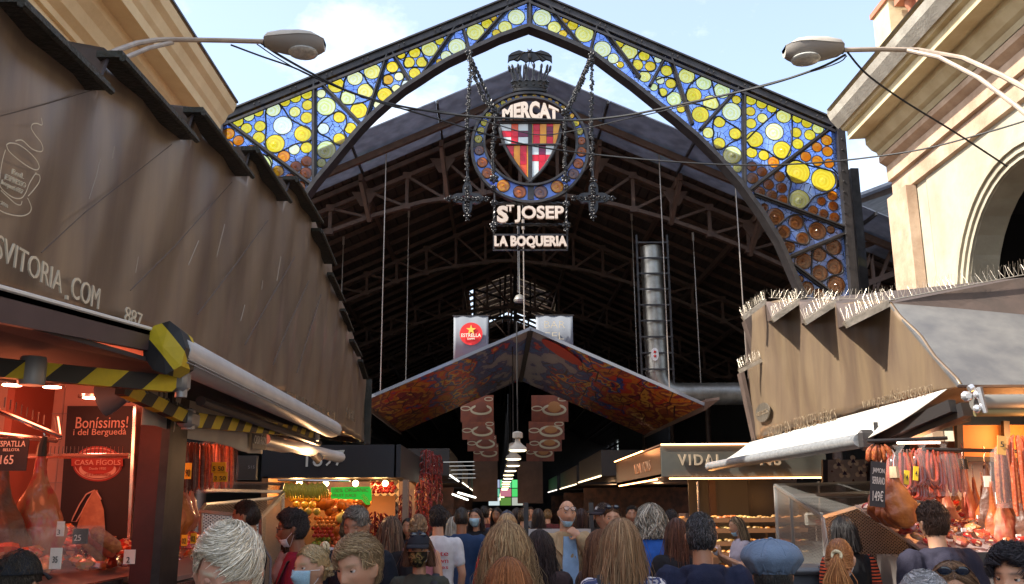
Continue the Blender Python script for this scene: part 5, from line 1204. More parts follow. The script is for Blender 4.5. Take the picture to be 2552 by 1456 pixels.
q = MB(); q.box((cx0+1.4,7.1,zc/2),(2.8,.9,zc)); q.build('counter', mat('brushed_counter',(.26,.23,.21),.3,.6,nscale=3,col2=(.35,.30,.28)), rs, smooth=0)
q = MB(); q.box((cx0+1.4,6.62,zc+.01),(2.84,.06,.09)); q.build('counter_edge', M_iron, rs, smooth=0)
q = MB(); q.prism([(cx0,6.66,zc+.03),(cx0+2.8,6.66,zc+.03),(cx0+2.8,7.9,zc+.36),(cx0,7.9,zc+.36)],(0,0,.02)); q.build('sloping_tray', MATS['steel_tray'], rs, smooth=0)
xh = [('dark ham in the rear row beside the pale panel',2340,1215,7.75),('rear ham left of the netted salamis',2375,1200,7.7),('rear amber ham between the panel and the tags',2425,1190,7.5),('small rear ham under the pink tube',2310,1190,7.85),('rear ham over the right end of the tray',2448,1210,7.3)]
gr = 'wrapped cuts on the ham stall tray'
for r_ in range(8):
    for c_ in range(15):
        x = cx0+.03+c_*.115+rnd.uniform(-.015,.015); y = 6.72+r_*.135; put_pack((x,y,zc+.07+.33*(y-6.66)/1.24+rnd.uniform(0,.02)), .95, 'red wrapped slice pack laid in rows on the ham stall tray', gr)
q = MB()
for k in range(26):
    x = cx0+.06+rnd.random()*1.5; y = 6.7+rnd.random()*1.0; q.box((x,y,zc+.13+.33*(y-6.66)/1.24),(.035,.012,.025),rz=rnd.uniform(-.4,.4))
for k in range(26): pass
tag(q.build('small_price_labels', M_tagW, smooth=0), 'tiny white price labels stuck over the red packs', 'labels', kind='stuff')
hp = [(2228,1170,6.75,1.12,M_ham,'big orange ham in front of its stack, beside the JAMON board'),(2212,1178,6.95,1.10,M_ham,'second ham tucked behind the big orange ham'),(2197,1182,7.1,1.06,M_ham,'third ham of the stack behind the JAMON board'),(2184,1184,7.25,1.0,M_ham,'rearmost ham of the stack at the left'),
 (2268,1230,7.5,.9,M_hamD,'dark ham just right of the big orange ham'),(2296,1235,7.6,.9,M_hamD,'dark ham under the bagged chorizo'),(2322,1230,7.5,.92,M_hamD,'dark ham above the hooded man'),(2352,1195,7.3,.98,mat('red_ham',(.38,.06,.03)),'reddish ham left of the pale panel'),(2400,1150,7.4,1.15,mat('red_ham',(.38,.06,.03)),'narrow dark red ham against the pale panel'),
 (2455,1160,7.0,1.1,M_hamD,'dark ham behind the tagged shoulders'),(2470,1200,6.9,1.2,M_ham,'long cut ham hanging over the tray'),(2490,1190,6.85,1.25,mat('red_ham',(.38,.06,.03)),'long streaky ham hanging over the tray'),(2515,1185,6.9,1.2,M_ham,'amber ham at the right edge group'),(2540,1210,6.8,1.0,M_hamD,'dark ham at the picture edge')]
for i, (px, py, y, s_, m, l) in enumerate(hp):
    s_ *= .74 if i < 4 else .86; w = .145 if i < 4 else (.085 if i in (8,) else .115)
    p = W(px,py,y=y); r = empty('cured_ham', p, l, 'ham', 'hams hanging in the ham stall', .3*(i%3))
    h = ham_mesh(.62*s_*(.8 if i < 4 else 1), w*s_, rs=i+20); h.v = [tuple(Vector(v)+p) for v in h.v]; h.build('meat', m, r)
    q = MB(); q.tube([p,p+Vector((0,0,.06)),p+Vector((.015,0,.1)),p+Vector((0,0,.14))],.005,5); q.build('hook', M_chr, r)
    if i in (0,4,5,6,8): q = MB(); q.tube([p+Vector((0,0,.02)),p+Vector((0,0,-.06))],[.032,.038],8); q.build('hoof_band', mat('band_amber',(.6,.42,.25),.6) if i == 0 else mat('black_hoof',(.02,.015,.014),.4), r)
    if i in (9,10,11,12): q = MB(); t = p+Vector((-.05,-.10,-.12)); q.box(t,(.05,.006,.08)); q.build('price_tag', M_tagW, r, smooth=0)
for i, (l, px, py, y) in enumerate(xh):
    p = W(px,py,y=y); r = empty('cured_ham', p, l, 'ham', 'hams hanging in the ham stall', .5*i); h = ham_mesh(.50, .10, rs=i+50); h.v = [tuple(Vector(v)+p) for v in h.v]; h.build('meat', M_hamD if i%2 else M_ham, r); q = MB(); q.tube([p,p+Vector((0,0,.1))],.005,5); q.build('hook', M_chr, r)
for i, (px, py) in enumerate(((2200,1120),(2215,1126),(2257,1120),(2285,1118),(2312,1116),(2338,1118),(2366,1124),(2380,1130))):
    sausage_bunch(W(px,py,y=7.15+.05*i), 5, .27, .016, M_sau if i%2 else M_hamD, ['short dark sausages at the left end of the rail','sausages between the JAMON board and the big ham','rear sausages behind the first chorizo bag','rear sausages behind the third chorizo bag','rear sausages right of the middle bag','rear sausages behind the straight sticks','rear red sausages by the pale panel','last dark sausages on the left rail'][i], 'rear sausages in the ham stall', .03)
bl = ['bagged red chorizo loops beside the big ham','bagged chorizo loops with a yellow card','bagged short chorizo loops in the middle','dark bagged chorizo over the dark hams','straight bagged chorizo sticks at the right','lower row chorizo loops on the left','lower row chorizo loops in the middle','lower row chorizo loops on the right']
for i, (px, py, n, L_, lp) in enumerate(((2206+35,1130,4,.26,True),(2268,1128,3,.24,True),(2298,1122,4,.24,True),(2325,1124,3,.27,True),(2352,1120,6,.32,False),(2270,1195,3,.14,True),(2298,1198,3,.14,True),(2330,1198,3,.13,True))):
    sausage_bunch(W(px,py,y=6.9+.04*i), n, L_, .015, M_sau, bl[i], 'bagged chorizo in the ham stall', .036, bag=i%2==0, loop=lp)
sausage_bunch(W(2500,1110,y=6.6), 5, .40, .02, M_salP, 'netted pale salamis with amber card at the upper right', 'salamis at the right edge', .03, bag=True)
sausage_bunch(W(2535,1085,y=6.5), 6, .55, .017, mat('salami_red',(.45,.07,.02),.4,nscale=60,col2=(.6,.25,.14),lo=.5,hi=.8), 'speckled red salamis at the right edge', 'salamis at the right edge', .03)
sausage_bunch(W(2190,1108,y=7.0), 5, .12, .02, M_salP, 'short trotters hanging over the JAMON board', 'salamis at the right edge', .035)
board('price_board', W(2188,1207,y=6.6), .105, .31, [('JAMON',.1,.9,.72,.86),('SERRANO',.1,.92,.50,.66),('149€',.15,.85,.12,.36)], 'black JAMON SERRANO 149€ board hanging by the orange hams', M_blk, M_chalk, tilt=.12)
board('price_card', W(2497,1110,y=6.45), .06, .13, [('5',.3,.7,.4,.7)], 'amber card tied to the netted salamis', mat('amber_card',(.65,.32,.08),.6), M_ink, tilt=.15, group='cards in the ham stall')
for (px, py, l) in ((2260,1190,'yellow card on the second chorizo bag'),(2283,1180,'yellow card on the third chorizo bag')): board('price_card', W(px,py,y=6.75), .035, .10, [('4',.3,.7,.3,.7)], l, M_tagY, M_ink, tilt=.15, group='cards in the ham stall')
# mosaic poster, red letters and the folded mesh cages
mo = empty('mosaic_poster', W(2145,1180,y=11.6), 'pale mosaic patterned advertising panel behind the mesh cage', 'poster')
q = MB(); q.prism([W(2058,1210,y=11.6),W(2165,1205,y=11.6),W(2166,1146,y=11.6),W(2058,1146,y=11.6)],(0,.05,0)); q.build('panel', mat('mosaic_ground',(.42,.42,.46),.6,nscale=20,col2=(.34,.34,.38)), mo, smooth=0)
q = MB(); q.bar(W(2055,1212,y=11.6),W(2055,1146,y=11.6),.06,.06,up=(0,1,0)); q.bar(W(2168,1212,y=11.58),W(2168,1146,y=11.58),.06,.06,up=(0,1,0)); q.build('frame', mat('blue_black',(.02,.025,.05),.4), mo, smooth=0)
M_mw = mat('mosaic_white',(.68,.66,.62),.5); M_mm = mat('mosaic_maroon',(.10,.03,.04),.5); M_mb = mat('mosaic_navy',(.04,.04,.12),.5)
for i, (px, py, s_) in enumerate(((2090,1158,1),(2126,1150,1),(2160,1158,.8),(2105,1180,1),(2145,1178,1),(2073,1175,.5),(2120,1165,.5),(2078,1202,.6),(2126,1198,.6),(2160,1178,.5))):
    c = W(px,py,y=11.57); 
    for k in range(3):
        a = math.pi/2+k*2*math.pi/3; r_ = .045*s_
        if s_ > .7:
            q = MB(); q.ell(c+Vector((math.cos(a)*r_,0,math.sin(a)*r_)),(r_*.7,.006,r_*.7),8,5); q.build('mosaic_petal', M_mw, mo)
    q = MB(); q.prism([c+Vector((math.cos(math.pi/2+k*2.094)*.035*s_,-.01,math.sin(math.pi/2+k*2.094)*.035*s_)) for k in range(3)],(0,.005,0)); q.build('mosaic_mark', M_mb if s_ > .7 else M_mm, mo, smooth=0)
def mesh_mat(name, col, k, holes=.55):
    m = mat(name, col, .35, .8); nt = m.node_tree; L = nt.links; p = nt.nodes['Principled BSDF']; tc = N(nt,'ShaderNodeTexCoord'); sx = N(nt,'ShaderNodeSeparateXYZ'); L.new(tc.outputs['Object'], sx.inputs[0])
    ad = N(nt,'ShaderNodeMath'); ad.operation = 'ADD'; L.new(sx.outputs[0], ad.inputs[0]); L.new(sx.outputs[1], ad.inputs[1])
    def wave(sgn):
        z = N(nt,'ShaderNodeMath'); z.operation = 'MULTIPLY_ADD'; z.inputs[1].default_value = sgn*1.9; L.new(sx.outputs[2], z.inputs[0]); L.new(ad.outputs[0], z.inputs[2])
        mu = N(nt,'ShaderNodeMath'); mu.operation = 'MULTIPLY'; mu.inputs[1].default_value = k; L.new(z.outputs[0], mu.inputs[0]); s_ = N(nt,'ShaderNodeMath'); s_.operation = 'SINE'; L.new(mu.outputs[0], s_.inputs[0]); ab = N(nt,'ShaderNodeMath'); ab.operation = 'ABSOLUTE'; L.new(s_.outputs[0], ab.inputs[0]); return ab
    mn = N(nt,'ShaderNodeMath'); mn.operation = 'MINIMUM'; L.new(wave(1).outputs[0], mn.inputs[0]); L.new(wave(-1).outputs[0], mn.inputs[1])
    lt = N(nt,'ShaderNodeMath'); lt.operation = 'LESS_THAN'; lt.inputs[1].default_value = holes; L.new(mn.outputs[0], lt.inputs[0]); L.new(lt.outputs[0], p.inputs['Alpha']); return m
M_mesh = mesh_mat('expanded_metal', (.44,.43,.41), 62, .70); M_tube = mat('galvanised_tube', (.60,.59,.57), .35, .7)
def cage(name, P, label):
    """P: dict of corner points, faces list -> framed mesh screens"""
    r = empty(name, P[0][0], label, 'mesh cage', 'folded expanded metal shutters')
    for f in P:
        q = MB(); q.add(f, [tuple(range(len(f)))]); q.build('mesh_panel', M_mesh, r, smooth=0)
        q = MB()
        for a, b in zip(f, f[1:]+f[:1]): q.bar(a, b, .03, .03, up=(0,.3,1))
        q.build('tube_frame', M_tube, r, smooth=0)
    return r
V = lambda px, py, y: W(px, py, y=y)
cage('mesh_cage', [[V(1932,1210,10.2),V(2170,1203,11),V(2170,1228,10.2),V(1970,1236,9.6)],
 [V(1970,1236,9.6),V(2170,1236,9.9),V(2180,1250,9.4),V(2050,1290,8.4)],
 [V(1970,1236,9.6),V(2050,1290,8.4),V(2065,1470,8.4),V(1985,1470,9.6)],
 [V(1932,1210,10.2),V(1970,1236,9.6),V(1985,1470,9.6),V(1945,1470,10.2)],
 [V(2050,1290,8.4),V(2190,1248,8.6),V(2290,1240,8.7),V(2300,1425,8.7),V(2070,1420,8.4)],
 [V(2290,1240,8.9),V(2450,1235,9.2),V(2450,1420,9.2),V(2300,1425,8.9)],
 [V(2075,1428,8.4),V(2210,1428,8.5),V(2215,1560,8.5),V(2085,1560,8.4)]], 'large silver mesh shutter folded behind the hanging hams')
cage('mesh_cage', [[V(512,1222,10.0),V(560,1204,11.4),V(706,1206,11.4),V(700,1226,10.6)],[V(512,1258,9.6),V(700,1240,10.4),V(650,1290,9.2),V(500,1275,9.0)],[V(650,1290,9.2),V(706,1228,10.6),V(700,1470,10.6),V(650,1470,9.2)],[V(500,1275,9.0),V(650,1290,9.2),V(650,1470,9.2),V(500,1470,9.0)]], 'silver mesh shutter beside the fruit stall, behind the bearded man')
q = MB(); q.prism([V(2225,1240,8.75),V(2228,1420,8.75),V(2255,1420,8.75),V(2250,1240,8.75)],(0,.02,0))
bin_ = empty('grey_bin', V(2010,1440,7.6), 'grey wheeled bin behind the beret', 'bin'); p = wloc(bin_)
q = MB(); q.prism([(p.x-.22,7.4,0),(p.x+.22,7.4,0),(p.x+.26,7.4,1.28),(p.x-.26,7.4,1.28)],(0,.45,0)); q.build('body', mat('bin_grey',(.06,.065,.075),.5), bin_, smooth=0); q = MB(); q.box((p.x,7.6,1.31),(.58,.55,.05),bev=.02); q.tube([(p.x+.02,7.35,1.33),(p.x+.25,7.35,1.36)],.02,6); q.build('lid', mat('bin_lid',(.10,.11,.12),.45), bin_, smooth=0)
# ------------------------------------------------------------ things under the hall roof
# printed gabled canopy hung by rods
ca = empty('printed_canopy', (.68,18,5), 'gabled hanging canopy with colourful printed underside', 'canopy')
def art_mat():
    m = mat('printed_art', (.5,.5,.5), .45, spec=.3); nt = m.node_tree; L = nt.links; p = nt.nodes['Principled BSDF']
    tc = N(nt,'ShaderNodeTexCoord'); sx = N(nt,'ShaderNodeSeparateXYZ'); L.new(tc.outputs['Object'], sx.inputs[0])
    n1 = N(nt,'ShaderNodeTexNoise'); n1.inputs['Scale'].default_value = 1.9; n1.inputs['Detail'].default_value = 6; mp = N(nt,'ShaderNodeMapping'); mp.inputs['Scale'].default_value = (1,.35,1.6); L.new(tc.outputs['Object'], mp.inputs[0]); L.new(mp.outputs[0], n1.inputs['Vector'])
    ab = N(nt,'ShaderNodeMath'); ab.operation = 'ABSOLUTE'; L.new(sx.outputs[0], ab.inputs[0])
    a2 = N(nt,'ShaderNodeMath'); a2.operation = 'MULTIPLY_ADD'; a2.inputs[1].default_value = .17; a2.inputs[2].default_value = -.13; L.new(ab.outputs[0], a2.inputs[0])
    a3 = N(nt,'ShaderNodeMath'); a3.operation = 'MULTIPLY_ADD'; a3.inputs[1].default_value = .95; L.new(n1.outputs['Fac'], a3.inputs[0]); L.new(a2.outputs[0], a3.inputs[2])
    cr = N(nt,'ShaderNodeValToRGB'); cr.color_ramp.interpolation = 'CONSTANT'; L.new(a3.outputs[0], cr.inputs[0])
    els = [(0,(.42,.38,.42)),(.34,(.36,.32,.38)),(.40,(.08,.08,.28)),(.45,(.04,.14,.42)),(.50,(.05,.05,.22)),(.54,(.62,.03,.03)),(.58,(.75,.45,.05)),(.61,(.04,.10,.42)),(.66,(.60,.05,.03)),(.72,(.62,.22,.03)),(.78,(.30,.04,.05)),(.84,(.70,.35,.06)),(.90,(.35,.08,.03))]
    while len(cr.color_ramp.elements) < len(els): cr.color_ramp.elements.new(.5)
    for e, (pos, c) in zip(cr.color_ramp.elements, els): e.position = pos; e.color = (*[k*.8 for k in c],1)
    v = N(nt,'ShaderNodeTexVoronoi'); v.feature = 'DISTANCE_TO_EDGE'; v.inputs['Scale'].default_value = 2.2; L.new(mp.outputs[0], v.inputs['Vector']); lt = N(nt,'ShaderNodeMath'); lt.operation = 'LESS_THAN'; lt.inputs[1].default_value = .02; L.new(v.outputs['Distance'], lt.inputs[0])
    mu = N(nt,'ShaderNodeMath'); mu.operation = 'MULTIPLY'; g2 = N(nt,'ShaderNodeMath'); g2.operation = 'GREATER_THAN'; g2.inputs[1].default_value = .42; L.new(a3.outputs[0], g2.inputs[0]); L.new(lt.outputs[0], mu.inputs[0]); L.new(g2.outputs[0], mu.inputs[1])
    mx = N(nt,'ShaderNodeMixRGB'); mx.inputs[2].default_value = (.04,.02,.03,1); L.new(mu.outputs[0], mx.inputs[0]); L.new(cr.outputs[0], mx.inputs[1]); L.new(mx.outputs[0], p.inputs['Base Color']); return m
M_art = art_mat()
rf = W(1322,822,y=18); lf_ = W(905,1000,y=18); rt_ = W(1755,1011,y=18); zb1 = 25.5
L_ = [rf,lf_,Vector((lf_.x,zb1,lf_.z)),Vector((rf.x,zb1,rf.z))]; R_ = [rf,rt_,Vector((rt_.x,zb1,rt_.z)),Vector((rf.x,zb1,rf.z))]
for f in (L_, R_):
    q = MB(); q.prism(f, (0,0,.04)); q.build('printed_panel', M_art, ca, smooth=0)
q = MB(); q.bar(rf+Vector((0,0,-.02)),(rf.x,zb1,rf.z-.02),.10,.06); q.build('ridge_bar', M_wedge, ca, smooth=0)
M_trim = mat('canopy_trim',(.22,.23,.26),.4,.3)
q = MB(); q.bar(rf+Vector((0,-.02,.02)),lf_+Vector((0,-.02,.02)),.05,.06); q.bar(rf+Vector((0,-.02,.02)),rt_+Vector((0,-.02,.02)),.05,.06); q.build('front_trim', M_trim, ca, smooth=0)
q = MB()
for p_, s_ in ((lf_,-1),(rt_,1)): q.prism([p_+Vector((0,-.1,.06)),p_+Vector((s_*.28,-.1,.10)),p_+Vector((s_*.28,zb1-18,.10)),p_+Vector((0,zb1-18,-.08)),p_+Vector((0,0,-.10))],(0,0,.05))
q.build('gutter', mat('gutter_brown',(.12,.08,.065),.6), ca, smooth=0)
# red oval emblem on the canopy, right panel
def onR(u, v, off=-.03): return rf.lerp(rt_,u)+Vector((0,(zb1-18)*v,off))
q = MB(); q.prism([onR(.20+.13*math.cos(a)+.0*math.sin(a),.10+.07*math.sin(a)+.05*math.cos(a)) for a in [2*math.pi*k/24 for k in range(24)]],(0,0,-.01)); q.build('oval_emblem', mat('emblem_red',(.5,.02,.015),.5), ca, smooth=0)
# eye catching printed pennants (generic dishes) hanging in a row
M_pn = mat('pennant_print', (.34,.085,.035), .6, nscale=3, col2=(.20,.05,.03)); M_pc2 = mat('pennant_cream', (.62,.50,.32), .6); M_pt = mat('pennant_teal',(.10,.22,.25),.6)
k_ = 0
for row, (y, pxL, pyT, pyB, w) in enumerate(((26.5,1148,985,1052,82),(29,1152,1050,1096,80),(31.5,1165,1085,1125,72),(34,1180,1105,1150,62))):
    for sd_, px0 in ((0,pxL),(1,[1325,1318,1320,1312][row])):
        ww = w if sd_ == 0 else w*(1.1)
        a = W(px0,pyB,y=y); b = W(px0+ww,pyT,y=y); r = empty('hanging_pennant', a, [['nearest left dish print pennant','second left dish print pennant','third left dish print pennant','smallest left dish print pennant'],['nearest right hat print pennant','second right hat print pennant','third right hat print pennant','smallest right hat print pennant']][sd_][row]+' under the canopy', 'pennant', 'printed pennants in the aisle')
        q = MB(); q.box(((a.x+b.x)/2,y,(a.z+b.z)/2),(b.x-a.x,.03,b.z-a.z)); q.build('cloth', M_pn, r, smooth=0)
        q = MB(); 
        for u, v, s_ in ((.62,.45,.30),(.15,.5,.14),(.85,.85,.12)):
            c = Vector((a.x+(b.x-a.x)*u,y-.025,a.z+(b.z-a.z)*v)); rr = (b.x-a.x)*s_
            q.tube([c+Vector((rr*math.cos(t),0,rr*.42*math.sin(t))) for t in [2*math.pi*k/20 for k in range(20)]], rr*.12, 5, closed=True, flat=.3)
        q.build('printed_plate', M_pc2, r)
        q = MB(); c = Vector((a.x+(b.x-a.x)*.62,y-.03,a.z+(b.z-a.z)*.55)); q.ell(c,((b.x-a.x)*.19,.01,(b.z-a.z)*.22),12,6); q.build('printed_dish', mat('dish_orange',(.50,.20,.06),.6) if sd_ else mat('dish_brown',(.22,.06,.03),.6), r)
for (x0,x1,y0,y1,y,l,t) in ((1178,1240,1150,1250,36,'long faded pale banner on the left of the lamp string',None),(1290,1352,1150,1255,36,'long faded pale banner on the right of the lamp string',None)):
    a = W(x0,y1,y=y); b = W(x1,y0,y=y); q = MB(); q.box(((a.x+b.x)/2,y,(a.z+b.z)/2),(b.x-a.x,.03,b.z-a.z)); tag(q.build('faded_banner', mat('faded_cloth',(.16,.10,.075),.8,nscale=2,col2=(.11,.07,.055)), smooth=0), l, 'banner')
# two white banners
def wb(x0, x1, y0, y1, Y, label):
    a = W(x0,y1,y=Y); b = W(x1,y0,y=Y); r = empty('hanging_banner', ((a.x+b.x)/2,Y,a.z), label, 'banner', 'white banners above the canopy')
    q = MB(); rows = []
    for i in range(13):
        x = a.x+(b.x-a.x)*i/12; rows.append([(x,Y+.006*math.sin(i*1.3),a.z),(x,Y+.005*math.sin(i*1.3+.5),b.z)])
    q.grid(rows); q.build('cloth', mat('banner_grey_white',(.15,.165,.19),.7), r, thick=.01); q = MB(); q.tube([(a.x-.03,Y,b.z),(b.x+.03,Y,b.z)],.015,6); q.build('pole', M_iron, r); return a, b, r
a, b, r = wb(1130,1217,787,905,21.5,'white hanging banner with red roundel, gold star and ESTRELLA DAMM lettering')
c = W(1174,832,y=21.4); k = 21.4/FPX
q = MB(); q.prism([c+Vector((29*k*math.cos(t),0,29*k*math.sin(t))) for t in [2*math.pi*i/36 for i in range(36)]],(0,.02,0)); q.build('red_roundel', mat('roundel_red',(.62,.02,.02),.6), r, smooth=0)
q = MB(); q.prism([c+Vector((rr*k*math.sin(t),-.02,10*k+rr*k*math.cos(t))) for rr, t in [((13 if i%2==0 else 5.2), math.pi*i/5) for i in range(10)]],(0,.01,0)); q.build('gold_star', mat('star_gold',(.75,.50,.08),.5), r, smooth=0)
q = MB(); text_on(q,'ESTRELLA',c+Vector((-25*k,-.03,-9*k)),Vector((50*k,0,0)),Vector((0,0,9*k)),.01,.01); text_on(q,'DAMM',c+Vector((-9*k,-.03,-16*k)),Vector((18*k,0,0)),Vector((0,0,5*k)),.01,.01); q.build('lettering', mat('print_cream',(.85,.78,.62),.6), r, smooth=0)
a, b, r = wb(1337,1427,786,900,21.5,'white hanging banner with thin BARCELONA letters in three rows')
for t, x0, x1, yb in (('BAR',1357,1408,818),('CEL',1352,1405,846),('ONA',1357,1410,872)):
    p0 = W(x0,yb,y=21.4); p1 = W(x1,yb,y=21.4); q = MB(); text_on(q,t,p0,p1-p0,Vector((0,0,18*k)),.01,-.02); q.build('lettering', mat('faint_gold',(.50,.43,.30),.6), r, smooth=0)
# ventilation duct
du = empty('ventilation_duct', W(1625,900,y=24), 'shiny steel ventilation duct with elbow inside a ladder frame', 'duct')
t0 = W(1622,618,y=24); t1 = W(1632,930,y=24); t1.x = t0.x+.02; rdu = .29
M_duct = mat('duct_steel', (.21,.195,.17), .42, .9, nscale=2, col2=(.42,.40,.36))
P_ = [t0]+[t0.lerp(t1,i/8) for i in range(1,9)]; e = t1+Vector((0,0,-.15)); cc = t1+Vector((.55,0,0))
elb = [cc+Vector((-.55*math.cos(a),0,-.55*math.sin(a))) for a in [math.pi/2*i/6 for i in range(1,7)]]; far = W(1850,958,y=24)
q = MB(); q.tube(P_+elb+[Vector((cc.x+.2,24,cc.z-.55)),Vector((far.x,24,cc.z-.55))], rdu, 18); q.build('pipe', M_duct, du, smooth=35)
q = MB()
for i in range(9):
    z = t0.z+(t1.z-t0.z)*i/8; q.lathe([(rdu+.008,-.012),(rdu+.008,.012)],(t0.x,24,z),18)
for i in range(12):
    x = cc.x+.1+i*.22; 
    if x < far.x: q.tube([(x,24,cc.z-.55),(x+.02,24,cc.z-.55)], rdu+.007, 18)
q.build('seam_ring', M_duct, du)
q = MB()
for x in (t0.x-rdu-.12,t0.x+rdu+.12): q.bar((x,23.8,t0.z+.3),(x,23.8,t1.z-.7),.05,.05,up=(0,1,0))
for i in range(9): z = t0.z+(t1.z-t0.z)*i/8+.05; q.bar((t0.x-rdu-.12,23.65,z),(t0.x+rdu+.12,23.65,z),.04,.04)
q.build('ladder_frame', M_iron, du, smooth=0)
q = MB(); c = W(1632,883,y=23.6); 
q.prism([c+Vector((.10*math.cos(t),0,.17*math.sin(t))) for t in [2*math.pi*i/24 for i in range(24)]],(0,.02,0)); q.build('oval_sticker', mat('sticker_white',(.7,.7,.68),.5), du, smooth=0)
q = MB(); q.ell(c+Vector((0,-.02,.06)),.035,8,6); q.ell(c+Vector((0,-.02,-.05)),.035,8,6); q.build('sticker_dot', mat('roundel_red',(.62,.02,.02)), du)
# string of pendant lamps
M_shade = mat('lamp_shade_white', (.40,.36,.30), .5)
proto = None
ylist = [16.5]+[16.5+2.6*i for i in range(1,22)]
x0_ = W(1290,1100,y=16.5).x; zl_ = W(1290,1108,y=16.5).z
for i, y in enumerate(ylist):
    if proto is None:
        p = Vector((x0_,y,zl_)); proto = empty('pendant_lamp', p, 'nearest white bell shaped pendant lamp of the aisle string', 'pendant lamp', 'pendant lamps down the central aisle')
        q = MB(); q.lathe([(.165,-.10),(.15,-.05),(.09,.0),(.05,.04),(.045,.10),(.09,.115),(.09,.20),(.06,.22),(.02,.23)],p,20); q.build('lamp_shade', M_shade, proto)
        q = MB(); q.lathe([(0,-.12),(.12,-.12),(.150,-.105),(.150,-.09),(0,-.09)],p,18); q.build('diffuser', emis('lamp_glow',(1,.80,.45),2.6), proto)
        q = MB(); q.tube([p+Vector((0,0,.2)),p+Vector((0,0,2.2))],.012,5); q.build('suspension', M_iron, proto)
    else:
        c = copy_tree(proto); c.location = (x0_+rnd.uniform(-.03,.03), y, zl_-.02*i); c['label'] = 'white bell shaped pendant lamp farther down the string behind the nearest one'
# camera loudspeaker bell above
q = MB(); p = W(1295,748,y=22); q.lathe([(.13,-.05),(.15,0),(.10,.1),(.03,.14)],p,14); q.tube([p,p+Vector((0,0,3))],.012,5); q.tube([p+Vector((.1,0,0)),p+Vector((.1,0,3))],.008,5); tag(q.build('hanging_floodlight', mat('flood_grey',(.25,.24,.22),.4,.5)), 'small round floodlight hanging above the canopy ridge', 'floodlight')
# screens
sc = empty('video_wall', W(1262,1240,y=44), 'video wall of nine screens with green tiles at the end of the aisle', 'screens')
scols = [(.25,.30,.42),(.12,.45,.22),(.08,.55,.16),(.10,.35,.24),(.35,.12,.16),(.05,.45,.10),(.40,.48,.50),(.07,.16,.03),(.30,.32,.28)]
for i in range(9):
    r_, c_ = divmod(i,3); a = W(1218+c_*29,1196+r_*22+20,y=44); b = W(1218+c_*29+27,1196+r_*22,y=44)
    q = MB(); q.box(((a.x+b.x)/2,44,(a.z+b.z)/2),(b.x-a.x,.08,b.z-a.z)); q.build('screen', emis('screen_%d'%i, scols[i], .55), sc, smooth=0)
# ---------------- fruit stall on the left
fs = empty('fruit_stall', W(820,1300,y=15), 'fruit stall with dark fascia reading 1897 and a warm lit display', 'market stall')
yF = 15.0
q = MB(); a = W(650,1192,y=yF); b = W(988,1108,y=yF); q.box(((a.x+b.x)/2,yF+1,(a.z+b.z)/2),(b.x-a.x,2,b.z-a.z)); q.box((b.x+.02,yF+4,(a.z+b.z)/2),(.1,8,b.z-a.z)); q.build('fascia', mat('midnight_fascia',(.008,.010,.016),.5), fs, smooth=0)
q = MB(); q.box((a.x-.3,yF+.3,3.4),(2.2,.3,1.1)); q.build('upper_box', mat('hall_black',(.01,.01,.01),.8), fs, smooth=0)
q = MB(); p0 = W(762,1164,y=yF-.03); p1 = W(858,1160,y=yF-.03); text_on(q,'1897',p0,p1-p0,Vector((0,0,.24)),.02,.0); q.build('lettering', mat('sign_white',(.55,.55,.52),.5), fs, smooth=0)
q = MB(); p0 = W(893,1106,y=16); p1 = W(905,1106,y=16); text_on(q,'Z',p0,p1-p0,Vector((0,0,.18)),.02,.0); q.build('lettering', mat('sign_dim',(.2,.2,.2),.5), fs, smooth=0)
xl = W(655,1300,y=yF).x; xr_ = W(995,1300,y=yF).x
q = MB(); q.box(((xl+xr_)/2,yF+3.2,1.1),(xr_-xl,.1,2.4)); q.box((xl,yF+1.6,1.1),(.1,3.2,2.4)); q.build('back_wall', mat('amber_tile',(.30,.13,.04),.6,nscale=5,col2=(.18,.07,.03)), fs, smooth=0)
q = MB(); q.box(((xl+xr_)/2,yF+1.2,.45),(xr_-xl,1.6,.9)); q.build('stand', mat('dark_stand',(.03,.02,.015),.7), fs, smooth=0)
def patt():
    m = mat('triangle_tile', (.5,.4,.3), .5); nt = m.node_tree; L = nt.links; tc = N(nt,'ShaderNodeTexCoord'); ck = N(nt,'ShaderNodeTexChecker'); ck.inputs['Scale'].default_value = 11; mp = N(nt,'ShaderNodeMapping'); mp.inputs['Rotation'].default_value = (0,R(45),0); ck.inputs['Color1'].default_value = (.55,.42,.30,1); ck.inputs['Color2'].default_value = (.05,.03,.03,1); L.new(tc.outputs['Object'], mp.inputs[0]); L.new(mp.outputs[0], ck.inputs[0]); L.new(ck.outputs[0], nt.nodes['Principled BSDF'].inputs['Base Color']); return m
q = MB(); a = W(918,1420,y=yF+1.8); b = W(995,1196,y=yF+1.8); q.box(((a.x+b.x)/2,yF+1.8,(a.z+b.z)/2),(b.x-a.x,.05,b.z-a.z)); q.build('tile_panel', patt(), fs, smooth=0)
q = MB(); a = W(1000,1440,y=yF-.05); b = W(1018,1196,y=yF-.05); q.box(((a.x+b.x)/2,yF,(a.z+b.z)/2),(b.x-a.x,.2,b.z-a.z)); q.build('post', mat('tan_post',(.26,.17,.12),.6), fs, smooth=0)
q = MB(); q.tube([W(692,1197,y=yF-.1),W(872,1199,y=yF-.1)],.018,8); q.build('rail', M_chr, fs)
for px, y_ in ((740,15.6),(850,15.8),(940,15.7)): light('fruit_lamp', W(px,1215,y=y_), 12, (1,.50,.16), .1)
q = MB()
for px in (746,812,886,960): q.ell(W(px,1205,y=yF+.3),.05,8,6)
q.build('bulb', emis('warm_bulb',(1,.62,.25),9), fs)
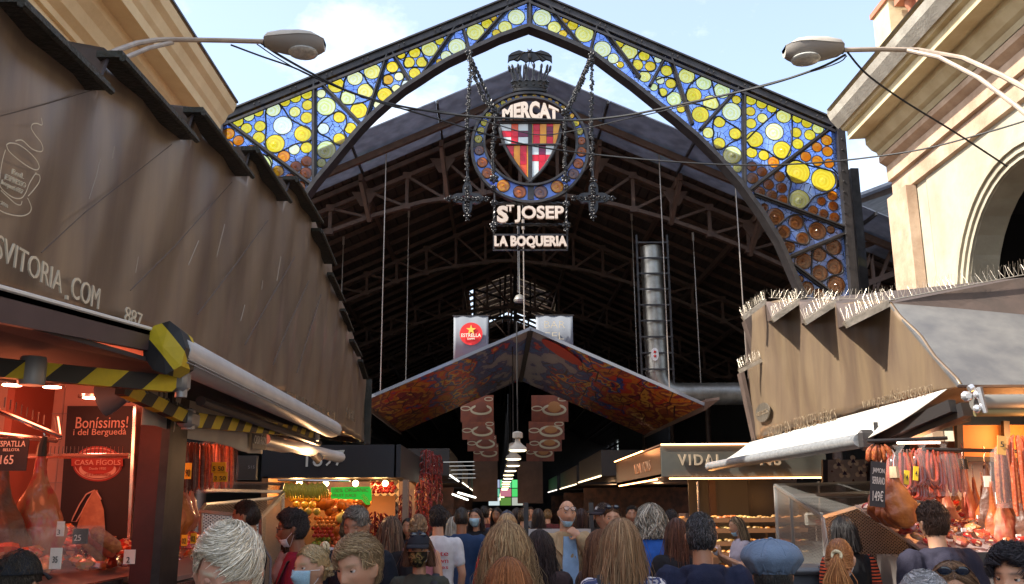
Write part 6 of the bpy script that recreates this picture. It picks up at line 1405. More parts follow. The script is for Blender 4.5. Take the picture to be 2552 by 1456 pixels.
FC = {'or':(.70,.20,.02),'ap':(.55,.03,.02),'gr':(.28,.35,.03),'pu':(.55,.15,.02),'ye':(.65,.42,.05),'pe':(.62,.12,.04),'gi':(.42,.24,.10)}
fproto = {}
def fruit(k, p, r, label, cat, group):
    key = (k)
    if key not in fproto:
        q = MB(); n = 14
        if k == 'pu':
            rows = []
            for i in range(9):
                a = math.pi*i/8; rows.append([((1+.10*abs(math.sin(4*b))-.1)*math.sin(a)*math.cos(b),(1+.10*abs(math.sin(4*b))-.1)*math.sin(a)*math.sin(b),-.72*math.cos(a)) for b in [2*math.pi*j/32 for j in range(33)]])
            q.grid(rows); q.tube([(0,0,.68),(0.05,0,.95)],[.12,.08],6)
        else:
            q.lathe([(0,-.92),(.3,-.95),(.75,-.65),(.98,-.1),(.92,.35),(.6,.78),(.25,.9),(.06,.78),(0,.76)],(0,0,0),12); q.tube([(0,0,.75),(.05,0,1.05)],.05,4)
        me = q.build('fruit', mat('fruit_'+k, FC[k], .35, nscale=2.5, col2=tuple(c*.65 for c in FC[k]), spec=.6), kind='tmp'); fproto[key] = me.data; bpy.data.objects.remove(me)
    o = bpy.data.objects.new({'pu':'pumpkin','or':'orange','ap':'apple','gr':'green_apple','ye':'melon','pe':'peach','gi':'ginger_root'}[k], fproto[key]); COL.objects.link(o); o.location = p; o.scale = (r,r,r*.95) if k != 'gi' else (r*1.5,r*.7,r*.7); o.rotation_euler = (rnd.uniform(-.4,.4),rnd.uniform(-.4,.4),rnd.uniform(0,6))
    return tag(o, label, cat, group)
def heap(k, px0, px1, py0, py1, step, r, label, cat, group, y0=15.0):
    py = py1
    row = 0
    while py > py0:
        px = px0 + (step/2 if row % 2 else 0)
        while px < px1:
            p = W(px+rnd.uniform(-1.5,1.5), py, y=y0+.55*(py1-py)/60+.25); fruit(k, p, r, label, cat, group); px += step
        py -= step*.82; row += 1
heap('ye',730,800,1235,1275,20,.062,'round yellow melon on the top left shelf of the fruit stall','melon','melons on the fruit stall')
heap('or',788,838,1285,1310,11,.035,'small orange on the middle shelf of the fruit stall','orange','oranges on the fruit stall',15.0)
heap('ap',782,830,1310,1335,11,.036,'red apple in the row below the oranges','apple','red apples on the fruit stall')
heap('gr',784,822,1335,1355,13,.040,'green apple in the lowest left crate','apple','green apples on the fruit stall')
heap('or',734,775,1270,1300,12,.036,'orange under the melons','orange','oranges under the melons')
for px, py, r_, l in ((812,1250,.20,'big ribbed orange pumpkin left of the green sign'),(866,1262,.19,'ribbed pumpkin under the green sign'),(893,1268,.15,'squat pumpkin beside the white squash'),(846,1290,.16,'deep orange pumpkin in the middle of the heap'),(836,1322,.16,'pumpkin at the centre of the display'),(905,1252,.14,'rear pumpkin below the juice sign'),(828,1275,.13,'small pumpkin on the shelf edge'),(848,1338,.12,'low pumpkin over the peaches')):
    fruit('pu', W(px,py,y=15.7), r_, l, 'pumpkin', 'pumpkins on the fruit stall')
o = fruit('pu', W(856,1290,y=15.3), .13, 'pale yellow scalloped squash standing out in the middle', 'squash', 'pumpkins on the fruit stall'); o.data = o.data.copy(); o.data.materials[0] = mat('squash_yellow',(.72,.50,.12),.4)
heap('pe',830,878,1340,1385,13,.040,'peach in the lower middle crate','peach','peaches on the fruit stall',14.8)
heap('gi',775,835,1370,1420,10,.030,'knobbly ginger root in the lowest crate','ginger','ginger roots on the fruit stall',14.7)
heap('or',935,990,1330,1360,12,.038,'orange by the tiled panel','orange','oranges by the tiles',15.0)
heap('ap',930,985,1205,1225,12,.040,'red apple in the wire basket under the fascia','apple','apples in the hanging baskets',15.2)
q = MB(); a = W(700,1425,y=15.25); b = W(985,1425,y=15.25); c_ = W(985,1236,y=16.3); d_ = W(700,1236,y=16.3); q.prism([a,b,c_,d_],(0,.04,0)); q.build('display_slope', mat('slope_brown',(.10,.045,.02),.7), fs, smooth=0)
# bananas
M_ban = mat('banana', (.62,.48,.05), .45, nscale=5, col2=(.45,.40,.06))
for i, px in enumerate((715,727,745,758,778,792,804)):
    p = W(px,1203,y=15.1); r = empty('banana_bunch', p, ['leftmost','second','third','fourth','fifth','sixth','rightmost'][i]+' banana bunch from the left on the chrome rail', 'bananas', 'banana bunches on the rail')
    for k in range(6):
        a = -1+k*.4; q = MB(); q.tube([p,p+Vector((a*.05,-.03,-.05)),p+Vector((a*.09,-.05,-.13)),p+Vector((a*.10,-.03,-.20)),p+Vector((a*.085,0,-.24))],[.008,.016,.02,.017,.006],6); q.build('banana', M_ban, r)
# green juice sign
js = empty('juice_sign', W(875,1230,y=14.6), 'green sign with arrow reading 100% ORGANIC FRUIT JUICE HERE', 'sign')
q = MB(); J = lambda x,y,d=0: W(x,y,y=14.6-d)
q.prism([J(825,1215),J(921,1213),J(926,1222),J(926,1245),J(921,1258),J(912,1258),J(902,1246),J(825,1243)],(0,.02,0)); q.build('board', emis('sign_green_glow',(.01,.30,.02),.55), js, smooth=0)  # unlit board given its own glow in place of light on its front
q = MB(); a = J(829,1228,.02); b = J(918,1226,.02); text_on(q,'100% ORGANIC',a,b-a,Vector((0,0,.060)),.004,.004); a = J(828,1241,.02); b = J(888,1241,.02); text_on(q,'FRUIT JUICE',a,b-a,Vector((0,0,.060)),.004,.004); q.build('lettering', mat('sign_maroon',(.25,.02,.03),.5), js, smooth=0)
q = MB(); a = J(899,1236,.02); b = J(914,1257,.02); text_on(q,'!HERE!',a,b-a,Vector((.055,0,.03)),.004,.002); q.build('lettering', mat('sign_yellow',(.6,.6,.05),.5), js, smooth=0)
# chilli strings and hanging dried things beside
M_chi = mat('dried_chilli', (.22,.012,.01), .4, nscale=20, col2=(.10,.01,.01))
for i, (px, py, y, L_) in enumerate(((1062,1120,16.5,1.0),(1078,1125,17.5,.9),(1090,1135,18.5,.9),(1050,1195,15.8,.8),(935,1275,15.5,.6),(950,1280,15.6,.5),(1010,1230,15.4,.5),(1065,1230,16.4,.7))):
    p = W(px,py,y=y); q = MB()
    for k in range(70):
        z = -L_*rnd.random(); a = rnd.random()*6.28; c = p+Vector((.05*math.cos(a),.05*math.sin(a),z)); q.tube([c,c+Vector((.05*math.cos(a),.05*math.sin(a),-.03)),c+Vector((.06*math.cos(a),.06*math.sin(a),-.10))],[.012,.012,.003],5)
    q.tube([p,p+Vector((0,0,-L_))],.02,5); tag(q.build('chilli_string', M_chi), ['dark red chilli string hanging at the stall corner','second chilli string behind the corner one','farthest upper chilli string','long chilli string beside the tan post','chilli string on the tiled panel, left','chilli string on the tiled panel, right','short orange chilli tuft at the post','lower chilli string over the spice display'][i], 'chilli string', 'chilli strings at the fruit stall corner')
# receding stalls on both sides: dark canopies with strip lights
def backstall(x0, x1, y0, y1, zt0, zt1, label, glow, warmth, side):
    r = empty('market_stall', ((x0+x1)/2,y0,0), label, 'market stall', 'receding market stalls')
    q = MB(); q.box(((x0+x1)/2,(y0+y1)/2,(zt0+zt1)/2),(x1-x0,y1-y0,zt1-zt0)); q.build('fascia', mat('dark_fascia',(.020,.016,.016),.5,nscale=2,col2=(.035,.025,.022)), r, smooth=0)
    q = MB(); q.box(((x0+x1)/2,(y0+y1)/2,.55),(x1-x0-.1,y1-y0-.1,1.1)); q.build('counter', mat('stall_counter',(.06,.035,.028),.4), r, smooth=0)
    xx = x1+.02 if side < 0 else x0-.02
    q = MB(); q.tube([(xx,y0,zt0),(xx,y1,zt0)],.018,6); q.build('strip_light', emis('strip_'+str(glow)+str(side), warmth, glow*.35), r)
    q = MB(); q.box(((x0+x1)/2,y1-.1,1.6),(x1-x0-.2,.05,1.4)); q.build('back_wall', mat('lit_back',(.14,.05,.025),.6,nscale=6,col2=(.04,.018,.012)), r, smooth=0)
    for k in range(16):
        q = MB(); q.box((rnd.uniform(x0,x1),rnd.uniform(y0,y0+.8),1.2+.2*rnd.random()),(.3,.25,.2),rz=rnd.random(),bev=.03); q.build('produce_tray', mat('tray_%d'%(k%4), [(.5,.10,.03),(.55,.28,.05),(.25,.28,.04),(.5,.42,.3)][k%4],.5), r, smooth=0)
    return r
L = [( -4.5,-.95,19.5,24,'dark stall left of the lamp string with white strip lights',5,(1,.95,.85)),(-4.5,-.9,25.5,31,'second dark stall beyond the chilli strings',4,(1,.8,.6)),(-4.6,-.9,33,41,'third dark stall at the far left of the aisle',4,(1,.9,.8))]
for x0,x1,y0,y1,l,g_,wm in L: backstall(x0,x1,y0,y1,2.45,3.0,l,g_,wm,-1)
for x0,x1,y0,y1,l,g_,wm in ((2.3,6,20.5,26,'dark stall right of the aisle behind the bald man',5,(1,.75,.4)),(2.4,6,28,35,'second dark stall on the right with ivory lights',4,(1,.8,.5)),(2.4,6,37,43,'third dark stall at the far right of the aisle',3,(1,.9,.8))): backstall(x0,x1,y0,y1,2.45,3.0,l,g_,wm,1)
for (x,y) in ((-2,20),(-2,27),(3.6,21.5),(3.6,29),(.3,34),(3,17.5)): light('back_lamp', (x,y,2.2), 7, (1,.55,.28), .1)
# ladder-like white racks on the left
for i in range(5):
    q = MB(); p = W(1105+i*3,1152+i*10,y=19+i*.6); q.tube([p,p+Vector((.62,-.1,0))],.007,5); tag(q.build('strip_lamp', emis('cool_tube',(.9,.9,.9),.2)), 'pale tube in the stack of tubes over the left stalls', 'tube light', 'pale tubes over the left stalls')
for (a, b, l) in (((1128,1232),(1166,1246),'bright white tube over the left spice counter'),((1142,1228),(1185,1240),'second bright tube behind the spice counter')):
    q = MB(); q.tube([W(*a,y=17.5),W(*b,y=19)],.018,5); tag(q.build('tube_light', emis('white_tube',(1,.93,.8),1.6)), l, 'tube light')
# ---------------- grey stall with lit strips on the right
vs_ = empty('pastry_stall', W(1800,1250,y=13.6), 'grey pastry stall with glowing strip lights and VIDAL PONS lettering', 'market stall')
yV = 13.6; cL = W(1650,1188,y=yV); cT = W(1650,1110,y=yV); xV = cL.x; xE = W(2062,1188,y=yV).x
q = MB(); q.box(((xV+xE)/2,yV+.04,(cL.z+cT.z)/2),(xE-xV,.08,cT.z-cL.z)); q.build('front_fascia', mat('stall_grey',(.060,.060,.050),.5,nscale=2,col2=(.085,.085,.07)), vs_, smooth=0)
q = MB(); q.box((xV+.03,yV+2.6,(cL.z+cT.z)/2),(.06,5.1,cT.z-cL.z)); q.build('side_fascia', mat('copper_fascia',(.16,.07,.035),.28,.7), vs_, smooth=0)
q = MB(); q.box(((xV+xE)/2,yV+2.6,cL.z+.02),(xE-xV,5.1,.04)); q.box(((xV+xE)/2,yV+2.6,cT.z),(xE-xV,5.1,.04)); q.build('canopy', mat('canopy_brown',(.09,.05,.035),.5), vs_, smooth=0)
p0 = W(1690,1160,y=yV-.02); p1 = W(1768,1160,y=yV-.02)
q = MB(); text_on(q,'VIDAL',p0,W(1800,1160,y=yV-.02)-p0,Vector((0,0,.155)),.03,.02,1.3); text_on(q,'PONS',W(1830,1160,y=yV-.02),W(1946,1160,y=yV-.02)-W(1830,1160,y=yV-.02),Vector((0,0,.155)),.03,.02,1.3); q.build('lettering', mat('cream_raised',(.40,.31,.21),.5), vs_, smooth=0)
p0 = Vector((xV-.01,yV+2.6,cL.z+.12)); q = MB(); text_on(q,'VIDAL PONS',p0,Vector((0,-1.7,0)),Vector((0,0,.16)),.01,.0); q.build('lettering', mat('copper_letter',(.30,.17,.10),.35,.6), vs_, smooth=0)
M_led = emis('led_strip',(1,.42,.14),6)
for a, b in ((Vector((xV,yV-.02,cT.z+.01)),Vector((xE,yV-.02,cT.z+.01))),(Vector((xV+.1,yV-.02,cL.z-.03)),Vector((xE,yV-.02,cL.z-.03))),(Vector((xV-.02,yV+.3,cL.z-.03)),Vector((xV-.02,yV+4.6,cL.z-.03))),(Vector((xV-.02,yV+1.6,cT.z+.01)),Vector((xV-.02,yV+5.2,cT.z+.01)))):
    q = MB(); q.tube([a,b],.010,6); q.build('strip_light', M_led, vs_)
for x in (xV+.6,xV+1.6,xV+2.6): light('pastry_lamp', (x,yV+.2,cL.z-.3), 3.2, (1,.42,.12), .1)
light('copper_lamp', (xV-.25,yV+2,cL.z+.5), 1.2, (1,.4,.15), .1)
q = MB(); q.box((xV+1.05,yV+1.5,1.3),(.10,.10,2.2)); q.build('post', mat('post_brown',(.10,.05,.03),.5), vs_, smooth=0)
q = MB(); a = W(1725,1420,y=yV+1.9); b = W(1860,1195,y=yV+1.9); q.box(((a.x+b.x)/2,yV+1.9,(a.z+b.z)/2),(b.x-a.x,.05,b.z-a.z)); q.build('grey_cupboard', mat('cupboard_grey',(.10,.09,.07),.5), vs_, smooth=0)
q = MB(); q.box((xE-.6,yV+2.4,1.3),(1.8,.1,2.4)); q.build('back_wall', mat('black_stone',(.03,.02,.018),.3,nscale=3,col2=(.16,.09,.04),stretch=(3,1,.4),lo=.6,hi=.7), vs_, smooth=0)
q = MB(); q.tube([W(1738,1200,y=yV-.2),W(1742,1290,y=yV-.2)],.014,6); q.tube([W(2040,1200,y=12.9),W(2044,1300,y=12.9)],.014,6); q.build('chrome_post', M_chr, vs_)
M_buns = [mat('bun_%d'%i, c, .45, nscale=6, col2=tuple(x*.6 for x in c)) for i, c in enumerate([(.60,.22,.04),(.66,.30,.07),(.50,.14,.03),(.62,.40,.12),(.30,.16,.04)])]
bproto = []
for i in range(5):
    q = MB(); q.lathe([(0,-.4),(.8,-.4),(1,-.1),(.8,.35),(.4,.55),(0,.6)],(0,0,0),10,sx=1.2); me = q.build('bun', M_buns[i], kind='tmp'); bproto.append(me.data); bpy.data.objects.remove(me)
for x_ in (xV+.25, xE-.1):
    q = MB(); q.box((x_,13.42,.85),(.05,.5,1.7)); q.build('shelf_upright', mat('shelf_dark',(.04,.02,.015),.4), vs_, smooth=0)
for row, (py, x0, x1) in enumerate(((1292,1695,2000),(1318,1700,2010),(1350,1700,2020),(1378,1700,2020),(1412,1700,2030))):
    y = 13.2-.10*row; a = W(x0,py,y=y); b = W(x1,py,y=y); t = empty('pastry_shelf', ((a.x+b.x)/2,y,a.z-.03), ['top pastry shelf under the scales','second pastry shelf from the top','middle pastry shelf behind the woman eating','fourth pastry shelf from the top','lowest visible pastry shelf'][row], 'shelf', 'pastry display shelves')
    q = MB(); q.box(((a.x+b.x)/2,y+.15,a.z-.05),(b.x-a.x,.4,.02)); q.build('board', mat('shelf_dark',(.04,.02,.015),.4), t, smooth=0); q = MB(); q.box(((a.x+b.x)/2,y-.05,a.z-.03),(b.x-a.x,.01,.06)); q.build('glass_edge', mat('shelf_lip',(.25,.12,.06),.2), t, smooth=0)
    n = 38 if row < 4 else 30
    for k in range(n):
        o = bpy.data.objects.new('pastry', bproto[(k//6+row)%5]); COL.objects.link(o); x = a.x+(b.x-a.x)*(k+.5)/n; s_ = rnd.uniform(.030,.046); o.location = (x, y+.02+.12*rnd.random(), a.z-.01+rnd.random()*.025); o.scale = (s_,s_,s_); o.rotation_euler.z = rnd.random()*3
        tag(o, 'golden pastry on the %s shelf of the pastry stall' % ['top','second','middle','fourth','lowest'][row], 'pastry', 'pastries on shelf %s' % 'abcde'[row])
q = MB()
for k in range(16):
    p = W(1690+k*12,1172-k*3.4+3*math.sin(k),y=17-k*.1); q.ell(p,.028,6,4)
tag(q.build('fairy_lights', emis('fairy_glow',(1,.5,.18),7)), 'string of tiny amber lights sloping above the grey pastry stall roof', 'string lights')
# scales and notice
scl = empty('weighing_scale', W(2045,1300,y=12.7), 'hanging shop scale with display, red keys and round steel pan', 'scale')
q = MB(); a = W(2008,1312,y=12.7); b = W(2052,1278,y=12.7); q.box(((a.x+b.x)/2,12.7,(a.z+b.z)/2),(b.x-a.x,.1,b.z-a.z),bev=.02); q.build('display', mat('scale_grey',(.42,.42,.38),.4), scl, smooth=0)
a = W(2014,1292,y=12.64); b = W(2046,1284,y=12.64); q = MB(); q.box(((a.x+b.x)/2,12.64,(a.z+b.z)/2),(b.x-a.x,.01,b.z-a.z)); q.build('screen', mat('lcd_dark',(.05,.07,.05),.2), scl, smooth=0)
q = MB()
for i in range(4):
    for j in range(3): q.box(W(2034+i*4,1297+j*5,y=12.64),(.016,.01,.014))
q.build('keypad', mat('keys_red',(.4,.06,.05),.5), scl, smooth=0)
p = W(2035,1352,y=12.7); q = MB(); q.lathe([(.04,-.06),(.12,-.04),(.19,.0),(.20,.02)],p,16); q.tube([p,W(2033,1312,y=12.7)],.010,5); q.build('pan', M_chr, scl)
for (a, b, l) in (((1318,1318),(1398,1400),'left FACE MASK MANDATORY notice on the acrylic board'),((1408,1318),(1472,1400),'right FACE MASK MANDATORY notice on the acrylic board')):
    p0 = W(a[0],b[1],y=10.6); p1 = W(b[0],a[1],y=10.6); r = empty('paper_notice', ((p0.x+p1.x)/2,10.6,p0.z), l, 'notice', 'mask notices'); q = MB(); q.box(((p0.x+p1.x)/2,10.6,(p0.z+p1.z)/2),(p1.x-p0.x,.01,p1.z-p0.z)); q.build('paper', mat('notice_paper',(.45,.42,.40),.6), r, smooth=0)
    ww = p1.x-p0.x; hh = p1.z-p0.z
    q = MB(); text_on(q,'FACE MASK',Vector((p0.x+ww*.45,10.59,p0.z+hh*.66)),Vector((ww*.5,0,0)),Vector((0,0,hh*.12)),.002,0); text_on(q,'MANDATORY',Vector((p0.x+ww*.42,10.59,p0.z+hh*.48)),Vector((ww*.55,0,0)),Vector((0,0,hh*.12)),.002,0); q.build('lettering', M_ink, r, smooth=0)
q = MB(); a = W(1312,1300,y=10.65); b = W(1476,1300,y=10.65)
for px in (1312,1476): q.box(W(px,1380,y=10.65),(.05,.04,1.1))
tag(q.build('notice_frame', M_iron, smooth=0), 'black posts holding the mask notices behind the bald man', 'frame')
# security camera and green 515 sign
q = MB(); p = W(905,1036,y=13); q.tube([p,p+Vector((.03,-.16,-.02))],[.05,.045],10); q.box(p+Vector((0,.05,.02)),(.05,.12,.04)); tag(q.build('security_camera', mat('camera_white',(.6,.6,.6),.4)), 'small white security camera at the end of the left roof', 'camera')
q = MB(); a = W(590,1196,y=13.4); b = W(642,1136,y=13.4); q.box(((a.x+b.x)/2,13.4,(a.z+b.z)/2),(b.x-a.x,.1,b.z-a.z)); q2 = MB(); text_on(q2,'515',W(618,1168,y=13.32),Vector((.09,0,0)),Vector((0,0,.04)),.004,0); r = empty('stall_sign',W(616,1196,y=13.4),'dark stall sign with a small number 515 behind the mesh cage','sign'); q.build('board', mat('sign_dark',(.07,.065,.06),.5), r, smooth=0); q2.build('lettering', mat('sign_grey',(.3,.3,.3),.5), r, smooth=0)
# ------------------------------------------------------------ people
def gs(x, m, s): return np.exp(-((x-m)/s)**2)
def headsurf(th, ph, off=0.0, fem=0):
    """th polar angle from the crown, ph azimuth from the face (+y), positive to the right ear. returns (...,3), head centre at origin"""
    th, ph = np.broadcast_arrays(np.asarray(th,float), np.asarray(ph,float))
    sx = np.sin(th)*np.sin(ph); sy = np.sin(th)*np.cos(ph); sz = np.cos(th)
    x = .0745*sx; y = .094*sy - .004; z = .118*sz
    lo = np.clip(-z/.118, 0, 1)
    x = x*(1-.34*lo**1.6*(sy > -.3)-.20*lo*(sy <= -.3)); y = np.where(sy < 0, y*(1-.40*lo**1.2), y*(1-.02*lo))
    y = np.where(sy < 0, y-.006*gs(sz,.2,.5), y)
    fr = np.clip(sy,0,1)**.8
    d = .021*gs(x,0,.0120)*np.where(z > -.030, gs(z,-.030,.030), gs(z,-.030,.010)) + .008*gs(np.abs(x),.013,.008)*gs(z,-.033,.009)
    d += .0055*gs(np.abs(x),.026,.026)*gs(z,.030,.011) - .0115*gs(np.abs(x),.031,.015)*gs(z,.011,.013)
    d += .0045*gs(np.abs(x),.046,.018)*gs(z,-.018,.018) + .0065*gs(x,0,.024)*(gs(z,-.0555,.0055)+gs(z,-.0690,.0065)) - .0035*gs(x,0,.026)*gs(z,-.0620,.0028)
    d += .0085*gs(x,0,.024)*gs(z,-.100,.017) - .003*gs(x,0,.03)*gs(z,-.083,.007)
    y = y + d*fr
    p = np.stack([x,y,z],-1)
    if np.any(off): 
        n = np.stack([sx/.0745, sy/.094, sz/.118],-1); n /= np.linalg.norm(n,axis=-1,keepdims=True)+1e-9; p = p+n*np.asarray(off)[...,None]
    return p
def head_mb(q):
    nt_, np_ = 44, 64
    th = np.linspace(0.001, math.pi-.001, nt_); ph = np.linspace(-math.pi, math.pi, np_, endpoint=False)
    P = headsurf(th[:,None], ph[None,:]); vs = [tuple(p) for p in P.reshape(-1,3)]
    fs = [(i*np_+j,i*np_+(j+1)%np_,(i+1)*np_+(j+1)%np_,(i+1)*np_+j) for i in range(nt_-1) for j in range(np_)]
    fs += [tuple(range(np_)), tuple((nt_-1)*np_+j for j in reversed(range(np_)))]
    return vs, fs
def arr_mesh(name, V, F, mats, C=None, smooth=True):
    me = bpy.data.meshes.new(name); me.from_pydata([], [], []); 
    V = np.asarray(V,np.float32); F = np.asarray(F,np.int32); n, k = F.shape
    me.vertices.add(len(V)); me.vertices.foreach_set('co', V.ravel()); me.loops.add(n*k); me.loops.foreach_set('vertex_index', F.ravel())
    me.polygons.add(n); me.polygons.foreach_set('loop_start', np.arange(0,n*k,k,dtype=np.int32)); me.update(calc_edges=True)
    for m in mats: me.materials.append(m)
    if C is not None:
        at = me.color_attributes.new('Col','FLOAT_COLOR','POINT'); at.data.foreach_set('color', np.hstack([C,np.ones((len(C),1))]).astype(np.float32).ravel())
    if smooth: me.polygons.foreach_set('use_smooth', np.ones(n,bool))
    return me
def remesh(q, vox, smooth=2, fac=.5):
    me = bpy.data.meshes.new('tmp'); me.from_pydata([tuple(v) for v in q.v], [], q.f); o = bpy.data.objects.new('tmp', me); COL.objects.link(o)
    m = o.modifiers.new('r','REMESH'); m.mode = 'VOXEL'; m.voxel_size = vox; m.use_smooth_shade = True
    if smooth: s_ = o.modifiers.new('s','SMOOTH'); s_.iterations = smooth; s_.factor = fac
    dg = bpy.context.evaluated_depsgraph_get(); r = bpy.data.meshes.new_from_object(o.evaluated_get(dg)); bpy.data.objects.remove(o); bpy.data.meshes.remove(me); return r
def getv(me): a = np.empty(len(me.vertices)*3,np.float32); me.vertices.foreach_get('co',a); return a.reshape(-1,3)
def setcol(me, C):
    at = me.color_attributes.new('Col','FLOAT_COLOR','POINT'); at.data.foreach_set('color', np.hstack([C,np.ones((len(C),1))]).astype(np.float32).ravel())
def skinmat():
    m = vcol_mat('skin', .48, bump=.06, bscale=220, spec=.35); p = m.node_tree.nodes['Principled BSDF']; p.inputs['Subsurface Weight'].default_value = .15; p.inputs['Subsurface Radius'].default_value = (.02,.008,.004); p.inputs['Subsurface Scale'].default_value = .3; return m
M_skin = skinmat(); M_hair = vcol_mat('hair', .42, spec=.35); 
from mathutils import noise as mnoise
def cloth_mat(name, col, pattern=None, rough=.85):
    m = mat(name, col, rough, nscale=9, col2=tuple(c*.8 for c in col), bump=.25, bscale=160, spec=.25)
    if pattern == 'floral' and 'pat' not in m:
        m['pat'] = 1; nt = m.node_tree; L = nt.links; tc = N(nt,'ShaderNodeTexCoord'); v = N(nt,'ShaderNodeTexVoronoi'); v.inputs['Scale'].default_value = 17; v.inputs['Randomness'].default_value = .8
        ns = N(nt,'ShaderNodeTexNoise'); ns.inputs['Scale'].default_value = 14; sc = N(nt,'ShaderNodeVectorMath'); sc.operation = 'SCALE'; sc.inputs['Scale'].default_value = .10; ad = N(nt,'ShaderNodeVectorMath'); ad.operation = 'ADD'
        L.new(tc.outputs['Object'], ns.inputs['Vector']); L.new(ns.outputs['Color'], sc.inputs[0]); L.new(sc.outputs[0], ad.inputs[0]); L.new(tc.outputs['Object'], ad.inputs[1]); L.new(ad.outputs[0], v.inputs['Vector'])
        cr = N(nt,'ShaderNodeValToRGB'); cr.color_ramp.interpolation = 'CONSTANT'; e = cr.color_ramp.elements; e[0].position = 0; e[0].color = (.45,.38,.30,1); e[1].position = .16; e[1].color = (.62,.60,.60,1)
        for pos, c in ((.40,(.045,.055,.13,1)),(.60,(.36,.34,.36,1)),(.68,(.045,.055,.13,1))): z = e.new(pos); z.color = c
        L.new(v.outputs['Distance'], cr.inputs[0]); L.new(cr.outputs[0], nt.nodes['Principled BSDF'].inputs['Base Color'])
    if pattern == 'camo' and 'pat' not in m:
        m['pat'] = 1; nt = m.node_tree; L = nt.links; tc = N(nt,'ShaderNodeTexCoord'); ns = N(nt,'ShaderNodeTexNoise'); ns.inputs['Scale'].default_value = 26; ns.inputs['Detail'].default_value = 1
        cr = N(nt,'ShaderNodeValToRGB'); cr.color_ramp.interpolation = 'CONSTANT'; e = cr.color_ramp.elements; e[0].color = (.015,.012,.01,1); e[1].position = .46; e[1].color = (.10,.08,.03,1); z = e.new(.54); z.color = (.30,.20,.08,1); z = e.new(.62); z.color = (.06,.03,.02,1)
        L.new(tc.outputs['Object'], ns.inputs['Vector']); L.new(ns.outputs['Fac'], cr.inputs[0]); L.new(cr.outputs[0], nt.nodes['Principled BSDF'].inputs['Base Color'])
    if pattern == 'stripe' and 'pat' not in m:
        m['pat'] = 1; nt = m.node_tree; L = nt.links; tc = N(nt,'ShaderNodeTexCoord'); sx = N(nt,'ShaderNodeSeparateXYZ'); L.new(tc.outputs['Object'], sx.inputs[0]); mu = N(nt,'ShaderNodeMath'); mu.operation = 'MULTIPLY'; mu.inputs[1].default_value = 260; L.new(sx.outputs[2], mu.inputs[0]); s_ = N(nt,'ShaderNodeMath'); s_.operation = 'SINE'; L.new(mu.outputs[0], s_.inputs[0]); g = N(nt,'ShaderNodeMath'); g.operation = 'GREATER_THAN'; L.new(s_.outputs[0], g.inputs[0]); g.inputs[1].default_value = 0
        ax = N(nt,'ShaderNodeMath'); ax.operation = 'ABSOLUTE'; L.new(sx.outputs[0], ax.inputs[0]); gx = N(nt,'ShaderNodeMath'); gx.operation = 'GREATER_THAN'; gx.inputs[1].default_value = .155; L.new(ax.outputs[0], gx.inputs[0]); ml = N(nt,'ShaderNodeMath'); ml.operation = 'MULTIPLY'; L.new(g.outputs[0], ml.inputs[0]); L.new(gx.outputs[0], ml.inputs[1])
        mx = N(nt,'ShaderNodeMixRGB'); mx.inputs[1].default_value = (*col,1); mx.inputs[2].default_value = (.55,.08,.03,1); L.new(ml.outputs[0], mx.inputs[0]); L.new(mx.outputs[0], nt.nodes['Principled BSDF'].inputs['Base Color'])
    return m
def capsule(q, a, b, ra, rb, n=12):
    a = Vector(a); b = Vector(b); t = (b-a); L_ = t.length; t.normalize()
    pts = [a-t*ra*.9, a-t*ra*.5, a, a.lerp(b,.35), a.lerp(b,.7), b, b+t*rb*.5, b+t*rb*.9]; rm = lambda f: ra+(rb-ra)*f
    q.tube(pts, [ra*.4, ra*.85, ra, rm(.35)*1.04, rm(.7)*1.02, rb, rb*.85, rb*.4], n)
def hand(q, w, d, nrm, s=1.0, curl=.5, side=1):
    """palm and five fingers: w wrist, d pointing direction, nrm palm normal (fingers curl towards it)"""
    w = Vector(w); d = Vector(d).normalized(); nrm = Vector(nrm); nrm = (nrm-d*nrm.dot(d)).normalized(); u = d.cross(nrm)*side
    pc = w+d*.045*s
    M = Matrix(((u.x,d.x,nrm.x,0),(u.y,d.y,nrm.y,0),(u.z,d.z,nrm.z,0),(0,0,0,1))); Mt = Matrix.Translation(pc) @ M
    q.ell((0,0,0),(.040*s,.050*s,.016*s),12,8,Mt); capsule(q, w-d*.03*s, w+d*.02*s, .026*s, .026*s)
    for i, (off, L_) in enumerate(((-.030,.070),(-.010,.080),(.010,.075),(.029,.060))):
        p = pc+d*.042*s+u*off*s; ang = 0; P_ = [p-d*.015*s, p]
        for k, f in enumerate((.45,.32,.23)):
            ang += curl*(.9 if k else .7)*(1+.1*i); dd = d*math.cos(ang)+nrm*math.sin(ang); p = p+dd*L_*s*f; P_.append(p)
        q.tube(P_, [.0095*s,.0098*s,.0090*s,.0082*s,.0055*s], 8)
    p = pc-u*.036*s-d*.018*s; q.tube([p, p-u*.022*s+d*.015*s+nrm*.010*s, p-u*.024*s+d*.040*s+nrm*.028*s, p-u*.012*s+d*.058*s+nrm*.036*s],[.013*s,.012*s,.0105*s,.007*s],8)
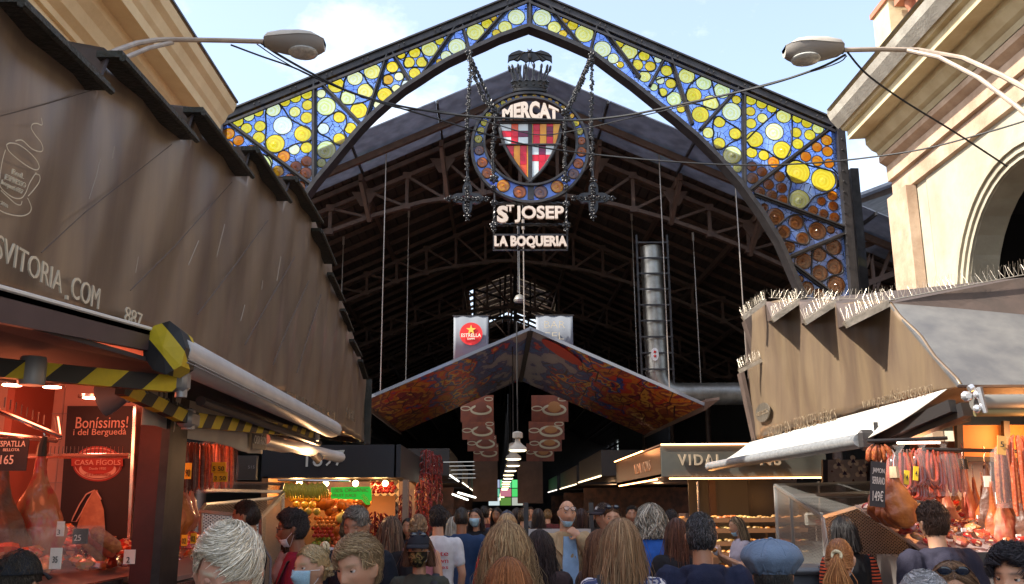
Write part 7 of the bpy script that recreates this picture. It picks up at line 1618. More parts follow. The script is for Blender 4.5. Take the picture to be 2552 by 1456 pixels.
def strands(rng, col, col2, n, kind, L_, P=9, rad=.0022, part=0, vol=1.0, wav=0, tie=None):
    """hair in head space. returns V,F,C"""
    u = rng.random(n); ph0 = rng.uniform(-math.pi, math.pi, n)
    # hairline: front limit of theta
    lim = np.where(np.abs(ph0) < .95, .98-.12*np.cos(ph0*2.2), np.where(np.abs(ph0) < 1.75, 1.25, 1.95))
    th0 = np.arccos(1-u*(1-np.cos(lim)))
    t = np.linspace(0,1,P)[None,:]
    if kind == 'short':
        ln = L_*rng.uniform(.7,1.2,n); fl = rng.normal(0,.34,n)+part*1.0
        dth = ln/.1; ff = np.exp(-(ph0/.95)**4); th = th0[:,None]+dth[:,None]*t*(np.cos(fl)*.9*(1-ff)+ff*.10*(1 if part else .6))[:,None]; ph = ph0[:,None]+(dth*(np.sin(fl)*(1-ff)+ff*(.9*np.sign(part) if part else rng.choice([-.6,.6],n))))[:,None]*t/np.maximum(np.sin(th0)[:,None],.3)
        th = np.minimum(th, (lim+np.where(np.abs(ph0) < .95,.07,.20))[:,None]); off = (.004+.011*vol*np.sin(math.pi*np.clip(t*.8+.1,0,1)))*rng.uniform(.5,1.3,n)[:,None]*np.where(th0 < .9,1.25,.65)[:,None]
        X = headsurf(th, ph, off); X = X+(wav*.004+.0014)*np.sin(t[...,None]*7+rng.uniform(0,6,n)[:,None,None]+np.array([0,2,4]))+(rng.random(n) < .12)[:,None,None]*rng.normal(0,.006,(n,1,3))*t[...,None]
    else:
        s_ = np.sign(ph0+part*.35); s_[s_==0] = 1
        target = np.where(np.abs(ph0) < 1.45, s_*rng.uniform(1.35,1.75,n), ph0)
        thE = 1.62; L1 = (thE-th0)*.10; tot = L1+L_*rng.uniform(.82,1.05,n)
        sdist = t*tot[:,None]; th = th0[:,None]+np.minimum(sdist,L1[:,None])/.10
        f = np.clip((th-th0[:,None])/np.maximum(thE-th0[:,None],1e-3),0,1); ph = ph0[:,None]+(target-ph0)[:,None]*f**.7
        lay = rng.uniform(.004,.024,n)[:,None]*vol; off = lay*(.5+.5*f)
        X = headsurf(np.minimum(th,thE), ph, off); fall = np.maximum(sdist-L1[:,None],0)
        if tie is None:
            e_ = X.copy(); X[...,2] -= fall*.99; rad2 = np.sqrt(X[...,0]**2+X[...,1]**2)+1e-6
            spread = 1+.10*np.clip(fall/.15,0,1)*vol*.5-.22*np.clip((fall-.15)/.3,0,1); X[...,0] *= spread; X[...,1] = np.where(X[...,1] > .02, X[...,1]*.9, X[...,1]) - .01*np.clip(fall/.2,0,1)
        else:
            tp_ = np.array(tie); g = np.clip(sdist/np.maximum(L1[:,None],.03),0,1); g = g**1.8; X = X*(1-g[...,None])+(tp_+rng.normal(0,.006,(n,1,3)))*g[...,None]
            X[...,2] -= fall; X[...,1] -= .03*np.sin(np.clip(fall/.25,0,1)*math.pi)+.012*np.sign(fall); jit = rng.normal(0,.016,(n,1,2)); X[...,:2] += jit*np.clip(fall/.12,0,1)[...,None]*np.array([1.3,.8])
        X = X+rng.normal(0,1,(n,1,3))*np.array([.011,.008,0])*(np.clip(sdist/.25,0,1)**1.3)[...,None]*(1+1.6*(rng.random(n) < .10))[:,None,None]; X = X+(wav*.010+.0018)*np.stack([np.sin(sdist*34+rng.uniform(0,6.3,n)[:,None]),np.cos(sdist*30+rng.uniform(0,6.3,n)[:,None]),0*sdist],-1)*np.clip(sdist/.08,0,1)[...,None]
    # triangular tubes
    T = np.gradient(X,axis=1); T /= np.linalg.norm(T,axis=-1,keepdims=True)+1e-9; up = X.copy(); up[...,2] = np.maximum(up[...,2],0)+.02; A_ = np.cross(T,up); A_ /= np.linalg.norm(A_,axis=-1,keepdims=True)+1e-9; B_ = np.cross(A_,T)
    rr = rad*rng.uniform(.6,1.4,n)[:,None]*np.array([1-.75*abs(k-.4)**1.5 for k in np.linspace(0,1,P)])[None,:]
    V_ = np.stack([X+(A_*math.cos(a)*1.6+B_*math.sin(a)*.7)*rr[...,None] for a in (math.pi/6,5*math.pi/6,-math.pi/2)],2).reshape(-1,3)
    i = np.arange(n)[:,None,None]*P*3; j = np.arange(P-1)[None,:,None]*3; k = np.arange(3)[None,None,:]; k2 = (k+1)%3
    F_ = np.stack([i+j+k,i+j+k2,i+j+3+k2,i+j+3+k],-1).reshape(-1,4)
    mixf = np.clip(rng.normal(.5,.35,n),0,1)[:,None]; c = np.array(col)[None]*(1-mixf)+np.array(col2)[None]*mixf; c = c*rng.uniform(.6,1.3,n)[:,None]; C_ = np.repeat(c, P*3, 0)
    return V_, F_, C_
def scalp(col, lo=0.0, off=.006, top=9.0, thin=False):
    th = np.linspace(.001,2.25,34); ph = np.linspace(-math.pi,math.pi,60,endpoint=False); P = headsurf(th[:,None],ph[None,:],off*np.ones((34,60)))
    F_ = []
    for i in range(33):
        for j in range(60):
            a = abs(ph[j]+.05); lim = .98-.12*math.cos(a*2.2) if a < .95 else (1.28 if a < 1.35 else (1.45 if a < 1.75 else 2.05))
            if th[i+1] < lim+lo and th[i] >= top*0: F_.append((i*60+j,i*60+(j+1)%60,(i+1)*60+(j+1)%60,(i+1)*60+j))
    V_ = P.reshape(-1,3); F_ = np.array(F_); return V_, F_, np.tile(np.array(col)*.7,(len(V_),1))
SK = {'l':(.50,.27,.17),'m':(.38,.19,.115),'t':(.25,.115,.065),'d':(.10,.045,.028),'p':(.52,.28,.20)}
NP = [0]
def person(px, top, Y, face, label, skin='l', hair='short', hc=(.05,.03,.02), hc2=None, hl=.05, shirt=(.02,.02,.025), sleeve='long', fem=False, pitch=0, turn=0, mask=None, pose='down', pattern=None, hat=None, extra=(), ns=None, vol=1.0, wav=0, tie=None, part=0, strap=None, hood=False, lean=0, group=None, tr=(.03,.035,.05), beard=None, glasses=None, wide=1.0, roll=0, shirtname='shirt'):
    NP[0] += 1; rng = np.random.default_rng(NP[0]*11); pr = random.Random(NP[0])
    tp3 = W(px, top, y=Y); hgt = tp3.z; s = hgt/1.755
    if hat: s *= .99
    vox = .0058 if Y < 4.6 else (.0075 if Y < 7.5 else (.011 if Y < 11.5 else .016))
    if ns is None: ns = 7500 if Y < 4.6 else (3600 if Y < 7.5 else (1200 if Y < 11.5 else 260))
    yaw = -R(face)           # local +y turned to the face direction (0 away, 90 right, 180 camera)
    root = empty('person', (tp3.x, Y, 0), label, 'person', group); M0 = Matrix.Rotation(yaw,4,'Z') @ Matrix.Scale(s,4)
    org = Vector((tp3.x,Y,0)); w = .92 if fem else 1.0; w *= wide
    hp = Vector((0,.0,1.50)); Mh = Matrix.Translation(hp) @ Matrix.Rotation(-R(turn),4,'Z') @ Matrix.Rotation(-R(pitch),4,'X') @ Matrix.Rotation(R(roll),4,'Y') @ Matrix.Translation((0,.022,.137))
    # joints
    J = {}
    for sd in (-1,1):
        sh = Vector((sd*.175*w,-.01,1.405)); el = Vector((sd*.235*w,-.03,1.13)); wr = Vector((sd*.225*w,.07,.90)); hd = (wr-el).normalized(); hn = Vector((-sd,.2,0)); cu = .35
        if pose == 'mouth' and sd == -1: el = Vector((-.20,.16,1.24)); wr = Vector((-.07,.215,1.44)); hd = Vector((.55,-.25,.45)); hn = Vector((.2,-1,.1)); cu = .8
        if pose == 'hold': el = Vector((sd*.22,.06,1.15)); wr = Vector((sd*.07,.27,1.27)); hd = Vector((-sd*.25,.25,.5)); hn = Vector((-sd,-.4,.2)); cu = .8
        if pose == 'phone': el = Vector((sd*.21,.05,1.13)); wr = Vector((sd*.06,.26,1.16)); hd = Vector((-sd*.3,.6,.1)); hn = Vector((-sd*.3,0,1)); cu = .8
        J[sd] = (sh, el, wr, hd, hn, cu)
    q = MB(); vs, fs = head_mb(q); q.add([Mh @ Vector(v) for v in vs], fs)
    for sd in (-1,1):    # ears
        Me = Mh @ Matrix.Translation((sd*.077,-.004,-.006)) @ Matrix.Rotation(sd*.35,4,'Z'); q.ell((0,0,0),(.008,.019,.032),10,8,Me); q.ell((sd*.006,-.006,.008),(.006,.014,.020),8,6,Me)
    nb = Mh @ Vector((0,-.022,-.09)); q.tube([Vector((0,-.015,1.38)),Vector((0,-.012,1.45)),nb,Mh @ Vector((0,-.02,-.05))],[.075,.057 if not fem else .05,.053 if not fem else .046,.05],14)
    def torso(qq, inf=0, zmin=.86):
        rows = []
        for z, a, b, yo in ((.86,.15,.10,0),(.95,.165,.11,-.005),(1.05,.142,.098,0),(1.15,.142,.10,.003),(1.26,.160,.112,.008 if not fem else .02),(1.34,.172,.108,0),(1.40,.155,.092,-.008),(1.44,.11,.075,-.012),(1.475,.062,.058,-.012)):
            if z < zmin: continue
            rows.append([((a*w+inf)*math.cos(t)*(abs(math.cos(t))**-.12 if abs(math.cos(t)) > .01 else 1), (b+inf)*math.sin(t)+yo, z+(inf*.4 if z > 1.4 else 0)) for t in [2*math.pi*k/24+.01 for k in range(24)]])
        vs = [p for r_ in rows for p in r_]; n = 24; m_ = len(rows); qq.add(vs, [(i*n+k,i*n+(k+1)%n,(i+1)*n+(k+1)%n,(i+1)*n+k) for i in range(m_-1) for k in range(n)]+[tuple(range(n)),tuple((m_-1)*n+k for k in reversed(range(n)))])
    torso(q, -.012)
    for sd in (-1,1):
        sh, el, wr, hd, hn, cu = J[sd]; capsule(q, sh, el, .048*w, .038*w); capsule(q, el, wr, .038*w, .026*w)
        if vox < .012: hand(q, wr, hd, hn, 1.0 if not fem else .9, cu, sd)
        else: q.ell(wr+hd.normalized()*.08,(.04,.03,.08),8,6)
        capsule(q, (sd*.09,0,.90), (sd*.10,.01,.50), .078, .05); capsule(q, (sd*.10,.01,.50), (sd*.10,-.02,.09), .05, .036); q.ell((sd*.10,.05,.045),(.045,.13,.045),10,6)
    me = remesh(q, vox if pose == 'down' or vox > .01 else .006, 1, .4); Vb = getv(me).astype(float)
    Mi = np.array(Mh.inverted()); Hl = (np.hstack([Vb,np.ones((len(Vb),1))]) @ Mi.T)[:,:3]
    base = np.array(SK[skin]); C = np.tile(base,(len(Vb),1)); fr = (Hl[:,1] > .03)&(np.abs(Hl[:,2]) < .14)
    def blend(mask_, col): C[:] = C*(1-mask_[:,None])+np.array(col)*mask_[:,None]
    x_, z_ = Hl[:,0], Hl[:,2]
    blend(fr*np.clip(1.3*gs(x_,0,.024)*gs(z_,-.0625,.0095),0,.75), base*np.array([.95,.48,.50])); blend(fr*.35*(gs(np.abs(x_),.045,.018)*gs(z_,-.025,.02)+gs(x_,0,.014)*gs(z_,-.03,.014)), base*np.array([1.05,.72,.66]))
    blend(fr*.45*gs(np.abs(x_),.031,.017)*gs(z_,.008,.010), base*np.array([.6,.45,.42]))
    bc = np.array(hc)*.8+np.array(SK[skin])*.12; blend(fr*np.clip(1.5*gs(np.abs(x_),.032,.017)*gs(z_,.031-.10*0,.0048),0,.85), bc)
    if beard is not None: blend((np.abs(Hl[:,1]-.03) < .12)*np.clip((-z_-.030)/.02,0,1)*(z_ > -.13)*(Hl[:,1] > -.02)*(1-.9*gs(x_,0,.018)*gs(z_,-.0625,.006))*beard[1], beard[0])
    V2 = np.array(M0)@np.vstack([Vb.T,np.ones(len(Vb))]); me.vertices.foreach_set('co', V2[:3].T.astype(np.float32).ravel())
    # eyes joined into the same body mesh
    setcol(me, C); me.materials.clear(); me.materials.append(M_skin)
    bm = bmesh.new(); bm.from_mesh(me); cl = bm.verts.layers.float_color['Col']
    if vox < .012 and 100 < face%360 < 320 or (vox < .012 and mask is not None):
        for sd in (-1,1):
            pf = headsurf(1.50, .38*sd); c0 = Vector((sd*.031, float(headsurf(np.array(1.475),np.array(.345*sd))[1])-.0085, .0105)); new = []
            for i in range(9):
                for j in range(12):
                    a = math.pi*i/8; b = 2*math.pi*j/12; n_ = Vector((math.sin(a)*math.cos(b), math.cos(a), math.sin(a)*math.sin(b))); lid = 1.5 if pitch > 12 else .42
                    v = bm.verts.new(M0 @ Mh @ (c0+Vector((n_.x*.0135,n_.y*.0115,n_.z*.0105))))
                    lidv = n_.z > (.30 if pitch <= 12 else -.5); cc = tuple(base*.8) if lidv else ((.012,.008,.006) if a < .42 else ((.10,.05,.025) if a < .62 else (.62,.58,.55)))
                    if lidv: v.co = M0 @ Mh @ (c0+Vector((n_.x*.0150,n_.y*.0130,n_.z*.0120)))
                    v[cl] = (*cc,1); new.append(v)
            for i in range(8):
                for j in range(12):
                    try: f = bm.faces.new((new[i*12+j],new[i*12+(j+1)%12],new[(i+1)*12+(j+1)%12],new[(i+1)*12+j])); f.smooth = True
                    except Exception: pass
    bm.to_mesh(me); bm.free(); me.name = 'body'
    o = bpy.data.objects.new('body', me); COL.objects.link(o); o.parent = root
    def child(name, me_): o = bpy.data.objects.new(name, me_); COL.objects.link(o); o.parent = root; return o
    def xf(V_, head=True):
        Mx = np.array(M0 @ Mh) if head else np.array(M0); return (np.hstack([V_,np.ones((len(V_),1))]) @ Mx.T)[:,:3]
    def folds(me_, amp, fx=1):
        V_ = getv(me_); nr = np.empty(len(V_)*3,np.float32); me_.vertices.foreach_get('normal',nr); nr = nr.reshape(-1,3)
        d = np.array([mnoise.fractal(Vector((v[0]*9*fx+NP[0]*7,v[1]*9*fx,v[2]*5+v[0]*6)),.9,2.1,3) for v in V_]); me_.vertices.foreach_set('co',(V_+nr*(d*amp)[:,None]).astype(np.float32).ravel())
    # shirt / coat
    inf = .012 if sleeve in ('short','none') else (.020 if not hood else .030)
    q = MB(); torso(q, inf, .95 if sleeve == 'short' else .86)
    for sd in (-1,1):
        sh, el, wr = J[sd][:3]; r1 = .050*w+inf+.004
        if sleeve == 'none': q.ell(sh+Vector((-sd*.03,0,0)),(.05,.06,.05),10,8)
        else:
            capsule(q, sh, sh.lerp(el,.62) if sleeve == 'short' else el, r1, .047*w+inf)
            if sleeve != 'short': capsule(q, el, el.lerp(wr,.93), .045*w+inf*.8, .032*w+inf*.8)
        q.ell(sh+Vector((-sd*.04,0,.012)),(.075*w,.062+inf*.5,.045+inf*.4),12,8)
    if hood: q.tube([Vector((.085*math.sin(a)*1.15,-.035-.075*math.cos(a),1.455+.015*math.cos(a))) for a in [2*math.pi*k/14 for k in range(14)]], .034, 10, closed=True); q.ell((0,-.125,1.40),(.105,.05,.085),12,8)
    elif sleeve == 'long': q.tube([Vector((.066*math.sin(a),-.014-.060*math.cos(a),1.455-.010*math.cos(a+math.pi))) for a in [2*math.pi*k/14 for k in range(14)]], .014, 8, closed=True)
    me_ = remesh(q, max(vox*1.3,.009), 2); folds(me_, .011 if sleeve != 'short' else .008); V_ = getv(me_)
    me_.vertices.foreach_set('co', xf(V_.astype(float),False).astype(np.float32).ravel()); me_.materials.clear(); me_.materials.append(cloth_mat('cloth_%02x%02x%02x%s' % (int(shirt[0]*255),int(shirt[1]*255),int(shirt[2]*255),pattern or ''), shirt, pattern)); child(shirtname, me_)
    q = MB(); 
    for sd in (-1,1): capsule(q,(sd*.085,0,.89),(sd*.10,.01,.50),.092,.062); capsule(q,(sd*.10,.01,.50),(sd*.10,-.02,.10),.062,.052)
    q.ell((0,-.005,.90),(.165*w,.115,.09),16,10); me_ = remesh(q, .016, 2); me_.vertices.foreach_set('co', xf(getv(me_).astype(float),False).astype(np.float32).ravel()); me_.materials.clear(); me_.materials.append(cloth_mat('trouser_%02x%02x%02x' % tuple(int(c*255) for c in tr), tr)); child('trousers', me_)
    q = MB(); 
    for sd in (-1,1): q.ell((sd*.10,.045,.045),(.052,.14,.05),12,8)
    q.v = [tuple(M0 @ Vector(v)) for v in q.v]; q.v = [(a+org.x,b+org.y,c) for a,b,c in q.v]; q.build('shoes', mat('shoe_dark',(.03,.03,.03),.6), root)
    # hair
    hc2 = hc2 or tuple(min(1,c*1.7+.01) for c in hc)
    if hair != 'bald':
        top_ = .006 if hair != 'buzz' else .0035; parts = []
        hat_lo = 0; parts.append(scalp(hc, 0, top_*vol))
        if hair in ('short','swept'): parts.append(strands(rng, hc, hc2, ns, 'short', hl, P=6, rad=.0009 if Y < 5 else (.0013 if Y < 7.5 else .0024), part=part, vol=vol, wav=wav))
        elif hair == 'buzz': parts.append(strands(rng, hc, hc2, ns//2, 'short', .012, P=3, rad=.0016, vol=.3))
        elif hair == 'long':
            parts.append(strands(rng, hc, hc2, ns, 'long', hl, P=12, rad=.0013 if Y < 5 else (.0018 if Y < 7.8 else .0035), part=part, vol=vol, wav=wav))
        elif hair == 'pony': parts.append(strands(rng, hc, hc2, ns, 'long', hl, P=11, rad=.0013 if Y < 7 else .003, part=part, vol=.7, wav=wav, tie=tie or (0,-.115,.02)))
        elif hair == 'bun':
            t_ = tie or (0,-.115,.03); parts.append(strands(rng, hc, hc2, ns, 'long', .02, P=9, rad=.0013 if Y < 7 else .003, part=part, vol=.8, wav=wav, tie=t_))
            nb_ = 60; a0 = rng.uniform(0,6.28,nb_); aa = a0[:,None]+np.linspace(0,2.6,9)[None,:]; el_ = rng.uniform(-1.1,1.1,nb_)[:,None]; rb = .030
            X = np.stack([rb*np.cos(aa)*np.cos(el_),rb*.7*np.sin(el_)+0*aa,rb*np.sin(aa)*np.cos(el_)],-1)+np.array(t_)+np.array([0,-.01,0])
            Vb_ = np.stack([X+np.array(o_)*.006 for o_ in ((1,0,0),(-.5,0,.8),(-.5,.6,-.8))],2).reshape(-1,3); i = np.arange(nb_)[:,None,None]*27; j = np.arange(8)[None,:,None]*3; k = np.arange(3)[None,None,:]
            parts.append((Vb_, np.stack([i+j+k,i+j+(k+1)%3,i+j+3+(k+1)%3,i+j+3+k],-1).reshape(-1,4), np.repeat(np.array(hc2)[None]*rng.uniform(.6,1.1,nb_)[:,None],27,0)))
        elif hair == 'ring':     # thinning crown
            parts = [(p[0],p[1][(p[0][p[1]].mean(1)[:,2] < .095)|(rng.random(len(p[1])) < .0)],p[2]) for p in parts]; st = strands(rng, hc, hc2, ns, 'short', hl, P=6, rad=.0018, vol=.8); parts.append(st)
        Vs, Fs, Cs = [], [], []; b = 0
        for V_, F_, C_ in parts: Vs.append(V_); Fs.append(F_+b); Cs.append(C_); b += len(V_)
        child('hair', arr_mesh('hair', xf(np.vstack(Vs)), np.vstack(Fs), [M_hair], np.vstack(Cs)))
    def hb(q_, name, m, smooth=40, thick=0):
        q_.v = [tuple(M0 @ Mh @ Vector(v)) for v in q_.v]; q_.v = [(a+org.x,b+org.y,c+org.z) for a,b,c in q_.v]; return q_.build(name, m, root, smooth=smooth, thick=thick)
    def bb(q_, name, m, smooth=40):
        q_.v = [tuple(M0 @ Vector(v)) for v in q_.v]; q_.v = [(a+org.x,b+org.y,c+org.z) for a,b,c in q_.v]; return q_.build(name, m, root, smooth=smooth)
    if mask:
        q = MB(); chin = mask.get('chin',0); ph = np.linspace(-.98,.98,17); th = np.linspace(1.58+chin*.55,2.62 if not chin else 2.75,9)
        rows = [[tuple(headsurf(np.array(t),np.array(p),np.array(.007+.010*math.cos(p)*math.sin((t-th[0])/(th[-1]-th[0])*math.pi)+.0035*math.cos(i*2.2)*(1-abs(p)/1.2)))) for p in ph] for i, t in enumerate(th)]
        q.grid(rows); mcol = mask['col']; mk = hb(q, 'face_mask', cloth_mat('maskcloth_'+mask.get('n','blue'), mcol, mask.get('pattern')), 60, .002)
        for sd in (-1,1):
            q = MB(); e = Vector((sd*.084,-.018,.0)); a = Vector(rows[0][-1 if sd > 0 else 0]); c = Vector(rows[-2][-1 if sd > 0 else 0]); q.tube([a, a.lerp(e,.5)+Vector((sd*.006,0,0)), e, e.lerp(c,.5)+Vector((sd*.004,0,-.004)), c], .0016, 4); hb(q, 'ear_loop', mat('white_elastic',(.75,.75,.75),.6)).parent = mk
    if beard is not None and beard[1] > .6:
        rg = np.random.default_rng(5); n = 500; th0 = rg.uniform(1.85,2.55,n); ph0 = rg.uniform(-1.35,1.35,n); k = ~((np.abs(ph0) < .3)&(th0 < 2.1)&(th0 > 1.95)); th0, ph0 = th0[k], ph0[k]; t = np.linspace(0,1,4)[None,:]
        X = headsurf(th0[:,None]+.16*t, ph0[:,None]+0*t, .002+.006*t+0*th0[:,None]); n = len(th0); V_ = np.stack([X+np.array(o_)*.0016 for o_ in ((1,0,0),(-1,0,0),(0,1,.5))],2).reshape(-1,3); i = np.arange(n)[:,None,None]*12; j = np.arange(3)[None,:,None]*3; kk = np.arange(3)[None,None,:]
        child('beard', arr_mesh('beard', xf(V_), np.stack([i+j+kk,i+j+(kk+1)%3,i+j+3+(kk+1)%3,i+j+3+kk],-1).reshape(-1,4), [M_hair], np.tile(np.array(beard[0]),(len(V_),1))))
    if hat:
        k = hat['kind']; hm = cloth_mat('hat_'+hat['n'], hat['col'])
        if k == 'cap':
            th = np.linspace(.001,1.22,14); ph = np.linspace(-math.pi,math.pi,33); q = MB(); q.grid([[tuple(headsurf(np.array(t),np.array(p),np.array(.016+.004*math.sin(t)))) for p in ph] for t in th]); q.ell((0,0,.137),(.009,.009,.006),8,5); hat_o = hb(q,'hat',hm,50,.002)
            q = MB(); q.grid([[ (lambda e: (e[0]*(1+.0*r), e[1]+.075*r*math.cos(p)**.5, e[2]-.020*r*r-.012*abs(math.sin(p))*r))(headsurf(np.array(1.20),np.array(p),np.array(.017))) for p in np.linspace(-1.15,1.15,15)] for r in (0,.33,.66,1)]); hb(q,'brim',hm,60,.003).parent = hat_o
            if hat.get('mark'):
                q = MB(); c = headsurf(np.array(.95),np.array(0.),np.array(.024)); text_on(q, hat['mark'], Vector(c)+Vector((.018,.002,-.012)), Vector((-.036,0,0)), Vector((0,-.016,.028)), .003, .01); hb(q,'cap_emblem',mat('emblem_white',(.75,.75,.75),.6),0).parent = hat_o
        if k == 'beret':
            q = MB(); rows = []
            for i in range(15):
                t = i/14; 
                rows.append([( (.138*math.sin(min(t*1.8,1.5)) if t < .8 else .137-(t-.8)*.24)*math.cos(p)*(1+.07*(abs(math.cos(4*p+.8*math.sin(3*p)+t*.6))-.6)*math.sin(t*3)), (.145*math.sin(min(t*1.8,1.5)) if t < .8 else .144-(t-.8)*.24)*math.sin(p)*(1+.07*(abs(math.cos(4*p+.8*math.sin(3*p)+t*.6))-.6)*math.sin(t*3))-.012, .165-.015*t-.13*t**2.6+.006*math.sin(9*p+7*t)*t+.004*math.sin(17*p)*t) for p in [2*math.pi*j/48 for j in range(49)]])
            for k in range(8): q.tube([Vector(rows[i][k*6+3])+Vector((0,0,.002)) for i in range(0,15,2)],.0022,5)
            q.grid(rows); q.ell((0,-.012,.167),(.012,.012,.008),8,5); hat_o = hb(q,'hat',hm,60,.003)
            q = MB(); q.grid([[tuple(headsurf(np.array(t),np.array(p),np.array(.012))) for p in np.linspace(-math.pi,math.pi,41)] for t in (1.15,1.42)]); hb(q,'band',hm,60,.004).parent = hat_o
    if glasses:
        q = MB(); up = .050 if glasses == 'forehead' else (.112 if glasses == 'head' else .008); yy = {'forehead':.094,'head':.060}.get(glasses,.100)
        for sd in (-1,1):
            c = Vector((sd*.033,yy,up)); q.tube([c+Vector((.026*math.cos(a),-.004*math.cos(a)**2,.018*math.sin(a)*(1 if glasses != 'head' else .9)+(0 if glasses != 'head' else 0))) for a in [2*math.pi*k/16 for k in range(16)]], .0022, 5, closed=True); q.tube([c+Vector((sd*.026,-.003,.004)),Vector((sd*.082,.03,up*.75)),Vector((sd*.082,-.02,up*.4+.01))],.002,4)
        q.tube([Vector((-.008,yy,up)),Vector((.008,yy,up))],.002,4); gf_ = hb(q,'glasses',mat('glasses_black',(.015,.012,.012),.25))
        if glasses != 'forehead' or True:
            for sd in (-1,1): q = MB(); q.ell((sd*.033,yy,up),(.025,.003,.017),14,6); hb(q,'lens',mat('dark_lens',(.01,.015,.03),.06,spec=.9) if glasses == 'head' else mat('clear_lens',(.8,.85,.9),.05,alpha=.15)).parent = gf_
    if strap:
        q = MB(); col, sds = strap
        for sd in sds: q.tube([Vector((sd*.11,-.13,1.10)),Vector((sd*.12,-.125,1.35)),Vector((sd*.115,-.04,1.475)),Vector((sd*.115,.07,1.42)),Vector((sd*.12,.14,1.25)),Vector((sd*.14,.12,1.02))],.026,8,flat=.25,up=(1,0,0))
        bb(q,'bag_strap',mat('strap_%d'%int(col[0]*1000),col,.7))
    for e in extra: e(root, M0, Mh, hb, bb)
    return root
BL = {'col':(.38,.58,.70),'n':'blue'}
# front row ------------------------------------------------------------------
person(40,1372,3.6,10,'person in a dark cap seen from behind at the lower left corner',skin='m',hair='short',hc=(.03,.025,.02),hat={'kind':'cap','col':(.022,.026,.034),'n':'slate'},shirt=(.03,.03,.035),wide=1.05)
person(586,1306,2.62,176,'white haired older man looking down in the front row',skin='p',hair='short',hc=(.66,.58,.44),hc2=(.92,.86,.72),hl=.085,part=.9,vol=1.15,pitch=16,shirt=(.10,.12,.18),pose='phone',wide=1.1)
person(627,1247,7.2,272,'bearded man in black T-shirt in profile beside the mesh cage',skin='m',hair='buzz',hc=(.025,.016,.012),shirt=(.012,.012,.015),sleeve='short',beard=((.03,.018,.012),.85),strap=((.12,.10,.12),(-1,1)),pose='hold',pitch=6)
person(745,1272,6.7,255,'man in maroon shirt with glasses and a mask pulled under his chin',skin='t',hair='short',hc=(.025,.02,.02),hl=.04,wav=1.5,vol=1.3,shirt=(.20,.012,.035),sleeve='short',glasses='on',mask={'col':(.62,.64,.66),'n':'grey','chin':.9},strap=((.02,.02,.025),(-1,1)),pose='phone',pitch=8)
person(785,1360,4.7,222,'blonde woman in a light blue surgical mask at the bottom',skin='l',fem=True,hair='bun',hc=(.42,.28,.13),hc2=(.78,.62,.38),hl=.05,mask=BL,shirt=(.12,.12,.16),tie=(0,-.075,.105),vol=1.3,part=.6)
person(897,1262,6.5,196,'grey haired man in dark navy sweater looking down in front of the pumpkins',skin='m',hair='short',hc=(.10,.085,.07),hc2=(.34,.31,.27),hl=.045,shirt=(.012,.014,.022),pitch=14,part=.4)
person(915,1334,3.75,212,'young man with short faded fair hair looking down in the front row',skin='l',hair='swept',hc=(.26,.16,.085),hc2=(.50,.36,.20),hl=.06,vol=1.3,shirt=(.03,.04,.12),pitch=12,part=-.5)
person(1046,1324,6.4,184,'woman in black cap with sunglasses, camouflage mask and olive T-shirt',skin='l',fem=True,hair='long',hc=(.14,.055,.025),hl=.10,shirt=(.055,.058,.045),sleeve='short',hat={'kind':'cap','col':(.02,.022,.03),'n':'black'},glasses='head',mask={'col':(.1,.08,.04),'n':'camo','pattern':'camo'},strap=((.015,.015,.02),(-1,)))
person(1265,1392,3.7,5,'person with auburn hair seen from behind at the bottom centre',fem=True,hair='long',hc=(.20,.065,.022),hc2=(.40,.16,.06),hl=.30,shirt=(.05,.03,.03),vol=.9)
person(1262,1304,4.5,2,'woman with very long dark blonde hair seen from behind in the front row',fem=True,hair='long',hc=(.22,.12,.055),hc2=(.52,.36,.19),hl=.50,vol=1.5,wav=.8,shirt=(.03,.035,.045))
person(1345,1322,6.6,0,'woman with long black hair and patterned dark top seen from behind',fem=True,hair='long',hc=(.014,.010,.012),hc2=(.05,.035,.035),hl=.42,wav=1.0,shirt=(.05,.03,.03),skin='m')
person(1490,1321,6.5,62,'woman with straight brown hair over her ear and a pale mask, turned right',fem=True,hair='long',hc=(.09,.035,.018),hc2=(.22,.10,.05),hl=.48,shirt=(.06,.04,.04),mask=BL,vol=.9)
person(1548,1295,5.0,0,'woman with straight light brown hair in navy top with white flower print',fem=True,hair='long',hc=(.22,.12,.06),hc2=(.42,.27,.15),hl=.26,shirt=(.05,.06,.14),pattern='floral',sleeve='short',vol=1.2,strap=((.012,.012,.015),(-1,)),wide=1.05)
person(1745,1284,5.3,8,'man with thinning dark hair in a navy hooded jacket seen from behind',skin='m',hair='ring',hc=(.016,.016,.018),hc2=(.10,.10,.11),hl=.03,shirt=(.014,.018,.045),hood=True,wide=1.08)
person(1922,1362,4.0,12,'person in a pale blue denim newsboy beret seen from behind',hair='short',hc=(.03,.03,.03),hat={'kind':'beret','col':(.15,.21,.31),'n':'denim'},shirt=(.05,.06,.09),skin='m')
def scr(root, M0, Mh, hb, bb):
    q = MB(); q.tube([Vector((.024*math.cos(a),-.118+.006*math.sin(3*a),.03+.024*math.sin(a))) for a in [2*math.pi*k/16 for k in range(16)]],.010,7,closed=True); hb(q,'hair_scrunchie',mat('scrunchie',(.62,.55,.36),.8))
person(2088,1344,5.2,28,'woman with copper ponytail and cream scrunchie, mask strap at her cheek',fem=True,hair='pony',hc=(.30,.10,.03),hc2=(.55,.26,.10),hl=.34,mask={'col':(.7,.72,.75),'n':'white'},shirt=(.20,.08,.06),extra=(scr,))
person(2103,1288,7.3,350,'person in black top with red striped sleeves in front of the mesh cage',skin='d',fem=True,hair='long',hc=(.012,.010,.010),hl=.14,shirt=(.012,.012,.014),pattern='stripe')
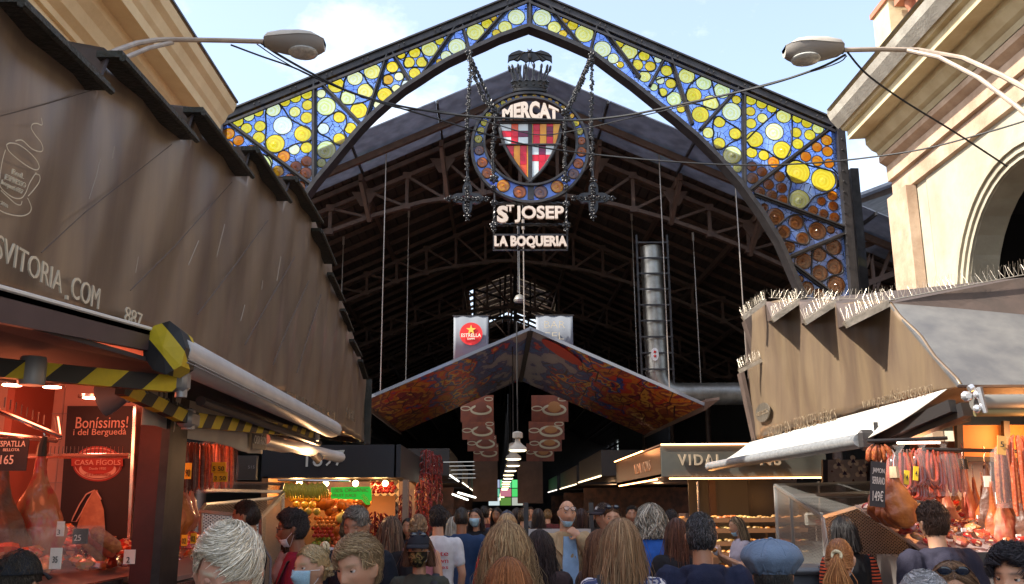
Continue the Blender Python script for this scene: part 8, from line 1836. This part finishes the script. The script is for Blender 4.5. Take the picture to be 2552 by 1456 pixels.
person(2325,1256,6.05,348,'man in dark navy hoodie facing the ham stall, seen from behind',skin='l',hair='short',hc=(.045,.022,.014),hl=.045,vol=1.2,shirt=(.022,.020,.036),hood=True,wide=1.1)
person(2365,1397,3.65,200,'woman with sunglasses pushed up in her brown hair at the lower right',skin='l',fem=True,hair='long',hc=(.13,.065,.035),hc2=(.32,.19,.11),hl=.20,glasses='head',shirt=(.08,.07,.07),vol=1.3,pitch=14)
person(2302,1436,3.3,215,'person with silver grey hair barely showing at the bottom edge',skin='p',hair='short',hc=(.33,.33,.35),hc2=(.62,.62,.65),hl=.06,vol=1.4,shirt=(.2,.2,.22))
person(2530,1368,3.45,232,'man with thick black hair at the lower right corner',skin='l',hair='short',hc=(.014,.012,.016),hc2=(.05,.045,.055),hl=.07,vol=2.0,shirt=(.1,.1,.12))
# middle rows ----------------------------------------------------------------
def tee(root, M0, Mh, hb, bb):
    for t, z, h in (('hate',1.30,.045),('down',1.235,.045),('lopes',1.17,.045)):
        q = MB(); text_on(q, t, Vector((-.085,-.142,z)), Vector((.17,0,0)), Vector((0,0,h)), .004, .01); bb(q,'printed_lettering',mat('print_red',(.45,.015,.03),.6),0)
person(1092,1263,9.6,350,'young man in white T-shirt with red lettering on the back',skin='l',hair='short',hc=(.016,.014,.016),hl=.04,shirt=(.62,.62,.64),sleeve='short',extra=(tee,))
person(1150,1265,10.6,352,'broad man in navy blue T-shirt seen from behind',skin='t',hair='buzz',hc=(.03,.025,.022),shirt=(.02,.045,.11),sleeve='short',wide=1.15,tr=(.4,.4,.42))
person(1042,1282,8.6,5,'woman in pink top with tied light brown hair beside the white T-shirt',fem=True,hair='bun',hc=(.16,.09,.05),hc2=(.35,.23,.13),shirt=(.50,.20,.24),sleeve='none',tie=(0,-.10,.0))
person(972,1288,8.4,25,'woman with long brown hair in black, behind the young man',fem=True,hair='long',hc=(.07,.04,.028),hc2=(.22,.14,.09),hl=.28,shirt=(.012,.012,.014))
person(1187,1268,12.5,200,'woman in black with pale blue mask facing the camera',fem=True,hair='long',hc=(.025,.016,.014),hl=.3,mask=BL,shirt=(.012,.012,.014))
person(1262,1281,7.4,15,'woman with clipped up blonde hair behind the long haired woman',fem=True,hair='bun',hc=(.28,.17,.08),hc2=(.52,.36,.19),shirt=(.45,.03,.03),tie=(.02,-.11,.03))
person(1264,1272,10.5,355,'person in a blue grey cap in the middle of the crowd',hair='short',hat={'kind':'cap','col':(.10,.13,.18),'n':'bluegrey'},shirt=(.05,.06,.08))
def coat(root, M0, Mh, hb, bb):
    q = MB(); q.prism([Vector((-.055,.118,1.44)),Vector((.055,.118,1.44)),Vector((.075,.136,1.2)),Vector((.065,.128,.9)),Vector((-.065,.128,.9)),Vector((-.075,.136,1.2))],(0,.012,0)); bb(q,'blue_shirt',cloth_mat('sky_shirt',(.30,.44,.62)),0)
    for sd in (-1,1): q = MB(); q.prism([Vector((sd*.055,.10,1.475)),Vector((sd*.10,.05,1.465)),Vector((sd*.13,.128,1.33)),Vector((sd*.075,.145,1.27))],(0,.014,.004)); bb(q,'lapel',cloth_mat('trench',(.40,.28,.155)),0)
    q = MB()
    for z in (1.15,1.03,.92): q.ell((.085,.142,z),(.012,.006,.012),8,5)
    bb(q,'buttons',mat('button_brown',(.03,.02,.015),.4))
person(1408,1248,9.3,168,'bald man in beige trench coat with glasses on his forehead, hand at his mouth',skin='l',hair='bald',hc=(.06,.05,.045),shirt=(.40,.28,.155),pose='mouth',glasses='forehead',mask={'col':(.38,.58,.70),'n':'blue','chin':1},beard=((.20,.15,.13),.35),extra=(coat,),tr=(.05,.06,.10),roll=-4,wide=1.08,shirtname='trench_coat')
person(1508,1253,9.9,238,'person in dark baseball cap with white letters behind the brown haired woman',skin='m',hair='short',hat={'kind':'cap','col':(.03,.022,.028),'n':'plum','mark':'NY'},shirt=(.6,.6,.6))
person(1527,1262,8.9,190,'woman with sunglasses on her brown hair looking past the camera',skin='l',fem=True,hair='bun',hc=(.13,.06,.03),hc2=(.25,.13,.07),shirt=(.60,.58,.62),glasses='head')
person(1622,1259,8.7,2,'person with curly silver hair in a bright blue top seen from behind',fem=True,hair='long',hc=(.16,.14,.11),hc2=(.62,.57,.47),hl=.16,wav=2.2,vol=1.9,shirt=(.03,.13,.52),wide=1.05)
person(1688,1292,7.6,355,'woman with long chestnut hair in a black leather jacket',fem=True,hair='long',hc=(.06,.022,.014),hc2=(.17,.07,.045),hl=.50,shirt=(.014,.013,.016))
person(1672,1272,11.0,0,'bald dark haired head just behind the silver curls',skin='t',hair='ring',hc=(.02,.015,.015),shirt=(.02,.02,.03))
def bread(root, M0, Mh, hb, bb):
    q = MB(); q.ell((0,.36,1.35),(.05,.04,.03),10,6); bb(q,'pastry_in_hand',mat('bun_0',(.6,.22,.04))); 
    q = MB(); q.ell((.03,.32,1.33),(.06,.05,.055),8,5); bb(q,'napkin',mat('napkin',(.6,.6,.68),.8),20)
person(1842,1287,11.6,262,'woman in pale lilac top eating a pastry in front of the shelves',skin='l',fem=True,hair='long',hc=(.10,.06,.04),hc2=(.42,.30,.18),hl=.22,shirt=(.42,.38,.46),sleeve='short',pose='hold',pitch=10,mask={'col':(.38,.58,.70),'n':'blue','chin':1},extra=(bread,))
# far crowd ------------------------------------------------------------------
far = [(1207,1262,16,10,'dark haired person left of the video wall','m',(.02,.015,.012),(.10,.02,.02)),(1222,1268,18,180,'small figure in red under the green screens','l',(.05,.03,.02),(.30,.03,.03)),(1240,1266,15,200,'dark clad person left of the grey cap','t',(.02,.015,.012),(.03,.03,.05)),
 (1288,1266,17,0,'small dark figure behind the blonde bun','m',(.02,.015,.015),(.02,.02,.03)),(1305,1268,14,15,'person in tan jacket in the far crowd','l',(.10,.06,.03),(.32,.22,.11)),(1322,1264,20,180,'far figure in grey facing the camera','l',(.05,.03,.02),(.15,.15,.16)),
 (1342,1268,15,350,'person with dark hair left of the bald man','m',(.02,.015,.015),(.04,.02,.02)),(1365,1270,19,0,'tiny figure by the bald man','l',(.2,.12,.05),(.12,.03,.03)),(1448,1268,13.5,0,'dark haired person right of the bald man','m',(.03,.012,.01),(.22,.03,.03)),(1470,1272,16,180,'far figure in black right of the notices','l',(.02,.015,.012),(.02,.02,.02)),
 (1575,1262,13,190,'seller in dark apron behind the curly haired person','m',(.02,.015,.012),(.05,.02,.02)),(1110,1272,14,0,'dark figure behind the white T-shirt','m',(.02,.015,.012),(.03,.02,.02)),(1168,1272,17,180,'far figure beside the masked woman','l',(.04,.03,.02),(.10,.05,.04)),(1020,1292,12,200,'shopper in the shade of the spice counter','m',(.02,.015,.012),(.02,.02,.03)),(1130,1288,12.5,5,'grey haired woman glimpsed behind the navy T-shirt','l',(.35,.33,.28),(.10,.10,.10)),
 (865,1300,10.5,0,'person in pale blue shirt bending at the fruit stall','m',(.05,.04,.03),(.30,.38,.50)),(720,1300,9.2,250,'person in white shirt behind the maroon man','l',(.05,.04,.03),(.5,.5,.52))]
for px, tp_, Y, f, l, sk, hc_, sh_ in far: person(px, tp_, Y, f, l, skin=sk, hc=hc_, shirt=sh_, fem=(px%2 == 0), hair='long' if px%2 == 0 else 'short', hl=.2 if px%2 == 0 else .04, group='far crowd')
